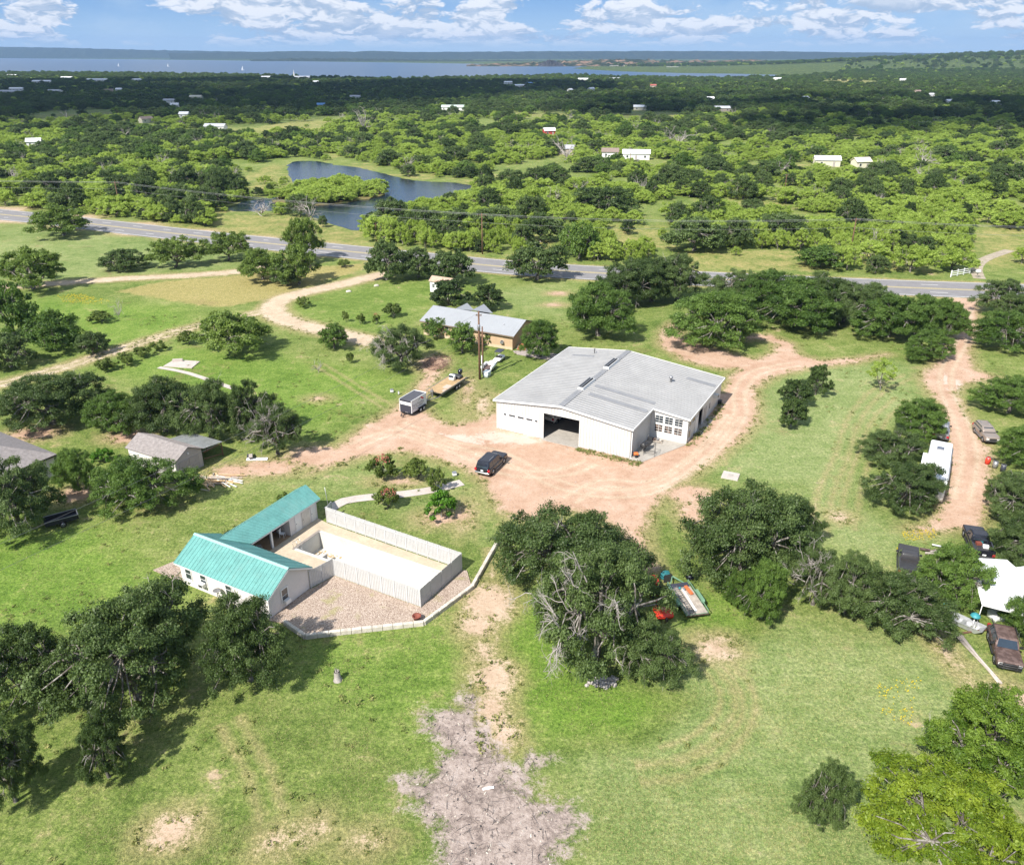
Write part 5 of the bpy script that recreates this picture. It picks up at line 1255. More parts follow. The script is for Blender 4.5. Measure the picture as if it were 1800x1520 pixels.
for k in (-.18, .15): q = MB(); q.span(-2.6, 2.6, k - .09, k + .09, 0, .06); q.build('board', NEWWOOD if k > 0 else OLDWOOD, e)
# gravel yard held by a low block wall
GRAVEL = bpy.data.materials.new('pink_pea_gravel'); GRAVEL.use_nodes = True
t = NT(GRAVEL.node_tree); P_ = t.n('ShaderNodeNewGeometry').outputs['Position']
vo = t.n('ShaderNodeTexVoronoi', {'Vector': P_, 'Scale': 15.0}); rc = t.n('ShaderNodeSeparateColor', {0: vo.outputs['Color']}).outputs[0]
gc = t.ramp(t.math('ADD', t.math('MULTIPLY', rc, .65), t.math('MULTIPLY', t.noise(P_, .6, 4, .6), .4)), [(.2, (.22, .160, .125)), (.5, (.37, .285, .225)), (.85, (.52, .43, .355))])
gc = t.mixc(t.math('MULTIPLY', t.smooth(t.noise(P_, .45, 4, .6), .56, .70), .55), gc, (.30, .29, .10))
bn = t.n('ShaderNodeBump', {'Strength': .8, 'Distance': .06, 'Height': vo.outputs['Distance']}); bn.invert = True
p_ = t.n('ShaderNodeBsdfPrincipled', {'Base Color': gc, 'Roughness': .9, 'Specular IOR Level': .15, 'Normal': bn.outputs[0]}); t.link(p_.outputs[0], t.n('ShaderNodeOutputMaterial').inputs[0])
WALLP = [G(500, 1096), G(537, 1122), G(600, 1114), G(745, 1098), G(830, 1035), G(876, 953)]
yard = [loc_ph(-.7, -8.2), WALLP[0], WALLP[1], WALLP[2], WALLP[3], WALLP[4], loc_ph(10.9, 6.9), loc_ph(10.5, 6.7), loc_ph(10.32, -.1), loc_ph(.1, -.1), loc_ph(-.5, -2.8), loc_ph(-.65, -2.8)]
yq = MB(); yq.slab([(p.x, p.y) for p in yard], 0.0, 0.10); tag(yq.build('gravel_yard', GRAVEL), 'pinkish gravel yard between the pool fence and the block wall', kind='structure')
bw = empty('block_wall', (0, 0, 0), 0, 'low limestone block wall edging the gravel yard', 'wall')
rr = rgen(11)
for a, b in zip(WALLP[:-1], WALLP[1:]):
    d = b - a; n = max(2, round(d.length / .95)); rz = math.atan2(d.y, d.x)
    for k in range(n):
        c = a + d * ((k + .5) / n); L = d.length / n
        q = MB(); q.loft([(-.05, -L / 2 + .012, L / 2 - .012, .17, .03), (.40 + .03 * rr.random(), -L / 2 + .012, L / 2 - .012, .17, .03), (.45 + .03 * rr.random(), -L / 2 + .05, L / 2 - .05, .13, .03)], nc=1, smooth=False)
        o = q.build('block', LIME, bw); o.location = c; o.rotation_euler = (0, 0, rz + rr.normal(0, .012))
e = empty('flower_pot', G(733, 1091) + Vector((0, 0, .1)), 0, 'rust-brown round pot on the gravel by the block wall', 'pot')
q = MB(); q.lathe((0, 0, 0), [(0, .01), (.24, 0), (.36, .42), (.40, .5), (.34, .5), (.28, .3), (0, .28)], 18); q.build('pot_body', TERRA, e); q = MB(); q.lathe((0, 0, .44), [(.385, 0), (.42, .01), (.42, .07), (.37, .07)], 18); q.build('rim', TERRA, e)
side = [loc_ph(-12.05, -8.0), loc_ph(-16.3, -7.9), loc_ph(-15.4, -4.9), loc_ph(-12.05, -4.6)]
q = MB(); q.slab([(p.x, p.y) for p in side][::-1], 0.0, .06); tag(q.build('side_gravel_bed', GRAVEL), 'small gravel bed at the left end of the pool house', kind='structure')
e = empty('pump_unit', loc_ph(-14.6, -6.1, .06), PH_A, 'small grey pump on the gravel bed left of the pool house', 'pump'); q = MB(); q.lathe((-.3, 0, .3), [(0, 0), (.2, .02), (.2, .6), (0, .62)], 12, axis='X'); q.build('motor', DSTEEL, e); q = MB(); q.span(-.4, .4, -.25, .25, 0, .08); q.build('base', CONC, e)
# concrete path
pl = resample(Gn([(578, 896), (604, 881), (650, 874), (705, 869), (760, 861), (812, 848)]), 1.2)
pth = ribbon(pl, .75, -.75, .045, 'path', PALECONC); tag(pth, 'curved pale concrete path from the pool gate to the drive', kind='structure')

# ------------------------------------------------------------------ tan house behind the workshop
TA = math.radians(-28.0); TO = Vector((-16.0, 138.8, 0))
th = empty('tan_house', TO, TA, 'long tan house with pale blue metal roof behind the two poles', 'house')
TL, TD, TE, TR = 18.2, 8.4, 2.75, 4.25
q = MB(); q.span(0, TL, 0, .15, 0, TE); q.build('front_wall', TANW, th); q = MB(); q.span(0, TL, TD - .15, TD, 0, TE); q.build('back_wall', TANW, th)
for x in (0, TL - .15): upright('gable_wall', [(.15, 0), (TD - .15, 0), (TD - .15, TE), (TD / 2, TR - .1), (.15, TE)], x, x + .15, TANW, th, 'X')
q = MB(); q.span(-.02, TL + .02, -.02, -.003, 0, .5); q.build('skirting', mat('pale_tan_skirting', (.52, .41, .28), .85), th)
ts = (TR - TE) / (TD / 2); zt = TE - ts * .45
ribbed_roof(th, lambda s: ((-.5 + (TL + 1) * s, -.45, zt), (-.5 + (TL + 1) * s, TD / 2, TR)), 40, BLUEROOF, 'roof_slope', rib=.018, wdt=.03)
ribbed_roof(th, lambda s: ((TL + .5 - (TL + 1) * s, TD + .45, zt), (TL + .5 - (TL + 1) * s, TD / 2, TR)), 40, BLUEROOF, 'roof_slope', rib=.018, wdt=.03)
q = MB(); q.span(-.5, TL + .5, -.49, -.452, zt - .18, zt); q.span(-.5, TL + .5, TD + .452, TD + .49, zt - .18, zt); q.build('fascia', mat('brown_fascia', (.18, .13, .09), .7), th)
for x, zz_ in ((4.0, 4.15), (7.6, 4.45)):       # two cross gables on the far slope
    e = MB(); w2 = 1.9 if x > 5 else 1.6
    for sgn in (-1, 1):
        pts = [(x + sgn * w2, TD + .4, zt + .35), (x, TD + .4, zz_), (x, TD / 2 + .3, zz_), (x + sgn * w2 * .1, TD / 2 + .6, zz_ - .12)]
        e.plate(pts if sgn < 0 else pts[::-1], .05)
    e.build('cross_gable_roof', BLUEROOF, th)
    upright('cross_gable_wall', [(x - w2 + .2, TE - .3), (x + w2 - .2, TE - .3), (x, zz_ - .12)], TD + .12, TD + .22, TANW, th)
for x, z, w_, h_ in ((5.0, 1.7, .8, 1.3), (13.2, 1.7, .8, 1.35), (16.2, 1.2, .7, .6), (1.5, 1.7, .8, 1.2), (9.2, 1.7, .9, 1.2)): window(th, (x, 0, z), w_, h_, 1, 2, 'Y', -1, mat('tan_window_trim', (.5, .42, .33), .7))
q = MB(); q.span(16.0, 16.6, -.42, -.09, .95, 1.3); q.build('air_conditioner', STEEL, th)
q = MB(); q.lathe((15.5, 2.0, TE + ts * 2.0), [(.07, 0), (.07, .35), (0, .36)], 8); q.build('roof_vent', STEEL, th)
def loc_th(x, y, z=0): c, s = math.cos(TA), math.sin(TA); return Vector((TO[0] + x * c - y * s, TO[1] + x * s + y * c, z))
e = empty('side_steps', loc_th(TL + .9, 1.6), TA, 'brick-red steps at the right end of the tan house', 'steps')
for k in range(4): q = MB(); q.span(-.35, 1.25, -.9 + k * .3, -.62 + k * .3, k * .2, k * .2 + .17); q.build('tread', BRICKRED, e)
q = MB(); q.bar((-.4, -.95, 0), (-.4, .3, .85), .05, .18); q.bar((1.3, -.95, 0), (1.3, .3, .85), .05, .18); q.build('stringer', OLDWOOD, e)
e = empty('wire_fence', loc_th(TL + 2.4, .4), TA - .1, 'low grey wire fence panels right of the brick-red steps', 'fence')
for k in range(6): q = MB(); q.span(k * .9 - .03, k * .9 + .03, -.03, .03, 0, .95); q.build('post', STEEL, e)
q = MB()
for z in (.15, .4, .65, .9): q.span(0, 4.5, -.012, .012, z - .012, z + .012)
for k in range(30): q.span(k * .15 - .008, k * .15 + .008, -.01, .01, .1, .92)
q.build('wire_panel', STEEL, e)
ROCKM = mat('pale_rubble', (.36, .325, .30), .9, 0, .25, 2, .5, 8, .15)
q = MB(); q.slab([(p.x, p.y) for p in (loc_th(TL + .3, -.4), loc_th(TL + 1.5, -1.6), loc_th(TL + 8.0, -1.6), loc_th(TL + 9, 1.8), loc_th(TL + 3, 1.5))], 0, .05); tag(q.build('gravel_bed', mat('grey_gravel_bed', (.36, .31, .285), .95, 0, .3, 4, .7, 9, .1)), 'grey gravel bed right of the tan house', kind='structure')

# ------------------------------------------------------------------ shed with lean-to
SA = math.radians(-28.0); SO = Vector((-47.2, 87.9, 0))
sh = empty('garden_shed', SO, SA, 'grey-roofed shed with wide doors under the dark oaks', 'shed')
SLn, SW, SE, SR = 8.2, 4.0, 2.4, 3.45
q = MB(); q.span(0, SLn, 0, .12, 0, SE); q.build('front_wall', CREAM, sh); q = MB(); q.span(0, SLn, SW - .12, SW, 0, SE); q.build('back_wall', GREYSIDING, sh)
for x in (0, SLn - .12): upright('end_wall', [(.12, 0), (SW - .12, 0), (SW - .12, SE), (SW / 2, SR - .06), (.12, SE)], x, x + .12, GREYSIDING, sh, 'X')
ss = (SR - SE) / (SW / 2); zs_ = SE - ss * .2
for sgn in (0, 1):
    q = MB(); ya, yb = (-.2, SW / 2) if sgn == 0 else (SW + .2, SW / 2)
    pts = [(-.25, ya, zs_), (SLn + .25, ya, zs_), (SLn + .25, yb, SR), (-.25, yb, SR)]
    q.plate(pts if sgn == 0 else pts[::-1], .06); ro = q.build('roof_slope', SHINGLE, sh)
    q = MB()
    for k in range(11):
        f0 = (k + .02) / 11; z0 = zs_ + (SR - zs_) * f0; y0 = ya + (yb - ya) * f0
        q.span(-.25, SLn + .25, y0 - .01, y0 + .01, z0 + .058, z0 + .085)
    tag(q.build('shingle_courses', SHINGLE, ro), kind='stuff')
DOORM = mat('shed_door', (.34, .31, .295), .8, 0, .06, 1)
for a, b in ((.5, 1.95), (2.02, 3.45)):
    q = MB(); q.span(SLn + .002, SLn + .05, a, b, .08, 1.95); o = q.build('door', DOORM, sh)
    q = MB(); q.bar((SLn + .07, a + .06, .2), (SLn + .07, b - .06, 1.85), .03, .08); q.span(SLn + .051, SLn + .08, a, b, .95, 1.03); q.build('brace', GREYSIDING, o)
window(sh, (1.2, 0, 1.4), .7, .7, 1, 2, 'Y', -1); q = MB(); q.span(SLn + .01, SLn + .12, 1.9, 2.1, 2.5, 2.72); q.build('wall_lamp', TRIM, sh)
# lean-to
q = MB(); q.plate([(2.6, SW + .12, 2.32), (SLn + .2, SW + .12, 2.32), (SLn + .2, SW + 3.2, 1.95), (2.6, SW + 3.2, 1.95)], .04); lo = q.build('lean_to_roof', mat('corrugated_lean_roof', (.34, .35, .34), .5, .2, .15, 1.5, dirt=(.2, .2, .17, .6)), sh)
q = MB()
for x in np.arange(2.7, SLn + .2, .22): q.plate([(x - .04, SW + .12, 2.362), (x + .04, SW + .12, 2.362), (x + .04, SW + 3.2, 1.992), (x - .04, SW + 3.2, 1.992)], .025)
tag(q.build('corrugation', mat('corrugated_lean_roof', (0, 0, 0)), lo), kind='stuff')
for x in (2.8, 5.5, SLn + .05): q = MB(); q.span(x - .06, x + .06, SW + 3.0, SW + 3.12, 0, 1.94); q.build('lean_to_post', WOODPOLE, sh)
q = MB(); q.bar((SLn + .05, SW + .2, .9), (SLn + .05, SW + 3.0, .35), .05, .12); q.bar((SLn + .05, SW + .2, 1.75), (SLn + .05, SW + 3.0, 1.75), .05, .12); q.build('lean_to_rail', WOODPOLE, sh)
def loc_sh(x, y, z=0): c, s = math.cos(SA), math.sin(SA); return Vector((SO[0] + x * c - y * s, SO[1] + x * s + y * c, z))
e = empty('storage_crate', loc_sh(5.4, SW + 1.4), SA, 'pale crate stored under the lean-to', 'crate')
for k in range(4): q = MB(); q.span(-.5, .5, -.4, .4, .02 + k * .2, .19 + k * .2); q.build('slat', OLDWOOD, e)
q = MB(); q.span(-.52, -.44, -.42, .42, 0, .82); q.span(.44, .52, -.42, .42, 0, .82); q.build('corner_post', OLDWOOD, e)
# lumber heap
lh = empty('lumber_pile', G(378, 846), 0, 'spilled pile of fresh pale lumber in front of the shed', 'lumber')
rr = rgen(21); bm_ = []
for k in range(64):
    L = rr.uniform(1.4, 4.0); a = math.radians(-24) + rr.normal(0, .42); x, y = rr.normal(-.5, 1.35), rr.normal(0, .75)
    q = MB(); q.box((x, y, .05 + .38 * rr.random() * max(0, 1 - abs(x) / 2.4)), (L, .12 + .06 * rr.random(), .05), a, tilt=('Y', rr.normal(0, .05))); q.build('board', NEWWOOD if rr.random() < .7 else OLDWOOD, lh)
for k, (x, y, a, L) in enumerate(((1.5, -.4, -.62, 3.8), (1.7, .1, -.42, 4.0), (1.6, .45, -.36, 3.8), (1.2, -.7, -.72, 3.2))):
    q = MB(); q.box((x, y, .12 + .03 * k), (L, .1, .09), a); q.build('board', TRIM, lh)
e = empty('slide', G(440, 805), .3, 'old grey playground slide lying by the oaks', 'slide')
q = MB(); q.plate([(-.3, -.9, .5), (.3, -.9, .5), (.3, .9, .12), (-.3, .9, .12)], .04); q.build('chute', PALECONC, e)
for x in (-.32, .32): q = MB(); q.bar((x, -.9, .6), (x, .9, .2), .05, .2); q.build('side_rail', STEEL, e)
e = empty('sheet_panel', G(452, 808), 0, 'white panel lying flat under the oak by the slide', 'panel'); q = MB(); q.box((0, 0, .1), (2.6, .5, .06), .05, tilt=('X', .2)); q.build('sheet', WHITEP, e); q = MB(); q.box((0, .1, .04), (2.0, .1, .07), .05); q.build('batten', OLDWOOD, e)

# ------------------------------------------------------------------ grey-roofed house at the left edge
HA = math.radians(-31.0); HO = Vector((-54.6, 85.5, 0))
hh = empty('grey_roof_house', HO, HA, 'house with grey shingle roof cut off by the left edge', 'house')
hl, hd, he, hr = 16.0, 9.0, 2.6, 4.6
q = MB(); q.span(-hl + .3, -.3, -hd + .3, -.3, 0, he); q.build('walls', mat('pale_plank_wall', (.56, .52, .49), .8, 0, .05, 2), hh)
A = [(-hl, -hd, he), (0, -hd, he), (0, 0, he), (-hl, 0, he)]; B = [(-hl + hd / 2, -hd / 2, hr), (-hd / 2, -hd / 2, hr)]
for poly in ([A[0], A[1], B[1], B[0]], [A[1], A[2], B[1]], [A[2], A[3], B[0], B[1]], [A[3], A[0], B[0]]):
    q = MB(); q.plate(poly, .07); q.build('roof_slope', SHINGLE, hh)
q = MB(); q.span(-hl, 0, -hd - .03, -hd, he - .16, he + .04); q.span(0, .03, -hd, 0, he - .16, he + .04); q.span(-hl, 0, 0, .03, he - .16, he + .04); q.build('fascia', mat('dark_fascia', (.06, .05, .045), .6), hh)
window(hh, (-3.0, -hd + .3, 1.4), 1.1, 1.1, 2, 2, 'Y', -1); q = MB(); q.span(-1.8, -.9, -hd + .25, -hd + .298, .05, 2.05); q.build('door', DOORM, hh)

# ------------------------------------------------------------------ vehicles
def interp(levels, z, k):
    zs = [l[0] for l in levels]; return float(np.interp(z, zs, [l[k] for l in levels]))
def wheel(parent, x, y, r, w, out, rim=CHROME):
    q = MB(); q.lathe((x, y - w / 2, r), [(r * .62, 0), (r * .93, .0), (r, w * .18), (r, w * .82), (r * .93, w), (r * .62, w)], 20, axis='Y'); t_ = q.build('wheel', BLACK, parent)
    yo = y + out * (w / 2 - .01)
    q = MB(); q.lathe((x, min(yo, yo + out * .02), r), [(0, 0), (r * .2, .0), (r * .64, .0), (r * .66, .025), (r * .2, .03), (0, .03)] if out > 0 else [(0, .03), (r * .2, .03), (r * .64, .03), (r * .66, .005), (r * .2, 0), (0, 0)], 14, axis='Y'); q.build('rim', rim, t_)
    q = MB()
    for k in range(5):
        a = k * 2 * math.pi / 5; q.box((x + math.cos(a) * r * .4, yo + out * .028, r + math.sin(a) * r * .4), (r * .14, .012, r * .42), 0, tilt=('Y', math.pi / 2 - a))
    q.build('spokes', DSTEEL, t_)
def vehicle(name, label, cat, pos, heading, body, cabin, paint, L, hw, wheels, glass_rows, rails=False, lights=True, cab_paint=None, rim=CHROME, plate=True):
    """body and cabin are lofts (z, x rear, x front, half width, corner radius); glass follows the cabin's slopes"""
    e = empty(name, pos, heading, label, cat)
    q = MB(); q.loft(body, 0, 5); q.build('body', paint, e)
    q = MB(); q.loft(cabin, 0, 4); cb = q.build('cabin', cab_paint or paint, e)
    z0, z1 = cabin[0][0] + .06, cabin[-2][0] - .05
    def P(z, fx, side): return (fx, side * (interp(cabin, z, 3) + .012), z)
    for side in (-1, 1):
        for a, b in glass_rows:
            sh0, sh1 = interp(cabin, z0, 1), interp(cabin, z1, 1); fr0, fr1 = interp(cabin, z0, 2), interp(cabin, z1, 2)
            lo = lambda f, z: interp(cabin, z, 1) + .12 + f * (interp(cabin, z, 2) - interp(cabin, z, 1) - .24)
            pts = [P(z0, lo(a, z0), side), P(z0, lo(b, z0), side), P(z1, lo(b, z1), side), P(z1, lo(a, z1), side)]
            q = MB(); q.plate(pts if side < 0 else pts[::-1], .008); q.build('side_window', GLASS, cb)
    for end, k, nm in ((1, 2, 'windscreen'), (-1, 1, 'rear_window')):
        w0, w1 = interp(cabin, z0, 3) - .14, interp(cabin, z1, 3) - .14
        xa, xb = interp(cabin, z0, k) + end * .012, interp(cabin, z1, k) + end * .012
        pts = [(xa, -w0, z0), (xa, w0, z0), (xb, w1, z1), (xb, -w1, z1)]
        q = MB(); q.plate(pts if end > 0 else pts[::-1], .008); q.build(nm, GLASS, cb)
    for x, r in wheels:
        for s_ in (-1, 1):
            arch = MB(); arch.lathe((x, s_ * (hw - .245) - (0 if s_ > 0 else 0), r * .98), [(0, 0), (r * 1.18, 0), (r * 1.18, .002), (0, .002)] if 0 else [(r * 1.02, .0), (r * 1.17, .0), (r * 1.17, .255), (r * 1.02, .255)], 20, axis='Y')
            if s_ < 0:
                arch = MB(); arch.lathe((x, -hw - .01, r * .98), [(r * 1.02, .0), (r * 1.17, .0), (r * 1.17, .255), (r * 1.02, .255)], 20, axis='Y')
            arch.build('wheel_arch', BLACK, e)
            wheel(e, x, s_ * (hw - .11), r, .24, s_, rim)
    zb = body[0][0]
    q = MB(); q.loft([(zb + .08, -L / 2 - .07, -L / 2 + .2, hw - .06, .08), (zb + .30, -L / 2 - .07, -L / 2 + .2, hw - .06, .08)]); q.build('rear_bumper', CHROME if rails else DSTEEL, e)
    q = MB(); q.loft([(zb + .06, L / 2 - .2, L / 2 + .06, hw - .06, .08), (zb + .30, L / 2 - .2, L / 2 + .06, hw - .06, .08)]); q.build('front_bumper', DSTEEL, e)
    zl_ = interp(body, .9, 0) if 0 else .88
    for s_ in (-1, 1):
        q = MB(); q.span(-interp(body, .9, 2) * 0 + interp(body, .9, 1) - .025, interp(body, .9, 1) + .12, s_ * (hw - .26), s_ * (hw + .008), .80, 1.08); q.build('tail_light', REDLENS, e)
        q = MB(); q.span(interp(body, .8, 2) - .1, interp(body, .8, 2) + .02, s_ * (hw - .42), s_ * (hw - .1), .72, .90); q.build('headlight', LAMP, e)
        q = MB(); xm = interp(cabin, z0, 2) - .35; q.box((xm, s_ * (hw + .12), z0 + .04), (.16, .22, .17)); q.build('mirror', BLACK, e)
        for f in (.40, .70): q = MB(); q.span(-L / 2 + L * f, -L / 2 + L * f + .18, s_ * (hw + .001), s_ * (hw + .025), .92, .96); q.build('handle', CHROME, e)
        if rails: q = MB(); zr = cabin[-1][0]; q.tube([(interp(cabin, zr, 1) + .35, s_ * (cabin[-1][3] - .04), zr + .02), (interp(cabin, zr, 1) + .45, s_ * (cabin[-1][3] - .04), zr + .08), (interp(cabin, zr, 2) - .8, s_ * (cabin[-1][3] - .04), zr + .08), (interp(cabin, zr, 2) - .7, s_ * (cabin[-1][3] - .04), zr + .02)], .022, 6); q.build('roof_rail', CHROME, e)
        q = MB(); q.span(-L * .2, L * .18, s_ * (hw - .02), s_ * (hw + .08), zb + .02, zb + .09); q.build('running_board', STEEL if rails else DSTEEL, e)
    if plate: q = MB(); q.span(interp(body, .85, 1) - .03, interp(body, .85, 1) - .004, -.17, .17, .80, .95); q.build('number_plate', WHITEP, e)
    q = MB(); q.span(interp(body, .75, 2) - .05, interp(body, .75, 2) + .012, -hw + .5, hw - .5, .68, .92); q.build('grille', DSTEEL, e)
    return e
def suv_shape(L, hw, H, hood=1.35, belt=1.12, zb=.36):
    r, f = -L / 2, L / 2
    body = [(zb, r + .14, f - .16, hw - .07, .2), (zb + .14, r + .03, f - .04, hw - .01, .24), (.72, r, f, hw, .26), (.98, r + .02, f - .03, hw - .005, .26), (belt - .05, r + .05, f - .10, hw - .03, .26), (belt, r + .12, f - .24, hw - .09, .26)]
    cabin = [(belt - .03, r + .06, f - hood, hw - .07, .18), (belt + .25, r + .13, f - hood - .30, hw - .11, .2), (H - .12, r + .27, f - hood - .72, hw - .20, .22), (H - .03, r + .36, f - hood - .86, hw - .25, .22), (H, r + .55, f - hood - 1.05, hw - .38, .2)]
    return body, cabin
a, b = G(866, 833.5), G(884.5, 815.5); hd_ = math.atan2(b.y - a.y, b.x - a.x)
ctr = (a + b) / 2 + Vector((-math.sin(hd_), math.cos(hd_), 0)) * .86
bd, cb_ = suv_shape(5.25, 1.0, 1.92)
suv = vehicle('sport_utility_car', 'black family SUV parked on the dirt yard, tail towards us', 'car', ctr, hd_, bd, cb_, BLACKP, 5.25, 1.0, ((-1.52, .40), (1.52, .40)), ((.02, .27), (.30, .60), (.63, .93)), rails=True)
bd, cb_ = suv_shape(4.7, .92, 1.70)
gold = vehicle('sport_utility_car', 'champagne SUV facing us on the dirt lane under the oaks', 'car', G(1731, 769), math.radians(-98), bd, cb_, GOLDP, 4.7, .92, ((-1.38, .37), (1.38, .37)), ((.02, .27), (.30, .60), (.63, .93)), rails=True)
bd, cb_ = suv_shape(4.9, .95, 1.75)
vehicle('parked_car', 'white car standing inside the open workshop bay', 'car', loc_wh(6.0, 6.6, .06), WH_A + math.radians(82), bd, cb_, WHITEP, 4.9, .95, ((-1.42, .37), (1.42, .37)), ((.02, .27), (.30, .60), (.63, .93)))
def pickup(name, label, pos, heading, paint, L=5.5, hw=.95, H=1.78, load=None, rim=STEEL):
    r, f = -L / 2, L / 2
    body = [(.42, r + .06, f - .12, hw - .07, .12), (.56, r + .01, f - .02, hw - .01, .14), (.80, r, f, hw, .14), (1.0, r, f - .05, hw, .14), (1.06, r + .02, f - .16, hw - .05, .14)]
    x0 = r + 2.05
    cabin = [(1.03, x0, f - 1.45, hw - .07, .12), (1.25, x0 + .03, f - 1.72, hw - .10, .13), (H - .12, x0 + .12, f - 2.05, hw - .19, .14), (H - .03, x0 + .2, f - 2.2, hw - .24, .14), (H, x0 + .32, f - 2.35, hw - .34, .12)]
    e = vehicle(name, label, 'truck', pos, heading, body, cabin, paint, L, hw, ((r + 1.1, .38), (f - .95, .38)), ((.06, .46), (.52, .94)), rim=rim)
    q = MB(); q.span(r + .10, x0 - .08, -hw + .12, hw - .12, 1.0, 1.062); q.build('bed_floor', DSTEEL, e)
    q = MB(); q.span(r + .02, x0 - .05, hw - .13, hw - .01, 1.0, 1.36); q.span(r + .02, x0 - .05, -hw + .01, -hw + .13, 1.0, 1.36); q.span(x0 - .12, x0 - .04, -hw + .13, hw - .13, 1.0, 1.36); q.build('bed_side', paint, e)
    q = MB(); q.span(r - .02, r + .07, -hw + .13, hw - .13, .84, 1.36); q.build('tailgate', paint, e)
    return e
pk = pickup('pickup_truck', 'black pickup with loaded bed parked above the white canopy', G(1716, 962), math.radians(73), BLACKP, 5.6, .98, 1.82)
pickup('pickup_truck', 'grey pickup nosed in behind the white camper', G(1652, 764), math.radians(62), mat('grey_car_paint', (.25, .26, .29), .3, .3), 5.4, .95)
pickup('pickup_truck', 'dark pickup half hidden by the oak left of the debris heap', G(1594, 996), math.radians(66), mat('dark_grey_car_paint', (.045, .043, .045), .3), 5.3, .95, 1.75)
# load in the black pickup's bed
rr = rgen(31)
for k, (m_, nm) in enumerate(((WHITEP, 'white'), (TERRA, 'brown'), (TEALP, 'blue'))):
    a = math.radians(73); x, y = -1.6 + .45 * k, (-.3, .25, -.1)[k]
    t_ = empty('load_box', pk.location + Vector((x * math.cos(a) - y * math.sin(a), x * math.sin(a) + y * math.cos(a), 1.064)), a + .2 * k, nm + ' box lying in the bed of the black pickup', 'box')
    q = MB(); q.span(-.2, .2, -.25, .25, 0, .22); q.build('box_body', m_, t_); q = MB(); q.span(-.21, .21, -.26, .26, .222, .25); q.build('lid', m_, t_)
# rusty old truck: long bonnet towards us
R0 = G(1762, 1148); ra = math.radians(-110)
L, hw = 5.0, .98; r, f = -L / 2, L / 2
body = [(.42, r + .05, f - .1, hw - .08, .1), (.58, r, f, hw, .12), (.95, r, f, hw, .12), (1.05, r + .05, f - .08, hw - .04, .12), (1.09, r + .12, f - .18, hw - .12, .1)]
cabin = [(1.06, r + .5, f - 1.75, hw - .05, .1), (1.3, r + .55, f - 1.95, hw - .08, .1), (1.62, r + .66, f - 2.22, hw - .15, .12), (1.70, r + .75, f - 2.35, hw - .2, .12), (1.74, r + .95, f - 2.5, hw - .3, .1)]
rt = vehicle('old_truck', 'rusty brown old truck facing us with bull bar, right edge', 'truck', R0, ra, body, cabin, RUST, L, hw, ((r + .95, .39), (f - .95, .39)), ((.03, .46), (.52, .95)), rim=STEEL)
q = MB()
for z in (.55, .75, .95): q.tube([(f + .18, -hw + .12, z), (f + .18, hw - .12, z)], .035, 6)
for y in (-.5, .5): q.bar((f + .16, y, .4), (f + .16, y, 1.08), .06)
q.build('bull_bar', DSTEEL, rt)
q = MB(); q.span(r - .0 + .2, f - 1.9, -hw + .1, -hw + .16, 1.75, 1.80); q.span(r + .2, f - 1.9, hw - .16, hw - .1, 1.75, 1.80); q.build('roof_rail', DSTEEL, rt)

# white camper
ca = math.radians(60.5); e = empty('camper_trailer', G(1650, 836), ca, 'long white camper trailer parked beside the lane', 'camper')
P0, P1 = G(1664, 857, 3.1), G(1677, 771, 3.1); cc = (P0 + P1) / 2 + Vector((-math.sin(ca), math.cos(ca), 0)) * 1.2; e.location = (cc.x, cc.y, 0)
CL = 11.5
q = MB(); q.loft([(.55, -CL / 2 + .1, CL / 2, 1.2, .15), (1.2, -CL / 2, CL / 2, 1.22, .2), (2.9, -CL / 2 + .2, CL / 2 - .05, 1.22, .2), (3.05, -CL / 2 + .5, CL / 2 - .15, 1.16, .2), (3.1, -CL / 2 + .7, CL / 2 - .3, 1.05, .2)]); q.build('body', WHITEP, e)
q = MB(); q.span(2.7, 3.5, -.35, .45, 3.1, 3.26); o = q.build('roof_vent', STEEL, e); q = MB(); q.span(2.75, 3.45, -.3, .4, 3.262, 3.28); q.build('vent_lid', glass('smoked_lid', (.10, .11, .14), .2), o)
q = MB(); q.loft([(3.1, -1.6, -.5, .4, .12), (3.34, -1.55, -.6, .36, .12)]); q.build('air_conditioner', TRIM, e)
for x, w_ in ((-4.2, 1.0), (-1.0, 1.4), (1.6, .8), (4.0, 1.2)):
    for s_ in (-1, 1): window(e, (x, s_ * 1.22, 2.0), w_, .7, 2, 1, 'Y', s_, DSTEEL, GLASS, fw_=.05)
q = MB(); q.span(-2.9, -2.2, -1.265, -1.222, .75, 2.6); o = q.build('door', TRIM, e); q = MB(); q.span(-2.8, -2.72, -1.30, -1.267, 1.5, 1.6); q.build('handle', DSTEEL, o)
q = MB(); q.span(-.6, 2.0, 1.223, 1.75, .9, 2.7); q.build('slide_out', WHITEP, e)
q = MB(); q.span(-3.5, 3.5, -1.24, -1.221, 1.15, 1.28); q.build('stripe', STEEL, e)
q = MB(); q.tube([(-4.5, -1.27, 2.82), (4.5, -1.27, 2.82)], .06, 8); q.build('awning_roll', STEEL, e)
for x in (-1.0, .0):
    for s_ in (-1, 1): wheel(e, x, s_ * 1.08, .36, .22, s_)
q = MB(); q.bar((-CL / 2 + .1, -.5, .5), (-CL / 2 - 1.2, 0, .5), .08); q.bar((-CL / 2 + .1, .5, .5), (-CL / 2 - 1.2, 0, .5), .08); q.tube([(-CL / 2 - .9, 0, .02), (-CL / 2 - .9, 0, .8)], .04, 6); q.build('hitch', DSTEEL, e)
q = MB(); q.lathe((-CL / 2 - .5, 0, .55), [(0, 0), (.17, .03), (.17, .5), (.08, .6), (0, .6)], 12); q.build('gas_bottle', BLACK, e)
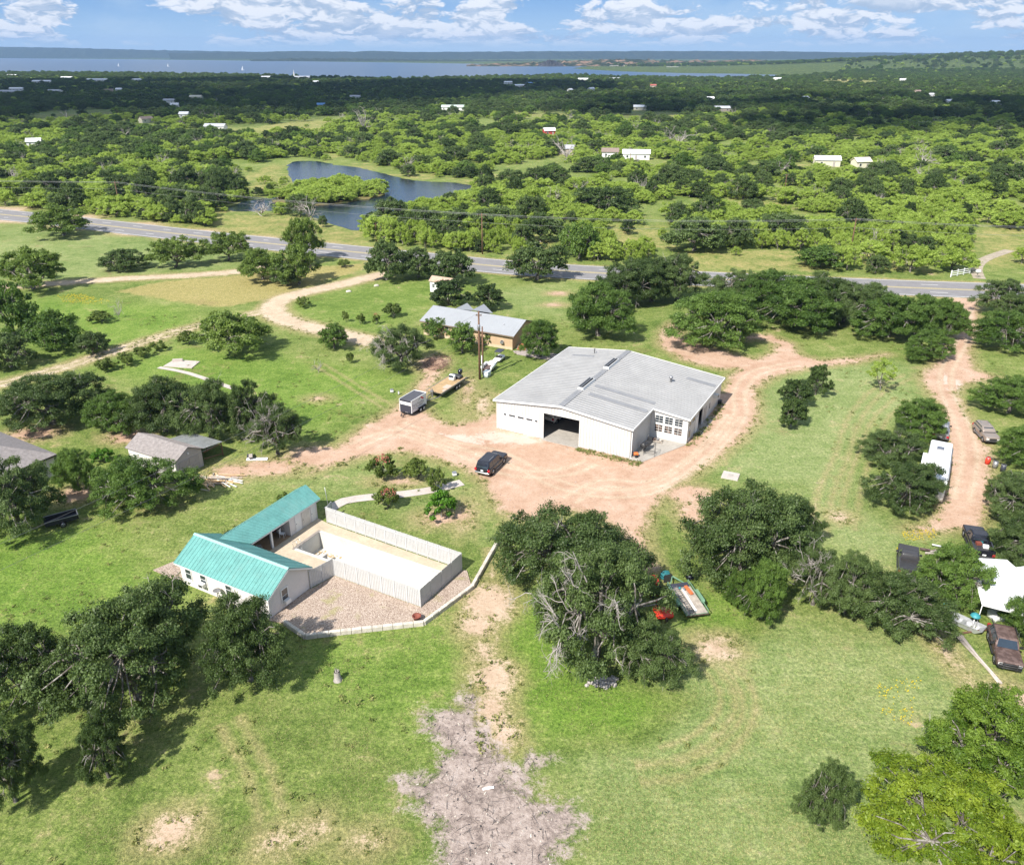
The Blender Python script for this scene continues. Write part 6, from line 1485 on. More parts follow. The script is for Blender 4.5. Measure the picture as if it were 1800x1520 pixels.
e2 = empty('grey_bin', G(1622, 775), .2, 'dark round bin beside the camper and the oaks', 'bin'); q = MB(); q.lathe((0, 0, 0), [(0, 0), (.3, 0), (.36, .85), (.33, .85), (.28, .1), (0, .1)], 14); q.build('bin_body', BLACK, e2); q = MB(); q.lathe((0, 0, .86), [(.38, 0), (.38, .05), (0, .1)], 14); q.build('lid', BLACK, e2)

# roofing contractor's box trailer
ta = math.radians(61.3); A0 = G(724, 727, .5); L, w_ = 3.7, 2.05
c0 = Vector((A0.x, A0.y, 0)) + Vector((math.cos(ta), math.sin(ta), 0)) * L / 2 + Vector((-math.sin(ta), math.cos(ta), 0)) * w_ / 2
tr = empty('box_trailer', c0, ta, 'roofing box trailer, black front with white printed side, on the dirt yard', 'trailer')
PRINT = mat('printed_panel', (.62, .62, .65), .45, 0, .04, 1)
q = MB(); q.span(-L / 2 + .04, L / 2, -w_ / 2 + .03, w_ / 2 - .03, .5, 2.30); q.build('box_body', CHARCOAL, tr)
for s_ in (-1, 1): q = MB(); q.span(-L / 2 + .06, L / 2 - .02, s_ * (w_ / 2 - .028), s_ * (w_ / 2), .56, 2.32); q.build('side_panel', PRINT, tr)
q = MB()
for s_ in (-1, 1): q.span(-L / 2 - .01, L / 2 + .02, s_ * (w_ / 2 - .05), s_ * (w_ / 2 + .015), 2.322, 2.39)
q.span(L / 2 - .04, L / 2 + .02, -w_ / 2 + .05, w_ / 2 - .05, 2.322, 2.39)
for s_ in (-1, 1): q.span(-L / 2 - .01, -L / 2 + .055, s_ * (w_ / 2 - .05), s_ * (w_ / 2 + .015), .5, 2.32)
q.build('corner_trim', WHITEP, tr)
q = MB(); q.span(-L / 2 + .05, L / 2 - .045, -w_ / 2 + .06, w_ / 2 - .06, 2.302, 2.33); q.build('roof', mat('dark_trailer_roof', (.075, .075, .085), .6), tr)
q = MB(); q.span(-L / 2 + .02, -L / 2 + .038, -w_ / 2 + .12, w_ / 2 - .12, 1.62, 2.05); q.build('sign_board', WHITEP, tr)
q = MB(); q.add([(-L / 2 + .016, -.25, 1.72), (-L / 2 + .016, -.45, 1.95), (-L / 2 + .016, -.52, 1.95), (-L / 2 + .016, -.32, 1.72)], [(0, 1, 2, 3)]); q.add([(-L / 2 + .016, -.62, 1.78), (-L / 2 + .016, -.48, 1.95), (-L / 2 + .016, -.45, 1.95), (-L / 2 + .016, -.58, 1.78)], [(0, 1, 2, 3)]); q.build('sign_mark', DSTEEL, tr)
def lettering(parent, txt, size, loc, rot, m):
    me = LETTER[txt]; me.materials.clear(); me.materials.append(m)
    o = link(bpy.data.objects.new('lettering', me), parent); o.location = loc; o.rotation_euler = rot; return tag(o, kind='stuff')
INK = mat('print_ink', (.10, .10, .15), .5); yR = -w_ / 2 - .004
lettering(tr, 'Rock Roofing', .50, (-L / 2 + .25, yR, 1.36), (math.pi / 2, 0, 0), INK)
lettering(tr, '512-756-8007', .44, (-L / 2 + .25, yR, .98), (math.pi / 2, 0, 0), INK)
lettering(tr, 'Metal & Shingle Roofs', .24, (-L / 2 + .9, yR, .70), (math.pi / 2, 0, 0), INK)
q = MB()      # printed red roof with dark gable line
q.add([(.25, yR, 2.22), (.62, yR, 2.22), (1.25, yR, 1.78), (.92, yR, 1.74)], [(0, 1, 2, 3)]); q.build('red_roof_print', mat('print_red', (.50, .015, .05), .5), tr)
q = MB(); q.add([(.22, yR, 2.22), (.29, yR, 2.19), (-.15, yR, 1.85), (-.23, yR, 1.85)], [(0, 3, 2, 1)]); q.add([(.15, yR, 1.95), (.24, yR, 1.95), (.24, yR, 2.04), (.15, yR, 2.04)], [(0, 1, 2, 3)]); q.build('gable_print', INK, tr)
for x in (.15, .95): wheel(tr, x, -w_ / 2 - .06 + .0, .34, .2, -1, WHITEP); wheel(tr, x, w_ / 2 + .06, .34, .2, 1, WHITEP)
for s_ in (-1, 1): q = MB(); q.span(-.35, 1.45, s_ * (w_ / 2 - .02), s_ * (w_ / 2 + .22), .72, .77); q.build('mudguard', BLACK, tr)
q = MB(); q.span(-L / 2, L / 2, -w_ / 2 + .1, w_ / 2 - .1, .34, .5); q.build('chassis', BLACK, tr)
q = MB(); q.bar((-L / 2, -.6, .42), (-L / 2 - 1.25, 0, .42), .08); q.bar((-L / 2, .6, .42), (-L / 2 - 1.25, 0, .42), .08); q.tube([(-L / 2 - .95, 0, .0), (-L / 2 - .95, 0, .75)], .035, 6); q.build('hitch', DSTEEL, tr)
q = MB(); q.span(-L / 2 - .03, -L / 2 + .0, -.42, .10, .52, .60); q.build('step', STEEL, tr)

# barge boat with timber deck on a tandem trailer
ba = math.radians(63.0); bL, bw_ = 7.4, 2.7
A0 = G(776, 692, 1.0); c0 = Vector((A0.x, A0.y, 0)) + Vector((math.cos(ba), math.sin(ba), 0)) * bL / 2 + Vector((-math.sin(ba), math.cos(ba), 0)) * bw_ / 2
bt = empty('deck_boat', c0 + Vector((0, 0, .0)), ba, 'flat barge boat with yellow timber deck and black outboard', 'boat')
HULL = mat('aluminium_hull', (.24, .255, .265), .4, .5, .15, 2)
q = MB(); q.hull([(-bL / 2 + .9, -bw_ / 2 + .3, .45), (bL / 2, -bw_ / 2 + .3, .45), (bL / 2, bw_ / 2 - .3, .45), (-bL / 2 + .9, bw_ / 2 - .3, .45), (-bL / 2, -bw_ / 2, .98), (bL / 2, -bw_ / 2, .98), (bL / 2, bw_ / 2, .98), (-bL / 2, bw_ / 2, .98)]); q.build('hull', HULL, bt)
n = 17
for k in range(n):
    y0 = -bw_ / 2 + .06 + k * (bw_ - .12) / n; q = MB(); q.span(-bL / 2 + .08, bL / 2 - .12, y0 + .006, y0 + (bw_ - .12) / n - .006, .982, 1.03); q.build('plank', PLANK, bt)
q = MB(); q.span(-1.7, -.3, -1.15, -.2, 1.032, 1.045); q.span(-2.8, -2.0, -1.2, -.8, 1.032, 1.05); q.build('deck_hatch', mat('faded_hatch', (.50, .38, .31), .7), bt)
for s_ in (-1, 1): q = MB(); q.span(-bL / 2 + .05, bL / 2, s_ * (bw_ / 2 - .05), s_ * (bw_ / 2 + .03), .93, 1.06); q.build('gunwale', STEEL, bt)
q = MB(); q.loft([(1.032, 1.3, 1.95, .45, .06), (1.9, 1.38, 1.9, .42, .06)]); o = q.build('console', WHITEP, bt); q = MB(); q.plate([(1.30, -.38, 1.55), (1.30, .38, 1.55), (1.36, .38, 1.88), (1.36, -.38, 1.88)], .01); q.build('windscreen', GLASS, o)
q = MB(); q.loft([(1.032, 2.3, 3.4, .95, .1), (1.42, 2.35, 3.35, .9, .1), (1.5, 2.45, 3.25, .8, .1)]); q.build('bench_seat', DSTEEL, bt)
q = MB(); q.loft([(1.25, bL / 2 + .05, bL / 2 + .65, .22, .1), (1.6, bL / 2 - .05, bL / 2 + .75, .28, .14), (1.95, bL / 2 + .05, bL / 2 + .65, .22, .14)]); q.span(bL / 2 + .2, bL / 2 + .45, -.09, .09, .5, 1.25); q.build('outboard_motor', BLACKP, bt)
btr = empty('boat_trailer', c0, ba, 'galvanised tandem trailer carrying the barge boat', 'trailer')
for s_ in (-1, 1): q = MB(); q.bar((-bL / 2 - .2, s_ * .85, .38), (bL / 2 - .3, s_ * .85, .38), .10, .14); q.build('chassis_rail', STEEL, btr)
for x in (-2.2, 0, 2.0, 3.0): q = MB(); q.bar((x, -.8, .38), (x, .8, .38), .08); q.build('cross_member', STEEL, btr)
for x in (.75, 1.55):
    for s_ in (-1, 1): wheel(btr, x, s_ * 1.22, .33, .2, s_, WHITEP)
q = MB(); q.bar((-bL / 2 - .2, -.85, .4), (-bL / 2 - 1.9, 0, .4), .10); q.bar((-bL / 2 - .2, .85, .4), (-bL / 2 - 1.9, 0, .4), .10); q.build('draw_bar', STEEL, btr)
q = MB(); q.bar((-bL / 2 - .5, -.12, .4), (-bL / 2 - .5, -.12, 1.75), .10); q.bar((-bL / 2 - .5, .12, .4), (-bL / 2 - .5, .12, 1.75), .06); q.span(-bL / 2 - .65, -bL / 2 - .3, -.25, .25, 1.2, 1.4); q.build('winch_post', STEEL, btr)
q = MB(); q.tube([(-bL / 2 - 1.5, .12, .02), (-bL / 2 - 1.5, .12, .9)], .045, 6); q.build('jockey_stand', DSTEEL, btr)

# green utility trailer with ladder
UA = math.radians(101.5); A0, A1, A2 = G(1205, 1080, .7), G(1246, 1072, .7), G(1172, 1028, .7)
uc = (A1 + A2) / 2; ut = empty('utility_trailer', (uc.x, uc.y, 0), UA, 'green flatbed utility trailer with ladder under the oaks', 'trailer')
uL, uw = 4.7, 2.1
q = MB(); q.span(-uL / 2, uL / 2, -uw / 2, uw / 2, .50, .58); q.build('frame', GREENP, ut)
for k in range(7): y0 = -uw / 2 + .05 + k * (uw - .1) / 7; q = MB(); q.span(-uL / 2 + .05, uL / 2 - .7, y0 + .008, y0 + (uw - .1) / 7 - .008, .582, .62); q.build('plank', OLDWOOD, ut)
q = MB(); q.span(uL / 2 - .68, uL / 2 - .05, -uw / 2 + .1, uw / 2 - .1, .582, .66); q.build('front_mat', CHARCOAL, ut)
for s_ in (-1, 1): q = MB(); q.bar((-uL / 2 + .03, s_ * (uw / 2 - .03), .9), (uL / 2 - .03, s_ * (uw / 2 - .03), .9), .06); q.build('side_rail', GREENP, ut)
for s_ in (-1, 1):
    for x in (-uL / 2 + .05, -.8, .8, uL / 2 - .05): q = MB(); q.span(x - .03, x + .03, s_ * (uw / 2 - .06), s_ * uw / 2, .58, .87); q.build('stake', GREENP, ut)
    q = MB(); q.loft([(.60, -.95, .95, .14, .05), (.86, -.85, .85, .14, .05)]); o = q.build('mudguard', GREENP, ut); o.location = (-.05, s_ * (uw / 2 + .16), .0)
    for x in (-.45, .4): wheel(ut, x, s_ * (uw / 2 + .16), .34, .2, s_, WHITEP)
q = MB(); q.bar((uL / 2, -.7, .52), (uL / 2 + 1.3, 0, .52), .09); q.bar((uL / 2, .7, .52), (uL / 2 + 1.3, 0, .52), .09); q.build('draw_bar', GREENP, ut)
q = MB(); q.span(-uL / 2 - .06, -uL / 2 - .002, -uw / 2, uw / 2, .46, .56); q.build('tail_bar', RUST, ut)
def loc_ut(x, y, z=.625): c, s = math.cos(UA), math.sin(UA); return Vector((uc.x + x * c - y * s, uc.y + x * s + y * c, z))
e = empty('extension_ladder', loc_ut(-.1, .45), UA + .03, 'aluminium ladder lying on the green trailer', 'ladder')
for y in (-.2, .2): q = MB(); q.span(-2.2, 2.0, y - .025, y + .025, 0, .09); q.build('stile', CHROME, e)
for k in range(13): q = MB(); x = -2.05 + k * .32; q.span(x - .02, x + .02, -.175, .175, .03, .07); q.build('rung', CHROME, e)
e = empty('plank', loc_ut(-.4, -.05), UA - .02, 'white board lying along the ladder on the green trailer', 'board'); q = MB(); q.span(-1.6, 1.7, -.1, .1, 0, .05); q.build('board', WHITEP, e); q = MB(); q.span(-1.2, 1.0, -.07, .07, .052, .07); q.build('upper_board', TRIM, e)
for x, y, m_, nm, sx, sy in ((1.0, -.55, mat('orange_plastic', (.55, .16, .06), .5), 'orange ground mat on the green trailer', 1.3, .3), (1.45, .15, TEALP, 'blue jug at the head of the green trailer', .18, .18), (1.2, -.2, STEEL, 'grey tool box on the green trailer', .25, .18)):
    e = empty('trailer_load', loc_ut(x, y), UA + .1, nm, 'gear'); q = MB(); q.loft([(0, -sx / 2, sx / 2, sy / 2, .04), (.16, -sx / 2, sx / 2, sy / 2, .04)]); q.build('load_body', m_, e); q = MB(); q.loft([(.161, -sx / 2 + .03, sx / 2 - .03, sy / 2 - .03, .03), (.20, -sx / 2 + .05, sx / 2 - .05, sy / 2 - .05, .03)]); q.build('lid', m_, e)
e = empty('hose_reel', G(1170, 1020), .3, 'tangle of teal hose on a reel ahead of the green trailer', 'reel')
q = MB()
for k in range(6): q.tube([(math.cos(a) * (.36 + .03 * k), (k - 2.5) * .09, .5 + math.sin(a) * (.36 + .03 * k)) for a in np.linspace(0, 6.28, 15)], .03, 5, cap=False)
q.build('hose', TEALP, e); q = MB(); q.span(-.4, .4, -.34, -.3, 0, .9); q.span(-.4, .4, .3, .34, 0, .9); q.build('stand', DSTEEL, e)
e = empty('spare_tyre', G(1212, 1016), 0, 'loose black tyre lying ahead of the green trailer', 'tyre')
q = MB(); q.lathe((0, 0, 0), [(.2, 0), (.36, .02), (.38, .12), (.36, .22), (.2, .24), (.2, 0)], 18); q.build('tyre_body', BLACK, e); q = MB(); q.lathe((0, 0, .08), [(0, 0), (.19, 0), (.19, .06), (0, .06)], 14); q.build('rim', WHITEP, e)
# red rotary mower
e = empty('tractor_mower', G(1165, 1080), math.radians(100), 'bright red tractor-mounted rotary mower left of the green trailer', 'mower')
q = MB(); q.loft([(.18, -.85, .75, .8, .3), (.42, -.85, .75, .8, .3), (.5, -.7, .6, .7, .25)]); q.build('mower_deck', REDP, e)
for y in (-.5, .5): q = MB(); q.bar((.5, y, .5), (1.35, y * .3, 1.15), .09); q.bar((-.6, y, .5), (1.35, y * .3, 1.15), .06); q.build('hitch_frame', REDP, e)
q = MB(); q.span(-.25, .25, -.2, .2, .5, .78); q.build('gearbox', mat('faded_red_gearbox', (.5, .16, .13), .5), e)
q = MB(); q.tube([(.2, 0, .7), (1.5, 0, .75)], .06, 8); q.build('drive_shaft', DSTEEL, e)
q = MB(); q.lathe((-1.0, -.06, .22), [(0, 0), (.2, 0), (.22, .03), (.22, .1), (.2, .13), (0, .13)], 12, axis='Y'); q.build('tail_wheel', BLACK, e)
e = empty('compact_tractor', G(1153, 1042), math.radians(95), 'small red tractor mostly hidden under the oak beside the mower', 'tractor')
q = MB(); q.loft([(.55, .1, 1.5, .35, .1), (.95, .1, 1.5, .36, .12), (1.1, .2, 1.4, .3, .12)]); q.build('bonnet', REDP, e); q = MB(); q.span(-.9, .1, -.35, .35, .45, .8); q.build('chassis', DSTEEL, e)
q = MB(); q.loft([(.8, -.75, -.3, .24, .06), (.92, -.75, -.3, .24, .06)]); q.span(-.8, -.72, -.24, .24, .92, 1.3); q.build('seat', BLACK, e)
for s_ in (-1, 1): wheel(e, -.6, s_ * .62, .55, .32, s_, REDP); wheel(e, 1.15, s_ * .5, .32, .2, s_, REDP)
q = MB(); q.tube([(-.15, 0, .8), (-.3, 0, 1.15)], .03, 6); q.lathe((-.32, 0, 1.15), [(.17, 0), (.2, .0), (.2, .03), (.17, .03)], 12); q.build('steering_wheel', BLACK, e)

# ------------------------------------------------------------------ poles and wires
def wire(name, label, pts, rad, m=None):
    q = MB()
    for a, b, sag in pts:
        a, b = Vector(a), Vector(b)
        q.tube([a.lerp(b, k / 14) - Vector((0, 0, sag * 4 * (k / 14) * (1 - k / 14))) for k in range(15)], rad, 4)
    return q.build(name, m or mat('wire_grey', (.16, .16, .165), .5, .4), None, label, 'cable')
def pole(name, label, P, h, arms=(), r=.15):
    e = empty(name, P, 0, label, 'pole'); q = MB(); q.tube([(0, 0, -.2), (.0, 0, h * .5), (0, 0, h)], [r * 1.15, r, r * .75], 10); q.build('shaft', WOODPOLE, e)
    for z, w_ in arms:
        q = MB(); q.box((0, .14, z), (w_, .1, .12)); o = q.build('cross_arm', WOODPOLE, e)
        for x in np.linspace(-w_ / 2 + .1, w_ / 2 - .1, 4 if w_ > 1.5 else 2): q = MB(); q.lathe((x, .14, z + .06), [(.03, 0), (.07, .06), (.05, .12), (.06, .18), (0, .2)], 8); q.build('insulator', STEEL, o)
    return e
pa, pb = G(843.5, 666.5), G(849, 658)
A_ = pole('service_pole', 'taller brown timber pole beside the workshop', pa, 11.0, ((10.3, .9),), .17)
B_ = pole('service_pole', 'shorter timber pole just behind the taller one', pb, 7.9, (), .14)
q = MB(); q.lathe((.0, -.3, 8.2), [(0, 0), (.22, 0), (.22, .7), (.1, .78), (0, .78)], 12); q.build('transformer', STEEL, A_)
q = MB(); q.tube([(-.16, -.1, 0), (-.16, -.1, 3.2)], .07, 6); q.build('conduit', WHITEP, B_)
q = MB(); q.span(-.2, .2, -.36, -.13, 1.2, 1.85); q.build('meter_box', STEEL, B_)
off = G(-190, 1040, 10.0)
wire('service_wire', 'upper thin wire running from the timber pole across the left lawn', [((pa.x, pa.y, 10.7), off, .8)], .015)
wire('service_wire', 'lower thin wire running from the timber pole across the left lawn', [((pa.x, pa.y, 8.3), off - Vector((-.6, .3, 1.8)), .9)], .015)
# long-run poles beyond the highway
HP = [G(-420, 348), G(212, 371), G(848, 447), G(1493, 452), G(2150, 470)]
hh_ = [9.5, 9.3, 10.2, 9.6, 9.6]
for k, (P, h) in enumerate(zip(HP, hh_)):
    if 1 <= k <= 3: pole('power_pole', ('highway power pole left of the pond', 'highway power pole in front of the pond', 'highway power pole in the brush at the right')[k - 1], P, h, ((h - .5, 2.4),), .15)
for j, (dx, dz) in enumerate(((-1.0, 0), (0, .1), (1.0, 0), (0, -2.0))):
    wire('power_line', ('near', 'middle', 'far', 'lowest')[j] + ' strand of the power line along the highway', [((HP[k].x, HP[k].y + dx, hh_[k] - .3 + dz), (HP[k + 1].x, HP[k + 1].y + dx, hh_[k + 1] - .3 + dz), 1.0) for k in range(4)], .017, mat('bright_wire', (.36, .36, .36), .4, .3))
for u, v, vt, lb in ((662, 425, 392, 'short pole on the near bank of the pond'), (1377, 352, 306, 'lone pole standing in the bright brush'), (1107, 300, 262, 'pole in front of the white mobile home')):
    P = G(u, v); pole('power_pole', lb, P, min(9.0, height_to(P, vt)), ((min(9.0, height_to(P, vt)) - .4, 1.2),), .13)

# ------------------------------------------------------------------ other yard things
# white junk by the poles: pickup-bed box, chest, mower
e = empty('truck_bed_box', G(859, 650), math.radians(72), 'white pickup bed box on the grass beside the poles', 'truck bed')
q = MB(); q.span(-1.2, 1.2, -.85, .85, .35, .42); q.build('bed_floor', RUST, e)
for s_ in (-1, 1): q = MB(); q.loft([(.42, -1.2, 1.2, .11, .04), (.95, -1.2, 1.2, .11, .04)]); o = q.build('bed_side', WHITEP, e); o.location = (0, s_ * .8, 0)
q = MB(); q.span(1.14, 1.22, -.68, .68, .42, .95); q.build('headboard', WHITEP, e)
for s_ in (-1, 1): wheel(e, -.1, s_ * .78, .36, .22, s_, STEEL)
e = empty('chest_freezer', G(856, 662), math.radians(66), 'pale grey chest with lid at the foot of the poles', 'chest')
q = MB(); q.loft([(0, -.62, .62, .42, .06), (.8, -.62, .62, .42, .06)]); q.build('cabinet', mat('pale_grey_enamel', (.50, .56, .58), .4), e); q = MB(); q.loft([(.802, -.65, .65, .45, .06), (.93, -.65, .65, .45, .06)]); q.build('lid', mat('pale_grey_enamel', (0, 0, 0)), e)
q = MB(); q.span(-.12, .12, -.47, -.44, .6, .68); q.build('handle', DSTEEL, e)
e = empty('golf_cart', G(878, 634), math.radians(66), 'golf cart with dark top piled with white sacks beside the tan house', 'cart')
q = MB(); q.loft([(.3, -1.1, 1.1, .55, .15), (.6, -1.15, 1.15, .58, .18), (.75, .4, 1.1, .5, .15)]); q.build('body', WHITEP, e); q = MB(); q.loft([(.6, -.5, .1, .5, .08), (.85, -.5, .1, .5, .08)]); q.build('seat', BLACK, e)
for x in (-.7, .75):
    for s_ in (-1, 1): q = MB(); q.tube([(x, s_ * .5, .6), (x * .85, s_ * .48, 1.75)], .025, 6); q.build('roof_post', STEEL, e)
q = MB(); q.loft([(1.75, -.85, .9, .6, .15), (1.83, -.8, .85, .56, .15)]); q.build('roof', CHARCOAL, e)
for x in (-.7, .75):
    for s_ in (-1, 1): wheel(e, x, s_ * .52, .24, .2, s_, STEEL)
for k, (u, v) in enumerate(((866, 639), (872, 636))):
    e = empty('sack', G(u, v), k, ('left', 'right')[k] + ' white sack on the grass beside the golf cart', 'sack'); q = MB(); q.loft([(0, -.5, .5, .4, .2), (.25, -.6, .6, .5, .25), (.45, -.45, .45, .36, .2), (.52, -.2, .2, .16, .1)]); q.build('sack_body', WHITEP, e); q = MB(); q.tube([(0, 0, .5), (.05, 0, .62)], .05, 6); q.build('tied_neck', TRIM, e)
bpile = empty('brush_pile', G(770, 640), 0, 'reddish heap of cut brush behind the boat', 'brush heap')
rr = rgen(51); tw = []
for k in range(90):
    a = rr.uniform(0, 6.28); rd = 2.6 * math.sqrt(rr.random()); twig_spray(rr, (math.cos(a) * rd, math.sin(a) * rd * 1.4, .1 + .45 * rr.random() * (1 - rd / 2.8)), (math.cos(a + 2), math.sin(a + 2), .25), 1.3, .03, 1, tw)
link(bpy.data.objects.new('twigs', tubes_mesh('brush_twigs', tw, mat('cut_brush', (.21, .125, .095), .9, 0, .3, 3), 4)), bpile)
tag(bpile.children[0], kind='stuff')
# concrete remains and small pads
e = empty('foundation_slab', G(320, 640), math.radians(-8), 'old bare concrete slab on the left lawn', 'slab'); q = MB(); q.slab([(-2.4, -1.5), (2.6, -1.7), (2.4, 1.4), (-2.2, 1.7)], 0, .12); q.build('slab_body', PALECONC, e); q = MB(); q.box((-1.2, .9, .3), (1.6, .4, .4), .3); q.build('broken_block', PALECONC, e)
pl2 = resample(Gn([(279, 646), (330, 656), (410, 683)]), 1.5); o = ribbon(pl2, .45, -.45, .05, 'path', PALECONC); tag(o, 'straight strip of old concrete walk on the left lawn', kind='structure')
e = empty('septic_lid', G(1284, 837), math.radians(-24), 'square concrete lid on the lawn right of the workshop', 'slab'); q = MB(); q.loft([(0, -1.0, 1.0, .9, .05), (.16, -.97, .97, .87, .05)], nc=1, smooth=False); q.build('slab_body', PALECONC, e); q = MB(); q.span(-.3, .3, -.3, .3, .162, .2); q.build('cover', CONC, e)
for u, v, w_, h_, lb in ((799, 836, .5, .45, 'small pale utility box by the drive'), (689, 690, .45, .5, 'white utility pedestal left of the box trailer'), (701, 694, .2, .55, 'thin white marker post left of the box trailer'), (662, 503, .6, .4, 'white rock on the back lawn'), (613, 513, .6, .35, 'pale rock beside the gravel bend')):
    e = empty('utility_pedestal' if 'rock' not in lb else 'rock', G(u, v), .3, lb, 'box' if 'rock' not in lb else 'rock')
    if 'rock' in lb: q = MB(); q.loft([(0, -w_, w_, w_ * .7, .2), (h_ * .6, -w_ * .9, w_ * .8, w_ * .6, .2), (h_, -w_ * .4, w_ * .4, w_ * .3, .1)], nc=2); q.build('stone', LIME, e)
    else: q = MB(); q.loft([(0, -w_ / 2, w_ / 2, w_ / 2, .04), (h_, -w_ / 2, w_ / 2, w_ / 2, .04)]); q.build('cabinet', TRIM, e); q = MB(); q.loft([(h_ + .001, -w_ / 2 - .03, w_ / 2 + .03, w_ / 2 + .03, .04), (h_ + .06, -w_ / 2 + .02, w_ / 2 - .02, w_ / 2 - .02, .03)]); q.build('lid', STEEL, e)
# stump and rock heap
e = empty('tree_stump', G(594, 1195), 0, 'weathered grey tree stump alone on the lawn', 'stump'); q = MB(); rr = rgen(61)
q.lathe((0, 0, -.05), [(.42, 0), (.33, .15), (.27, .5), (.25, .95)], 9); q.build('stump_body', DEADWOOD, e)
q = MB()
for k in range(6): a = k * 1.05; q.hull([(math.cos(a) * .1 - .05, math.sin(a) * .1 - .05, .85), (math.cos(a) * .1 + .05, math.sin(a) * .1 - .05, .85), (math.cos(a) * .1 + .05, math.sin(a) * .1 + .05, .85), (math.cos(a) * .1 - .05, math.sin(a) * .1 + .05, .85)] + [(math.cos(a) * .15, math.sin(a) * .15, 1.0 + .28 * rr.random())] * 4)
q.build('splinters', DEADWOOD, e)
rh = empty('rock_heap', G(1060, 1200), 0, 'heap of pale rocks round the foot of the half-dead oak', 'rocks'); rr = rgen(62)
for k in range(58):
    s_ = rr.uniform(.12, .27); a = rr.normal(0, .75); q = MB(); q.loft([(0, -s_, s_, s_ * .75, s_ * .3), (s_ * .6, -s_ * .95, s_ * .85, s_ * .7, s_ * .3), (s_ * 1.05, -s_ * .5, s_ * .4, s_ * .35, s_ * .15)], nc=1, smooth=False); o = q.build('stone', ROCKM, rh); o.location = (a, rr.normal(0, .32) + .15 * a, .02 + .25 * max(0, .6 - abs(a)) * rr.random()); o.rotation_euler = (rr.normal(0, .3), rr.normal(0, .3), rr.uniform(0, 6))
# burn heap debris
DEB = mat('burn_debris', (.20, .17, .155), .9, 0, .5, 5)
q = MB(); rr = rgen(63); ap = ASH[0]; mn, mx_ = ap.min(0), ap.max(0); pts = np.column_stack([rr.uniform(mn[0], mx_[0], 2600), rr.uniform(mn[1], mx_[1], 2600)]); pts = pts[sdf_poly(pts, ap) > .2]
for x, y in pts[:420]:
    s_ = rr.uniform(.02, .07); q.box((x, y, s_ * .3), (s_ * rr.uniform(1, 3.5), s_, s_ * .7), rr.uniform(0, 3), rr.integers(0, 3), tilt=('Y', rr.normal(0, .3)))
tag(q.build('burn_debris', [DEB, DSTEEL, LIME]), 'charred bits scattered over the grey burn heap', 'debris', kind='stuff')
tw = []
for x, y in pts[420:560]:
    a = rr.uniform(0, 6.28); k0 = len(tw); twig_spray(rr, (x, y, .05), (math.cos(a), math.sin(a), .12), rr.uniform(.4, 1.0), .018, 1, tw)
    for j in range(k0, len(tw)): tw[j][0][:, 2] = np.maximum(tw[j][0][:, 2], .02)
tag(link(bpy.data.objects.new('burnt_twigs', tubes_mesh('burnt_twigs', tw, mat('ashy_twig', (.17, .14, .125), .9, 0, .5, 4), 4))), 'charred twigs lying over the grey burn heap', 'twigs', kind='stuff')
e = empty('scrap_sheet', G(858, 1386), .25, 'white scrap sheet lying on the burn heap', 'sheet'); q = MB(); q.plate([(-.4, -.06, .05), (.4, -.08, .04), (.42, .06, .1), (-.36, .1, .08)], .02); q.build('sheet', WHITEP, e); q = MB(); q.plate([(-.3, .0, .11), (.1, -.02, .11), (.12, .06, .14), (-.28, .08, .13)], .02); q.build('folded_corner', WHITEP, e)
# black flat trailer under the left oak
e = empty('boat_cradle', G(110, 920), math.radians(35), 'black tub-like trailer bed under the left oak', 'trailer'); q = MB()
q.span(-1.6, 1.6, -.75, .75, .45, .52); q.build('bed_floor', CHARCOAL, e)
for s_ in (-1, 1): q = MB(); q.span(-1.6, 1.6, s_ * .75 - .04, s_ * .75 + .04, .52, .95); q.build('side_board', BLACK, e); q = MB(); q.span(-1.62, 1.62, s_ * .75 - .05, s_ * .75 + .05, .952, 1.0); q.build('top_rail', STEEL, e)
for x in (-1.6, 1.6): q = MB(); q.span(x - .04, x + .04, -.7, .7, .52, .95); q.build('end_board', STEEL if x > 0 else BLACK, e)
for s_ in (-1, 1): wheel(e, 0, s_ * .92, .33, .2, s_, STEEL)
# white canopy and the clutter round it
CN = [G(1727, 1063, 2.5), G(1803, 1082, 2.5), G(1800, 1010, 2.7), G(1770, 984, 2.8), G(1704, 980, 2.8)]
cv_ = empty('canopy', (CN[0].x, CN[0].y, 0), 0, 'white tarp carport canopy at the right edge', 'canopy')
o0 = Vector((CN[0].x, CN[0].y, 0)); ridge = (CN[0] + CN[1] + CN[3] + CN[4]) / 4 + Vector((0, 0, .35))
q = MB(); pts = [p - o0 for p in (CN[0], CN[1], CN[2], CN[3], CN[4])]; rc_ = ridge - o0
for k in range(5): q.plate([pts[k], pts[(k + 1) % 5], rc_], .03)
q.build('tarp', mat('white_tarp', (.80, .80, .79), .5, 0, .03, 1), cv_)
for k in (0, 1, 3, 4): q = MB(); q.tube([(pts[k].x, pts[k].y, 0), (pts[k].x, pts[k].y, pts[k].z)], .035, 6); q.build('post', TRIM, cv_)
for k in range(5): q = MB(); q.tube([pts[k] - Vector((0, 0, .05)), pts[(k + 1) % 5] - Vector((0, 0, .05))], .03, 6); q.build('edge_pole', TRIM, cv_)
e = empty('jon_boat', G(1690, 1098), math.radians(-48), 'silver flat-bottom boat on the grass below the canopy', 'boat')
ALU = mat('bare_aluminium', (.56, .57, .58), .35, .6, .1, 2)
q = MB(); q.plate([(-1.7, -.55, .12), (1.3, -.55, .12), (1.3, .55, .12), (-1.7, .55, .12)], .03); q.build('hull_floor', ALU, e)
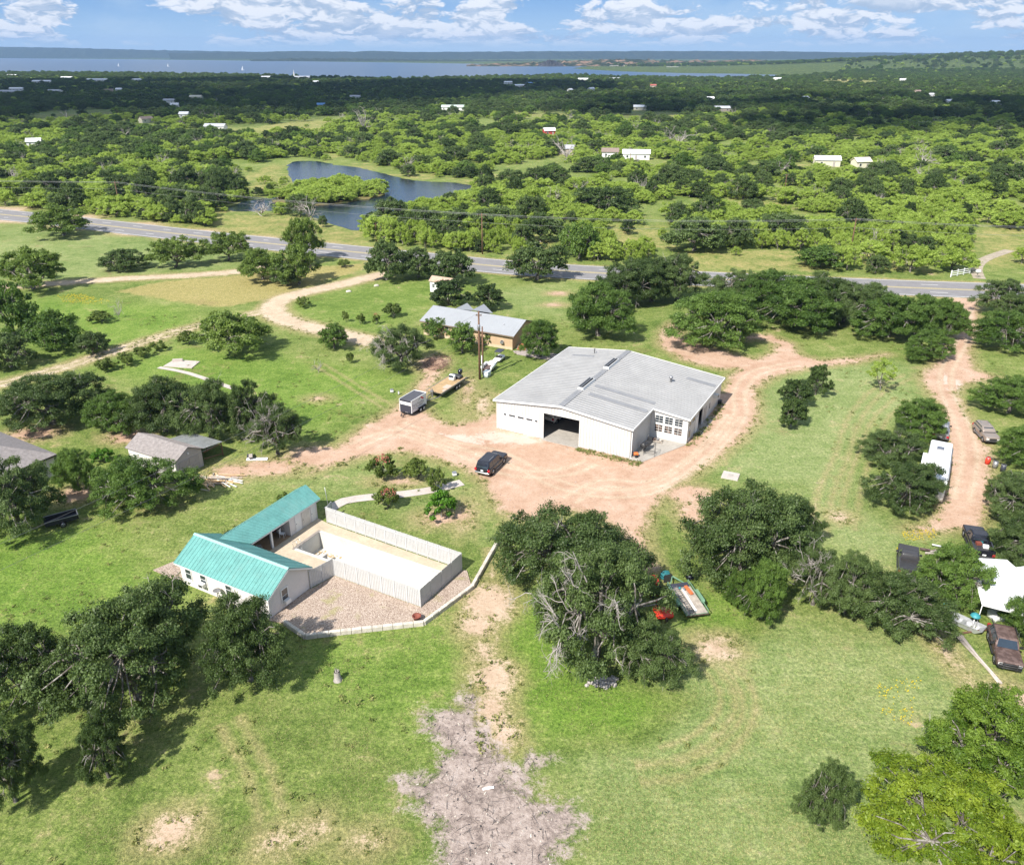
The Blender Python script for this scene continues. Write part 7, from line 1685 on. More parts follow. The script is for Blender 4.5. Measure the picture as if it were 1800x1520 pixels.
for s_ in (-1, 1): q = MB(); q.hull([(-1.7, s_ * .55 - .02, .12), (1.3, s_ * .55 - .02, .12), (1.3, s_ * .55 + .02, .12), (-1.7, s_ * .55 + .02, .12), (-1.75, s_ * .7 - .02, .55), (1.8, s_ * .62 - .02, .6), (1.8, s_ * .62 + .02, .6), (-1.75, s_ * .7 + .02, .55)]); q.build('hull_side', ALU, e)
q = MB(); q.plate([(1.3, -.55, .12), (1.82, -.62, .6), (1.82, .62, .6), (1.3, .55, .12)], .03); q.plate([(-1.72, -.55, .12), (-1.72, .55, .12), (-1.77, .7, .55), (-1.77, -.7, .55)], .03); q.build('bow', ALU, e)
for x in (-1.2, .1): q = MB(); q.span(x - .15, x + .15, -.6, .6, .38, .42); q.build('thwart', ALU, e)
for k, (u, v) in enumerate(((1655, 1086), (1708, 1104))):
    e = empty('sun_shade', G(u, v), k, ('left', 'right')[k] + ' teal shade hood on a white post beside the silver boat', 'shade'); q = MB(); q.tube([(0, 0, 0), (0, 0, 1.5)], .05, 8); q.build('post', WHITEP, e); q = MB(); q.lathe((0, 0, 1.35), [(.42, 0), (.38, .12), (.22, .24), (0, .3)], 12); q.build('hood', TEALP, e)
e = empty('ice_chest', G(1751, 1087), .3, 'white insulated box in front of the canopy', 'box'); q = MB(); q.loft([(0, -.65, .65, .5, .08), (.75, -.68, .68, .53, .08)]); q.build('cabinet', WHITEP, e); q = MB(); q.loft([(.752, -.72, .72, .57, .08), (.95, -.5, .5, .35, .08)]); q.build('lid', TRIM, e)
pp = empty('pipe_stack', (0, 0, 0), 0, 'bundle of long pale pipes lying along the edge of the lower lawn', 'pipes')
for k, (d0, d1) in enumerate(((0, 0), (4, 3), (-4, 2), (8, -2))):
    a, b = G(1680 + d0, 1115), G(1757 + d1, 1202); q = MB(); q.tube([a + Vector((0, 0, .09)), b + Vector((0, 0, .09))], .085, 8); q.build('pipe', PALECONC if k % 2 else OLDWOOD, pp)
e = empty('loose_beam', G(1729, 1100), 0, 'dark beam propped between the pipes and the rusty truck', 'beam'); q = MB(); a, b = G(1690, 1114) - e.location, G(1733, 1110) - e.location; q.bar(a + Vector((0, 0, .1)), b + Vector((0, 0, .25)), .12); q.build('beam_body', WOODPOLE, e); q = MB(); a, b = G(1712, 1094) - e.location, G(1730, 1107) - e.location; q.bar(a + Vector((0, 0, .08)), b + Vector((0, 0, .08)), .12); q.build('second_beam', OLDWOOD, e)
dh = empty('debris_heap', G(1666, 972), 0, 'heap of white scrap boards beside the black pickup', 'debris'); rr = rgen(71)
for k in range(34):
    q = MB(); q.box((rr.normal(0, 1.0), rr.normal(0, .5), .06 + .3 * rr.random()), (rr.uniform(.4, 1.8), rr.uniform(.12, .4), .06), rr.uniform(-.9, .6), 0, tilt=('Y', rr.normal(0, .15))); q.build('board', (WHITEP, TRIM, OLDWOOD, RUST)[rr.integers(0, 4)], dh)
e = empty('shelter_frame', G(1800, 1055), 0, 'second small white tarp shelter beside the canopy', 'shelter'); q = MB(); q.plate([(-1.6, 1.8, 2.2), (-1.2, -.6, 2.1), (1.4, -.6, 2.3), (1.4, 2.2, 2.4)], .03); q.build('tarp', mat('white_tarp', (0, 0, 0)), e)
for x, y in ((-1.4, 1.6), (-1.1, -.5), (1.3, -.5), (1.3, 2.0)): q = MB(); q.tube([(x, y, 0), (x, y, 2.2)], .035, 6); q.build('post', STEEL, e)
# clutter beneath the right-hand oaks
for u, v, m_, lb in ((1735, 815, REDP, 'red'), (1748, 822, STEEL, 'grey'), (1762, 828, CHARCOAL, 'black'), (1752, 905, TEALP, 'blue')):
    e = empty('storage_barrel', G(u, v), 0, lb + ' barrel in the shade of the right-hand oaks', 'barrel'); q = MB(); q.lathe((0, 0, 0), [(0, 0), (.29, 0), (.31, .45), (.29, .88), (0, .88)], 14); q.build('barrel_body', m_, e); q = MB(); q.lathe((0, 0, .86), [(.3, 0), (.31, .02), (.3, .05), (.25, .05)], 14); q.build('rim', STEEL, e)
# white rail fence at the far verge
FA, FB = G(1671, 487), G(1704, 481); rf = empty('rail_fence', FA, math.atan2(FB.y - FA.y, FB.x - FA.x), 'short white rail fence at the gate across the highway', 'fence'); Lf = (FB - FA).length
for k in range(4): q = MB(); q.span(k * Lf / 3 - .09, k * Lf / 3 + .09, -.09, .09, 0, 1.55); q.build('post', WHITEP, rf)
for z in (.4, .85, 1.3): q = MB(); q.span(0, Lf, -.125, -.092, z - .09, z + .09); q.build('rail', WHITEP, rf)
e = empty('mailbox', G(1717, 488), .2, 'white mailbox by the gate across the highway', 'mailbox'); q = MB(); q.span(-.07, .07, -.07, .07, 0, 1.2); q.build('post', OLDWOOD, e); q = MB(); q.loft([(1.2, -.5, .5, .35, .1), (1.6, -.5, .5, .35, .15), (1.75, -.4, .4, .2, .1)]); q.build('box_body', WHITEP, e)
lane = resample(Gn([(1722, 490), (1716, 475), (1722, 462), (1740, 452), (1775, 440)]), 3); o = ribbon(lane, 1.3, -1.3, .03, 'path', mat('caliche_lane', (.36, .305, .24), .95, 0, .25, .8, .3, 8, .1, dirt=(.20, .20, .09, .6))); tag(o, 'pale lane leading off across the highway', kind='structure')
cu_ = resample(Gn([(455, 196), (462, 190), (478, 189), (500, 190)]), 4); o = ribbon(cu_, 2.6, -2.6, .04, 'path', PALECONC); tag(o, 'pale curved street beyond the pond', kind='structure')
cu_ = resample(Gn([(640, 181), (700, 180.5), (770, 181.5)]), 8); o = ribbon(cu_, 3, -3, .04, 'path', PALECONC); tag(o, 'pale strip of road in the shadowed woods', kind='structure')
# small trailer house behind the junipers
e = empty('white_cabin', G(772, 512), math.radians(-28), 'small white cabin peeping from behind the large juniper', 'cabin'); q = MB(); q.span(-1.5, 3.5, -1.2, 1.2, 0, 2.4); q.build('walls', TRIM, e)
for s_ in (-1, 1): q = MB(); pts = [(-1.7, s_ * 1.4, 2.3), (3.7, s_ * 1.4, 2.3), (3.7, 0, 3.2), (-1.7, 0, 3.2)]; q.plate(pts if s_ < 0 else pts[::-1], .06); q.build('roof_slope', mat('brown_tin_roof', (.42, .30, .22), .6, 0, .2, 2), e)
window(e, (-.6, -1.2, 1.4), .7, .8, 1, 2, 'Y', -1); q = MB(); q.span(.6, 1.4, -1.25, -1.203, .05, 2.0); q.build('door', DOORM, e)

# ------------------------------------------------------------------ far buildings
def far_house(name, label, cat, u, v, wpx, roofm, wallm, rz=-.4, hw_ratio=.45, wall_h=2.8, roof_h=1.6, base_z=0.0, min_w=7.0):
    P = G(u, v); W = max(min_w, wpx * depth(P) / FPX); D = max(5.0, W * hw_ratio)
    P.z = float(hill(np.array([[P.x, P.y]]))[0])
    e = empty(name, P, rz, label, cat)
    q = MB(); q.span(-W / 2, W / 2, -D / 2, D / 2, -.3, wall_h); q.build('walls', wallm, e)
    for s_ in (-1, 1):
        q = MB(); pts = [(-W / 2 - .4, s_ * (D / 2 + .4), wall_h - .1), (W / 2 + .4, s_ * (D / 2 + .4), wall_h - .1), (W / 2 + .4, 0, wall_h + roof_h), (-W / 2 - .4, 0, wall_h + roof_h)]
        q.plate(pts if s_ < 0 else pts[::-1], .12); q.build('roof_slope', roofm, e)
    for s_ in (-1, 1): upright('gable', [(-D / 2, wall_h), (D / 2, wall_h), (0, wall_h + roof_h - .1)], s_ * (W / 2 - .1) - .06, s_ * (W / 2 - .1) + .06, wallm, e, 'X')
    n = max(2, int(W / 4))
    for k in range(n):
        x = -W / 2 + W * (k + .5) / n
        if k == n // 2: q = MB(); q.span(x - .5, x + .5, -D / 2 - .05, -D / 2 - .004, 0, 2.1); q.build('door', DOORM, e)
        else:
            q = MB(); q.span(x - .55, x + .55, -D / 2 - .05, -D / 2 - .004, .9, 2.1); o = q.build('window', TRIM, e); q = MB(); q.span(x - .45, x + .45, -D / 2 - .07, -D / 2 - .052, 1.0, 2.0); q.build('pane', GLASS, o)
    return e, W, D
WROOF = mat('white_far_roof', (.72, .72, .73), .5); GROOF = mat('grey_far_roof', (.36, .37, .40), .6); BROOF = mat('brown_far_roof', (.22, .165, .14), .8); WWALL = mat('white_far_wall', (.70, .69, .67), .7); TWALL = mat('tan_far_wall', (.45, .37, .30), .8); RWALL = mat('red_barn_wall', (.42, .06, .055), .7); BLROOF = mat('blue_far_roof', (.12, .28, .52), .5); CRWALL = mat('cream_far_wall', (.60, .56, .44), .7)
FAR = [('metal_barn', 'long white metal barn among the woods at the far left', 'barn', 75, 146, 30, WROOF, WWALL, .1), ('house', 'low white-roofed house at the left edge of the far woods', 'house', 18, 165, 40, GROOF, WWALL, .05), ('house', 'white-roofed house rising behind the low one at the left edge', 'house', 30, 160, 22, WROOF, WWALL, .1), ('house', 'grey-roofed house right of the left-edge pair', 'house', 97, 164, 24, GROOF, WWALL, -.2),
       ('house', 'small white house near the shore at the far left', 'house', 118, 139, 18, WROOF, WWALL, .2), ('metal_barn', 'long white barn near the lake shore', 'barn', 172, 143, 36, WROOF, WWALL, .0), ('house', 'white gabled house right of the lake-shore barn', 'house', 240, 143, 18, WROOF, WWALL, 1.2), ('house', 'pinkish house in the shadowed woods', 'house', 192, 163, 14, BROOF, TWALL, .4), ('shed', 'white shed beside the pinkish house', 'shed', 210, 161, 10, WROOF, WWALL, .0),
       ('house', 'white roof almost at the shore on the far left', 'house', 22, 135, 16, WROOF, WWALL, .1), ('house', 'brown-roofed house in the clearing left of the pond', 'house', 257, 216, 22, BROOF, CRWALL, 1.0), ('parked_camper', 'white camper beside the brown-roofed house', 'camper', 325, 207, 14, WROOF, WWALL, .0), ('metal_barn', 'grey metal roof above the white camper', 'barn', 299, 182, 20, GROOF, WWALL, .0), ('shed', 'small pale roof below the grey metal roof', 'shed', 308, 190, 12, WROOF, WWALL, .2),
       ('metal_barn', 'long pale building deep in the shadowed woods', 'barn', 345, 175, 20, CRWALL, CRWALL, .0), ('mobile_home', 'grey-white mobile home left of the pond', 'house', 380, 230, 36, GROOF, WWALL, -.1), ('shed', 'white shed at the left of the pond woods', 'shed', 62, 258, 16, WROOF, WWALL, .3),
       ('house', 'pale blue roof at the shore left of the church', 'house', 467, 138, 18, WROOF, WWALL, .0), ('church', 'white church with steeple near the shore', 'church', 532, 138, 26, WROOF, WWALL, .0), ('house', 'white gable below the church', 'house', 555, 147, 12, WROOF, WWALL, 1.0), ('shed', 'bright blue tarp-roofed shed beyond the pond', 'shed', 565, 190, 12, BLROOF, TWALL, .2), ('house', 'low grey roof beyond the blue shed', 'house', 625, 175, 18, GROOF, WWALL, .0),
       ('metal_barn', 'long pale green roof above the pond', 'barn', 797, 194, 40, mat('pale_green_roof', (.45, .52, .48), .5), WWALL, .0), ('house', 'white house at the wood edge above the highway pole', 'house', 893, 148, 14, WROOF, WWALL, .3), ('house', 'white house with blue gables in the middle woods', 'house', 930, 150, 14, BLROOF, WWALL, .9), ('house', 'long white house left of the blue gables', 'house', 914, 154, 18, WROOF, WWALL, .1),
       ('house', 'white house near the shore in the middle', 'house', 1025, 142, 18, WROOF, WWALL, .0), ('house', 'grey-blue roof near the shore in the middle', 'house', 1080, 141, 18, GROOF, WWALL, .0), ('house', 'tall white house in the shadowed middle woods', 'house', 1002, 162, 12, WROOF, WWALL, 1.1), ('house', 'white gabled house right of the tall one', 'house', 1039, 160, 14, WROOF, WWALL, .9), ('house', 'white-roofed house on the lawn of the middle clearing', 'house', 1125, 194, 22, WROOF, CRWALL, -.2), ('house', 'red-roofed house in the middle woods', 'house', 1148, 154, 10, mat('red_far_roof', (.35, .10, .08), .7), TWALL, .0),
       ('red_barn', 'small red barn with white roof in the brush', 'barn', 965, 238, 18, WROOF, RWALL, .3), ('ruined_shed', 'grey tumbledown shed under the bleached dead tree', 'shed', 995, 271, 26, GROOF, OLDWOOD, -.1), ('house', 'white house with brown roof in the bright brush', 'house', 1072, 277, 28, BROOF, WWALL, -.1), ('mobile_home', 'long white mobile home beside the brown-roofed house', 'house', 1118, 280, 46, WROOF, WWALL, -.15), ('metal_barn', 'cream metal shed with white roof in the bright brush', 'barn', 1452, 292, 42, WROOF, CRWALL, -.12), ('metal_barn', 'cream wall half hidden right of the metal shed', 'barn', 1512, 295, 18, CRWALL, CRWALL, .2),
       ('metal_barn', 'long white barn in the shadowed woods at the right', 'barn', 1268, 196, 27, WROOF, TWALL, .0), ('house', 'white house above the long barn at the right', 'house', 1248, 178, 12, WROOF, WWALL, .0), ('house', 'white house at the edge of the shadow on the right', 'house', 1415, 177, 12, WROOF, WWALL, .6), ('house', 'white house behind the golden hay field', 'house', 1587, 143, 12, WROOF, WWALL, .0), ('house', 'domed white house in the sunlit woods at the right', 'house', 1667, 183, 12, WROOF, WWALL, .3), ('house', 'white house at the far right in the sunlit woods', 'house', 1750, 185, 16, WROOF, WWALL, .0), ('house', 'pink house in the sunlit woods at the right', 'house', 1612, 165, 8, BROOF, TWALL, .2), ('house', 'white roof left of the domed house', 'house', 1636, 171, 12, WROOF, WWALL, .0),
       ('house', 'white hilltop house at the far right', 'house', 1755, 113, 12, WROOF, WWALL, .0), ('house', 'white houses on the slope left of the hilltop house', 'house', 1640, 119, 12, WROOF, WWALL, .2), ('house', 'white house by the lake at the hay field', 'house', 1365, 141, 16, WROOF, WWALL, .0)]
HOUSE_XY = []
for row in FAR:
    nm, lb, ct, u, v, wp, rm, wm, rz = row
    e, W, D = far_house(nm, lb, ct, u, v, wp, rm, wm, rz)
    HOUSE_XY.append((e.location.x, e.location.y, W))
    if nm == 'church':
        q = MB(); q.span(-W / 2 - 3.2, -W / 2 - .5, -1.3, 1.3, 0, 6); q.build('tower', WWALL, e); q = MB(); q.hull([(-W / 2 - 3.2, -1.3, 6), (-W / 2 - .5, -1.3, 6), (-W / 2 - .5, 1.3, 6), (-W / 2 - 3.2, 1.3, 6)] + [(-W / 2 - 1.85, 0, 17)] * 4); q.build('steeple', WWALL, e)
for u, v, lb in ((209, 117, 'left-hand'), (296, 117.5, 'middle'), (427, 124, 'right-hand')):
    P = G(u, v, .8); e = empty('sailboat', P, .4, lb + ' white sailboat on the lake', 'boat')
    q = MB(); q.loft([(0, -4, 4, .9, .6), (1.2, -4.5, 5.2, 1.4, .9)]); q.build('hull', WHITEP, e); q = MB(); q.tube([(.5, 0, 1.2), (.5, 0, 13)], .1, 6); q.build('mast', STEEL, e); q = MB(); q.plate([(.3, 0, 2), (-4, 0, 2.2), (.3, 0, 12.5)], .03); q.build('sail', WHITEP, e)
DOCKM = mat('pale_dock', (.62, .60, .56), .7)
for u, v, w_, lb in ((1085, 117.5, 26, 'long pale boat dock across the lake'), (1182, 120.0, 20, 'boat dock with open bays across the lake'), (1035, 116.5, 24, 'left pale dock across the lake')):
    P = G(u, v, .9); W = w_ * depth(P) / FPX; e = empty('boat_dock', P, 0, lb, 'dock'); q = MB(); q.span(-W / 2, W / 2, -6, 6, 3.4, 4.2); q.build('roof', DOCKM, e); q = MB(); q.span(-W / 2, W / 2, -6, 6, 0, .4); q.build('deck', DOCKM, e)
    for k in range(7): q = MB(); x = -W / 2 + W * k / 6; q.span(x - .3, x + .3, -6, -5.4, .4, 3.4); q.build('post', DOCKM, e)

# ------------------------------------------------------------------ woods beyond the highway: individuals near, one mass far
r = np.random.default_rng(99)
N = 90000
dmin, dmax = 150.0, 2350.0
# more candidates near than far, thinned by zone afterwards
yy = dmin + (dmax - dmin) * r.random(N) ** 1.15
xx = (r.random(N) * 2 - 1) * (0.70 * yy + 25)
xf = r.uniform(400, 3300, 26000); yf = r.uniform(2300, 4600, 26000)      # the wooded slopes right of the lake
xx = np.concatenate([xx, xf]); yy = np.concatenate([yy, yf]); N = len(xx)
Pt = np.column_stack([xx, yy])
road_y = np.interp(xx, ROAD_C[:, 0], ROAD_C[:, 1])
ok = (yy > road_y + 12.5)
ok &= sdf_poly(Pt, POND) < -2.5
isl_in = sdf_poly(Pt, ISLAND) > .8
ok |= isl_in & (r.random(N) < 1.0)
ok &= sdf_poly(Pt, LAKE) < -4
for c in CLEARINGS + [HAYFIELD]: ok &= ~((sdf_poly(Pt, c) > -1.0) & (r.random(N) < .965))
for hx, hy, hw_ in HOUSE_XY:
    dist = math.hypot(hx, hy); ux, uy = hx / dist, hy / dist
    along = (Pt[:, 0] - hx) * ux + (Pt[:, 1] - hy) * uy; acr = np.abs((Pt[:, 0] - hx) * uy - (Pt[:, 1] - hy) * ux)
    reach = min(110, 3.2 / (CAM_H / dist)) + hw_ * .5
    ok &= ~((acr < hw_ * .5 + 2.5) & (along > -reach) & (along < hw_ * .5 + 3))
ln = resample(Gn([(1722, 490), (1716, 475), (1722, 462), (1740, 452), (1775, 440)]), 3); ok &= sdf_line(Pt, ln, 5.0) < 0
for l_, w_ in ((np.asarray(Gn([(455, 196), (462, 190), (478, 189), (500, 190)])), 10), (np.asarray(Gn([(640, 181), (700, 180.5), (770, 181.5)])), 14)): ok &= sdf_line(Pt, l_, w_) < 0
Pt = Pt[ok]; d = Pt[:, 1]
# density: close brush, gaps by noise
gap = value_noise(Pt + 9000, 38, 12) * .6 + value_noise(Pt + 9000, 15, 13) * .4
keep = (gap > .36) | (d > 700) | (sdf_poly(Pt, ISLAND) > .5)
Pt = Pt[keep]; d = d[keep]
# minimum spacing by grid bucket
order = np.argsort(d); Pt = Pt[order]; d = d[order]
taken = {}; sel = []
for i, (x, y) in enumerate(Pt):
    sp = 2.75 if y < 600 else (4.6 if y < 1100 else (6.2 if y < 2300 else 12.0))
    k = (int(x // sp), int(y // sp))
    if k in taken: continue
    taken[k] = 1; sel.append(i)
Pt = Pt[sel]; d = d[sel]
zone = value_noise(Pt + 3000, 90, 21) * .6 + value_noise(Pt + 3000, 30, 22) * .4
rnd = r.random(len(Pt))
p_oak = np.where(d < 420, .07 + .32 * (zone > .60), np.where(d < 680, .10 + .32 * (zone > .60), .70))
left_near = (Pt[:, 0] < -30) & (d < 330); p_oak = np.where(left_near, .18, p_oak); p_oak = np.where((Pt[:, 0] > 20) & (d < 480), p_oak * .55, p_oak)
kind = np.where(rnd < p_oak, 0, np.where(rnd < p_oak + .07, 2, 1))     # 0 oak, 1 mesquite, 2 cedar
kind = np.where((rnd > .972) & (d > 240) & (d < 900), 3, kind)          # 3 bare
isl_t = sdf_poly(Pt, ISLAND) > .3; kind = np.where(isl_t, 1, kind)
size = r.uniform(.38, 1.2, len(Pt)) * np.where(kind == 0, 1.05, np.where(kind == 1, .92, .85))
size *= np.where((kind == 1) & (r.random(len(Pt)) < .35), .6, 1.0)
size = np.where(isl_t, r.uniform(.55, 1.05, len(Pt)), size); size = np.where(d > 2300, size * 1.7, size)
# the nearest ones stand as single trees
cap = {0: 210, 1: 290, 2: 60, 3: 14}; cnt = {0: 0, 1: 0, 2: 0, 3: 0}
LBL = {0: ('brush_oak', 'mid_oak', 'dark oak standing in the brush beyond the highway', 'dark oaks in the brush beyond the highway'), 1: ('brush_mesquite', 'mesquite', 'light green mesquite in the brush beyond the highway', 'mesquites in the brush beyond the highway'),
       2: ('brush_cedar', 'cedar', 'deep green cedar in the brush beyond the highway', 'cedars in the brush beyond the highway'), 3: ('bleached_tree', 'bare', 'leafless bleached tree in the brush beyond the highway', 'bleached trees in the brush')}
mass = np.ones(len(Pt), bool)
base_w = {0: 7.4, 1: 5.8, 2: 4.4, 3: 5.0}; base_h = {0: 6.0, 1: 4.8, 2: 4.6, 3: 4.6}
shown = []
near_xy = np.array([[o.location.x, o.location.y, o.scale.x * 4.5] for o in COL.objects if o.type == 'EMPTY' and o.get('category') == 'tree'])
MARKS = [('the pond island', 570, 345), ('the left arm of the pond', 450, 360), ('the far shore of the pond', 700, 300), ('the right end of the pond', 830, 330), ('the highway pole in front of the pond', 848, 447), ('the highway pole left of the pond', 212, 371), ('the white rail fence', 1688, 484), ('the lone pole in the bright brush', 1377, 352),
         ('the white mobile home', 1118, 280), ('the cream metal shed', 1452, 292), ('the red barn', 965, 238), ('the tumbledown shed', 995, 271), ('the highway at the left edge', 40, 360), ('the dark oak beyond the domed oak', 1220, 440), ('the far verge above the oak row', 1440, 468), ('the right edge above the lane', 1770, 400), ('the power pole at the right', 1493, 440), ('the bright tree at the far verge', 1018, 455), ('the brush in the right middle distance', 1640, 340), ('the brush left of the pond', 250, 320)]
MXY = Gn([(m_[1], m_[2]) for m_ in MARKS])
def brush_label(x, y, k, s_):
    j = int(np.argmin(np.hypot(MXY[:, 0] - x, (MXY[:, 1] - y) * .7))); dx, dy = x - MXY[j, 0], y - MXY[j, 1]
    side = ('right of' if dx > 0 else 'left of') if abs(dx) > abs(dy) else ('behind' if dy > 0 else 'in front of')
    sz = 'large' if s_ > .98 else ('small' if s_ < .66 else 'middling')
    return sz + ' ' + {0: 'dark oak', 1: 'light green mesquite', 2: 'deep green cedar', 3: 'leafless bleached tree'}[k] + ' ' + side + ' ' + MARKS[j][0]
for i in range(len(Pt)):
    k = int(kind[i])
    if d[i] > 460: break
    if len(near_xy) and np.any(np.hypot(near_xy[:, 0] - Pt[i, 0], near_xy[:, 1] - Pt[i, 1]) < near_xy[:, 2] * .75): mass[i] = False; continue
    if cnt[k] >= cap[k] or d[i] > 330: continue
    if abs(Pt[i, 0]) > 0.66 * d[i] + 12: continue
    cnt[k] += 1; mass[i] = False; s_ = size[i]
    nm, kd, lb, gp = LBL[k]
    isl_ = isl_t[i]
    plant('island_tree' if isl_ else nm, kd, (Pt[i, 0], Pt[i, 1], .3 if isl_ else 0), base_w[k] * s_ * r.uniform(.85, 1.15), base_h[k] * s_ * r.uniform(.9, 1.25), 'green mesquite growing on the pond island' if isl_ else brush_label(Pt[i, 0], Pt[i, 1], k, s_), 'tree', 'trees on the pond island' if isl_ else gp)
Pm, km, sm_ = Pt[mass], kind[mass], size[mass]
wood = bpy.data.meshes.new('woodland_points')
hz = hill(Pm)
wood.from_pydata([(x, y, z) for (x, y), z in zip(Pm, hz)], [], [])
variants = {0: [('mid_oak', 0), ('mid_oak', 1), ('mid_oak', 2), ('mid_green', 0)], 1: [('mesquite', 0), ('mesquite', 1), ('mesquite', 2), ('mesquite', 3)], 2: [('cedar', 0)], 3: [('bare', 0)]}
flat = [(k, v_) for k in variants for v_ in variants[k]]; index = {kv: i for i, kv in enumerate(flat)}
pick = np.array([index[(int(k), variants[int(k)][r.integers(0, len(variants[int(k)]))])] for k in km])
for an, typ, arr in (('pick', 'INT', pick), ('sc', 'FLOAT', sm_ * r.uniform(.9, 1.15, len(sm_))), ('rot', 'FLOAT', r.uniform(0, 6.28, len(sm_)))):
    a = wood.attributes.new(an, typ, 'POINT'); a.data.foreach_set('value', np.asarray(arr, np.int32 if typ == 'INT' else np.float32))
wo = link(bpy.data.objects.new('woodland', wood)); tag(wo, 'mass of dark oak woods and brush stretching to the lake', 'woods', kind='stuff')
ng = bpy.data.node_groups.new('woodland', 'GeometryNodeTree'); ng.interface.new_socket('Geometry', in_out='INPUT', socket_type='NodeSocketGeometry'); ng.interface.new_socket('Geometry', in_out='OUTPUT', socket_type='NodeSocketGeometry')
gi = ng.nodes.new('NodeGroupInput'); go = ng.nodes.new('NodeGroupOutput'); jn = ng.nodes.new('GeometryNodeJoinGeometry')
def named(nm, typ):
    n_ = ng.nodes.new('GeometryNodeInputNamedAttribute'); n_.data_type = typ; n_.inputs[0].default_value = nm; return n_.outputs[0]
pk_, sc_, ro_ = named('pick', 'INT'), named('sc', 'FLOAT'), named('rot', 'FLOAT')
cx_ = ng.nodes.new('ShaderNodeCombineXYZ'); ng.links.new(ro_, cx_.inputs[2])
# the mass is made of the same trees that stand singly in front of it
bymesh = {}
for o in COL.objects:
    if o.type == 'MESH' and o.parent is not None and o.name.split('.')[0] in ('crown', 'trunk'): bymesh.setdefault(o.data.name, o)
for i, (k, (kd, vi)) in enumerate(flat):
    pr = PROTO[kd][vi]; pj = ng.nodes.new('GeometryNodeJoinGeometry'); got = False
    for part in ('trunk', 'crown'):
        if pr[part] is None or pr[part].name not in bymesh: continue
        ob = ng.nodes.new('GeometryNodeObjectInfo'); ob.transform_space = 'ORIGINAL'; ob.inputs[0].default_value = bymesh[pr[part].name]; ng.links.new(ob.outputs['Geometry'], pj.inputs[0]); got = True
    if not got: continue
    g2 = ng.nodes.new('GeometryNodeGeometryToInstance'); ng.links.new(pj.outputs[0], g2.inputs[0])
    cmp_ = ng.nodes.new('FunctionNodeCompare'); cmp_.data_type = 'INT'; cmp_.operation = 'EQUAL'; ng.links.new(pk_, cmp_.inputs[2]); cmp_.inputs[3].default_value = i
    ip = ng.nodes.new('GeometryNodeInstanceOnPoints'); ng.links.new(gi.outputs[0], ip.inputs['Points']); ng.links.new(cmp_.outputs[0], ip.inputs['Selection']); ng.links.new(g2.outputs[0], ip.inputs['Instance']); ng.links.new(cx_.outputs[0], ip.inputs['Rotation']); ng.links.new(sc_, ip.inputs['Scale'])
    ng.links.new(ip.outputs[0], jn.inputs[0])
ng.links.new(jn.outputs[0], go.inputs[0])
md = wo.modifiers.new('woods', 'NODES'); md.node_group = ng
print('woods: singles', cnt, 'mass', len(Pm))

# ------------------------------------------------------------------ far hills across the lake
def ridge(name, label, prof, y0, dy, m, seed, rough=.12):
    """a long hill: crest given as (u, image row) at distance y0, with depth dy"""
    us = np.linspace(prof[0][0], prof[-1][0], 160); vs = np.interp(us, [p[0] for p in prof], [p[1] for p in prof])
    rr_ = np.random.default_rng(seed); X = (us - UC) / FPX * (y0 * CP + CAM_H * SP)
    crest = np.array([height_to((0, y0, 0), v) for v in vs]) + rr_.normal(0, 1.5, len(us))
    rows = []; fr = [(-.5, 0), (-.36, .16), (-.22, .45), (-.1, .8), (0, 1.0), (.2, .8), (.5, 0)]
    for k, (t_, h) in enumerate(fr): rows.append(np.column_stack([X * (1 + t_ * dy / y0), np.full(len(X), y0 + t_ * dy) + rr_.normal(0, dy * .02, len(X)), np.maximum(crest, 3) * h * (1 + rough * rr_.normal(0, 1, len(X)) * (h < 1)) - 2 * (h == 0)]))
    V = np.concatenate(rows); n = len(X); F = np.array([(k * n + i, k * n + i + 1, (k + 1) * n + i + 1, (k + 1) * n + i) for k in range(len(fr) - 1) for i in range(n - 1)])
    return tag(link(bpy.data.objects.new(name, mesh_np(name, V, F, [m], smooth=True))), label, kind='structure')
HILLM = mat('far_hill_scrub', (.026, .040, .018), .95, 0, .6, .035, .0, 1, .1, col2=(.050, .058, .030))
CLIFFM = mat('far_cliff_scrub', (.040, .054, .024), .95, 0, .6, .02, .0, 1, .1, col2=(.22, .14, .095))
ridge('hills', 'long blue ridge across the lake at the left', [(-500, 78), (0, 82.5), (120, 84.5), (250, 88), (420, 91), (600, 94), (800, 96)], 10800, 1800, HILLM, 1)
ridge('hills', 'low blue ridge behind the whole lake', [(300, 94), (450, 92), (520, 90), (620, 91.6), (640, 89.5), (720, 92), (900, 91), (1100, 90), (1250, 90.2), (1400, 91), (1550, 93), (1700, 94), (2200, 93)], 9000, 1800, HILLM, 2)
ridge('hills', 'dark tree-covered point across the lake', [(440, 105), (520, 103), (640, 103.5), (760, 105), (900, 106.5), (1000, 108)], 6200, 700, HILLM, 3)
ridge('hills', 'brown cliffs and scrub on the far lake shore', [(820, 114), (950, 109), (1000, 107), (1090, 104), (1150, 106), (1250, 106.5), (1320, 105.5), (1400, 109), (1500, 112), (1600, 114)], 3700, 500, CLIFFM, 4, .2)
ridge('hills', 'small dark rocky peak on the far shore', [(946, 113), (958, 108), (966, 105), (973, 106), (981, 110), (990, 113)], 3550, 200, mat('dark_peak', (.05, .05, .05), .95, 0, .4, .02), 5, .1)
ridge('hills', 'wooded hill rising at the far right', [(1380, 121), (1480, 113), (1540, 112), (1640, 106), (1720, 102.5), (1800, 101), (2100, 98)], 4300, 1100, HILLM, 6)

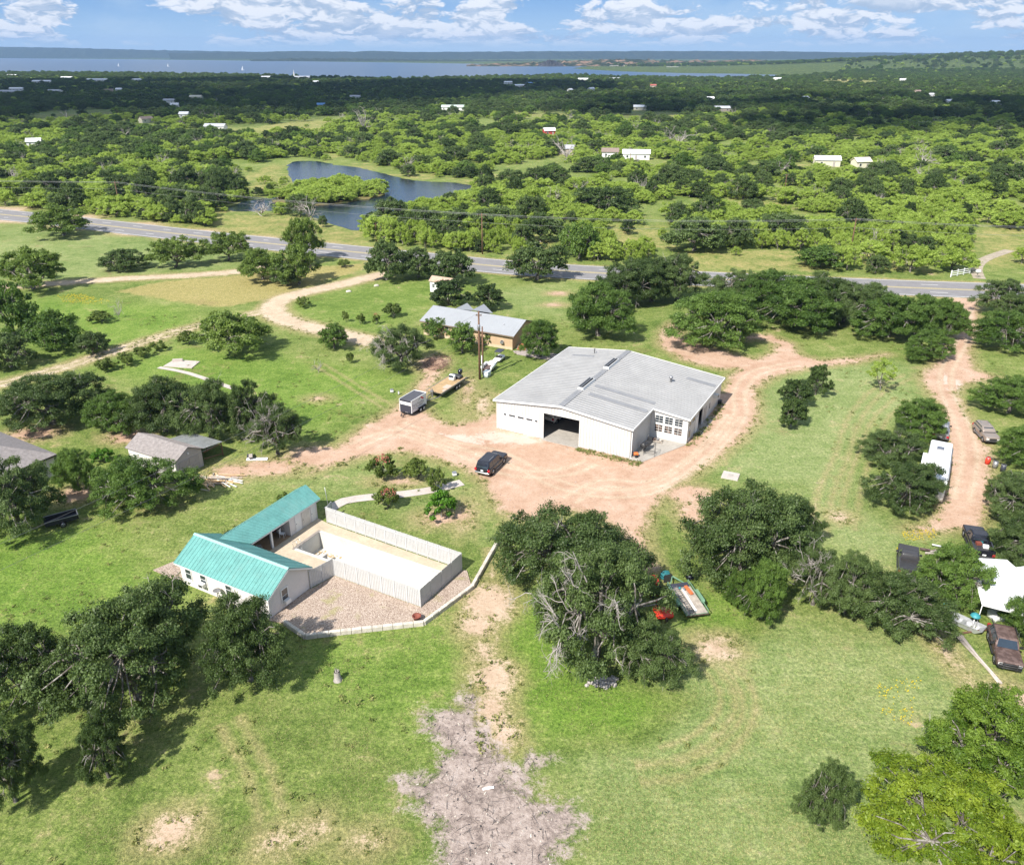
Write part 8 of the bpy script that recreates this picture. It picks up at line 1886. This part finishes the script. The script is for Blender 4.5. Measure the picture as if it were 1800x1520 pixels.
# ------------------------------------------------------------------ cumulus overhead: they throw the shadow on the middle woods
CLOUDM = bpy.data.materials.new('cloud_white'); CLOUDM.use_nodes = True
t = NT(CLOUDM.node_tree); df_ = t.n('ShaderNodeBsdfDiffuse', {'Color': (.9, .9, .9, 1)}); tl = t.n('ShaderNodeBsdfTranslucent', {'Color': (.9, .9, .9, 1)}); mx0 = t.n('ShaderNodeMixShader', {0: .5, 1: df_.outputs[0], 2: tl.outputs[0]}); mx_ = t.n('ShaderNodeMixShader', {0: .80, 1: mx0.outputs[0], 2: t.n('ShaderNodeBsdfTransparent').outputs[0]}); t.link(mx_.outputs[0], t.n('ShaderNodeOutputMaterial').inputs[0])
def cloud(cx, cy, rx, ry, n, seed, alt=900):
    rr_ = np.random.default_rng(seed); b = MB()
    ox, oy = -math.cos(SUN_AZ) * alt / math.tan(SUN_EL), -math.sin(SUN_AZ) * alt / math.tan(SUN_EL)
    for k in range(n):
        a = rr_.uniform(0, 6.28); q_ = math.sqrt(rr_.random()); x, y = cx + ox + math.cos(a) * q_ * rx, cy + oy + math.sin(a) * q_ * ry
        R = rr_.uniform(.10, .24) * min(rx, ry) * 1.3; z = alt + rr_.uniform(0, .4) * R
        b.lathe((x, y, z), [(0, -R * .30), (R * .75, -R * .27), (R * .98, -R * .05), (R * .92, R * .3), (R * .6, R * .62), (0, R * .75)], 12)
    return b.build('cloud', CLOUDM, None, None, None, None, 'stuff')
for i, (u0, u1, v0, v1, n, lb) in enumerate(((-300, 1000, 214, 140, 95, 'wide cloud bank'), (950, 2000, 236, 170, 72, 'cloud bank to the right'))):
    a, b, c_, d_ = G(u0, v0), G(u1, v0), G((u0 + u1) / 2, v0), G((u0 + u1) / 2, v1)
    y0, y1 = c_.y, d_.y; ym = (y0 + y1) / 2; xm = ((u0 + u1) / 2 - UC) / FPX * ym; rx = (u1 - u0) / 2 / FPX * ym
    o = cloud(xm, ym, rx, (y1 - y0) / 2, n, 5 + i); tag(o, lb + ' drifting high over the near fields', 'cloud')

# ------------------------------------------------------------------ grass blades and wildflowers on the near lawns
rg = np.random.default_rng(404)
NB = 330000
gy = 27 + (rg.random(NB) ** 1.35) * 58; gx = (rg.random(NB) * 2 - 1) * (.70 * gy + 3)
Pg = np.column_stack([gx, gy]); la = land_attrs(Pg)
okg = (la['soil'] + rg.normal(0, .7, NB) < -.5) & (la['ash'] + rg.normal(0, .4, NB) < -.3)
okg &= sdf_poly(Pg, np.array([[p.x, p.y] for p in yard])) < 0
okg &= sdf_poly(Pg, frame(PH_O, PH_A, [(-12.2, -8.1), (-.5, -8.1), (-.5, -.1), (10.5, -.1), (10.6, 7.3), (-12.2, 7.9)])) < 0
okg &= sdf_poly(Pg, frame(PH_O, PH_A, [(-16.4, -8.0), (-12, -8.0), (-12, -4.5), (-16.0, -4.5)])) < 0
okg &= (value_noise(Pg + 2000, 2.6, 31) * .55 + value_noise(Pg + 2000, .7, 32) * .45 + rg.normal(0, .10, NB)) > .48
Pg = Pg[okg]; n = len(Pg)
az = rg.uniform(0, 6.28, n); el = rg.uniform(.25, .9, n); ln_ = rg.uniform(.07, .19, n); wd = rg.uniform(.016, .034, n)
V = np.zeros((n, 3, 3)); cs, sn_ = np.cos(az), np.sin(az)
V[:, 0, 0] = Pg[:, 0] - sn_ * wd; V[:, 0, 1] = Pg[:, 1] + cs * wd; V[:, 1, 0] = Pg[:, 0] + sn_ * wd; V[:, 1, 1] = Pg[:, 1] - cs * wd
V[:, 2, 0] = Pg[:, 0] + cs * np.cos(el) * ln_; V[:, 2, 1] = Pg[:, 1] + sn_ * np.cos(el) * ln_; V[:, 2, 2] = np.sin(el) * ln_; V[:, :2, 2] = -.01
tn_ = np.clip(rg.normal(.42, .25, n) + .3 * np.clip(la['pale'][okg], -1, 1), 0, 1)
GRASSM = leaf_mat('grass_blade', (.060, .100, .018), (.42, .40, .17), .35, .7)
go_ = link(bpy.data.objects.new('grass', mesh_np('grass', V.reshape(-1, 3), np.arange(n * 3).reshape(-1, 3), [GRASSM], dict(tint=np.repeat(tn_, 3))))); tag(go_, 'short rough grass over the near lawns', 'grass', kind='stuff')
# weeds: low leafy clumps along the dirt edges, at the foot of the workshop and here and there in the turf
cand = np.column_stack([rg.uniform(-70, 80, 30000), rg.uniform(30, 150, 30000)]); lc = land_attrs(cand)
edge_ = cand[(np.abs(lc['soil'] + .1) < .75)][:1500]; turf_ = cand[(lc['soil'] < -1.5) & (lc['ash'] < -1) & (value_noise(cand + 700, 6, 41) > .58)][:1500]
foot = frame(WH_O, WH_A, np.column_stack([rg.uniform(12.4, 21.0, 130), -.35 - np.abs(rg.normal(0, .6, 130))])); foot2 = frame(WH_O, WH_A, np.column_stack([24.4 + np.abs(rg.normal(0, .6, 130)), rg.uniform(7, 23, 130)]))
W0 = np.concatenate([edge_, turf_, foot, foot2]); solid = [frame(WH_O, WH_A, [(-.1, -.1), (19.3, -.1), (21, -.4), (24.4, 7.3), (24.4, 23.6), (-.1, 23.6)]), frame(PH_O, PH_A, [(-12.2, -8.1), (-.5, -8.1), (-.5, -.1), (10.5, -.1), (10.6, 7.4), (-12.2, 7.9)]), np.array([[p.x, p.y] for p in yard])]
for sp_ in solid: W0 = W0[sdf_poly(W0, sp_) < -.05]
nq = 16; m_ = len(W0) * nq; sz_ = np.repeat(rg.uniform(.5, 1.25, len(W0)), nq)
C_ = np.repeat(W0, nq, axis=0) + rg.normal(0, .13, (m_, 2)) * sz_[:, None]; zz_w = rg.uniform(.02, .20, m_) * sz_
nrm_ = rg.normal(0, .6, (m_, 3)) + np.array([0, 0, 1.0]); nrm_ /= np.linalg.norm(nrm_, axis=1)[:, None]; a_ = np.cross(nrm_, rg.normal(size=(m_, 3))); a_ /= np.linalg.norm(a_, axis=1)[:, None]; b_ = np.cross(nrm_, a_)
ls_ = (rg.uniform(.04, .10, m_) * sz_)[:, None]; P3 = np.column_stack([C_, zz_w]); Vw = np.stack([P3 - a_ * ls_ * 1.5, P3 - b_ * ls_ * .6, P3 + a_ * ls_ * 1.5, P3 + b_ * ls_ * .6], 1).reshape(-1, 3); Vw[:, 2] = np.maximum(Vw[:, 2], .005)
WEEDM = leaf_mat('weed_leaf', (.075, .115, .022), (.36, .34, .13), .3, .7)
tag(link(bpy.data.objects.new('weeds', mesh_np('weeds', Vw, np.arange(m_ * 4).reshape(-1, 4), [WEEDM], dict(tint=np.repeat(np.clip(np.repeat(rg.normal(.4, .28, len(W0)), nq), 0, 1), 4))))), 'low weeds along the edges of the dirt and lawns', 'weeds', kind='stuff')
st_ = cand[(lc['soil'] > .1)][:1500]
for sp_ in solid: st_ = st_[sdf_poly(st_, sp_) < -.1]
gs = MB()
for x, y in st_:
    s_ = rg.uniform(.025, .075); gs.box((x, y, .012 + s_ * .3), (s_ * rg.uniform(1, 1.8), s_, s_ * .7), rg.uniform(0, 3), rg.integers(0, 2))
tag(gs.build('gravel', [ROCKM, mat('brown_stone', (.24, .16, .115), .9, 0, .3, 5)]), 'loose stones on the dirt yard and lanes', 'stones', kind='stuff')
fl = MB(); YEL = mat('yellow_petal', (.62, .47, .02), .7, 0, .2, 5)
for poly, cnt_ in (([(100, 520), (140, 516), (195, 530), (170, 536), (110, 532)], 300), ([(1585, 935), (1640, 930), (1650, 948), (1590, 952)], 120), ([(1570, 965), (1600, 960), (1605, 985)], 50), ([(1540, 1200), (1620, 1190), (1600, 1280), (1550, 1260)], 90)):
    pg_ = Gn(poly); mn, mx2 = pg_.min(0), pg_.max(0); pq = np.column_stack([rg.uniform(mn[0], mx2[0], cnt_ * 4), rg.uniform(mn[1], mx2[1], cnt_ * 4)]); pq = pq[sdf_poly(pq, pg_) > 0][:cnt_]
    for x, y in pq: s_ = rg.uniform(.04, .12) * (1.3 if y > 120 else .7); fl.box((x, y, .12), (s_, s_, .05), rg.uniform(0, 3))
tag(fl.build('wildflowers', YEL), 'yellow wildflowers scattered over the lawns', 'flowers', kind='stuff')

# ------------------------------------------------------------------ air
if HAZE > 0:
    q = MB(); q.span(-13000, 13000, -300, 13500, -3, 260); hz_ = q.build('haze', [], None); hz_['kind'] = 'stuff'; hz_['label'] = 'thin blue summer haze over the lake country'
    hm = bpy.data.materials.new('haze'); hm.use_nodes = True; t = NT(hm.node_tree)
    vol = t.n('ShaderNodeVolumePrincipled', {'Color': (.35, .56, .90, 1), 'Density': HAZE, 'Anisotropy': 0.1}); t.link(vol.outputs[0], t.n('ShaderNodeOutputMaterial').inputs['Volume'])
    hz_.data.materials.append(hm)
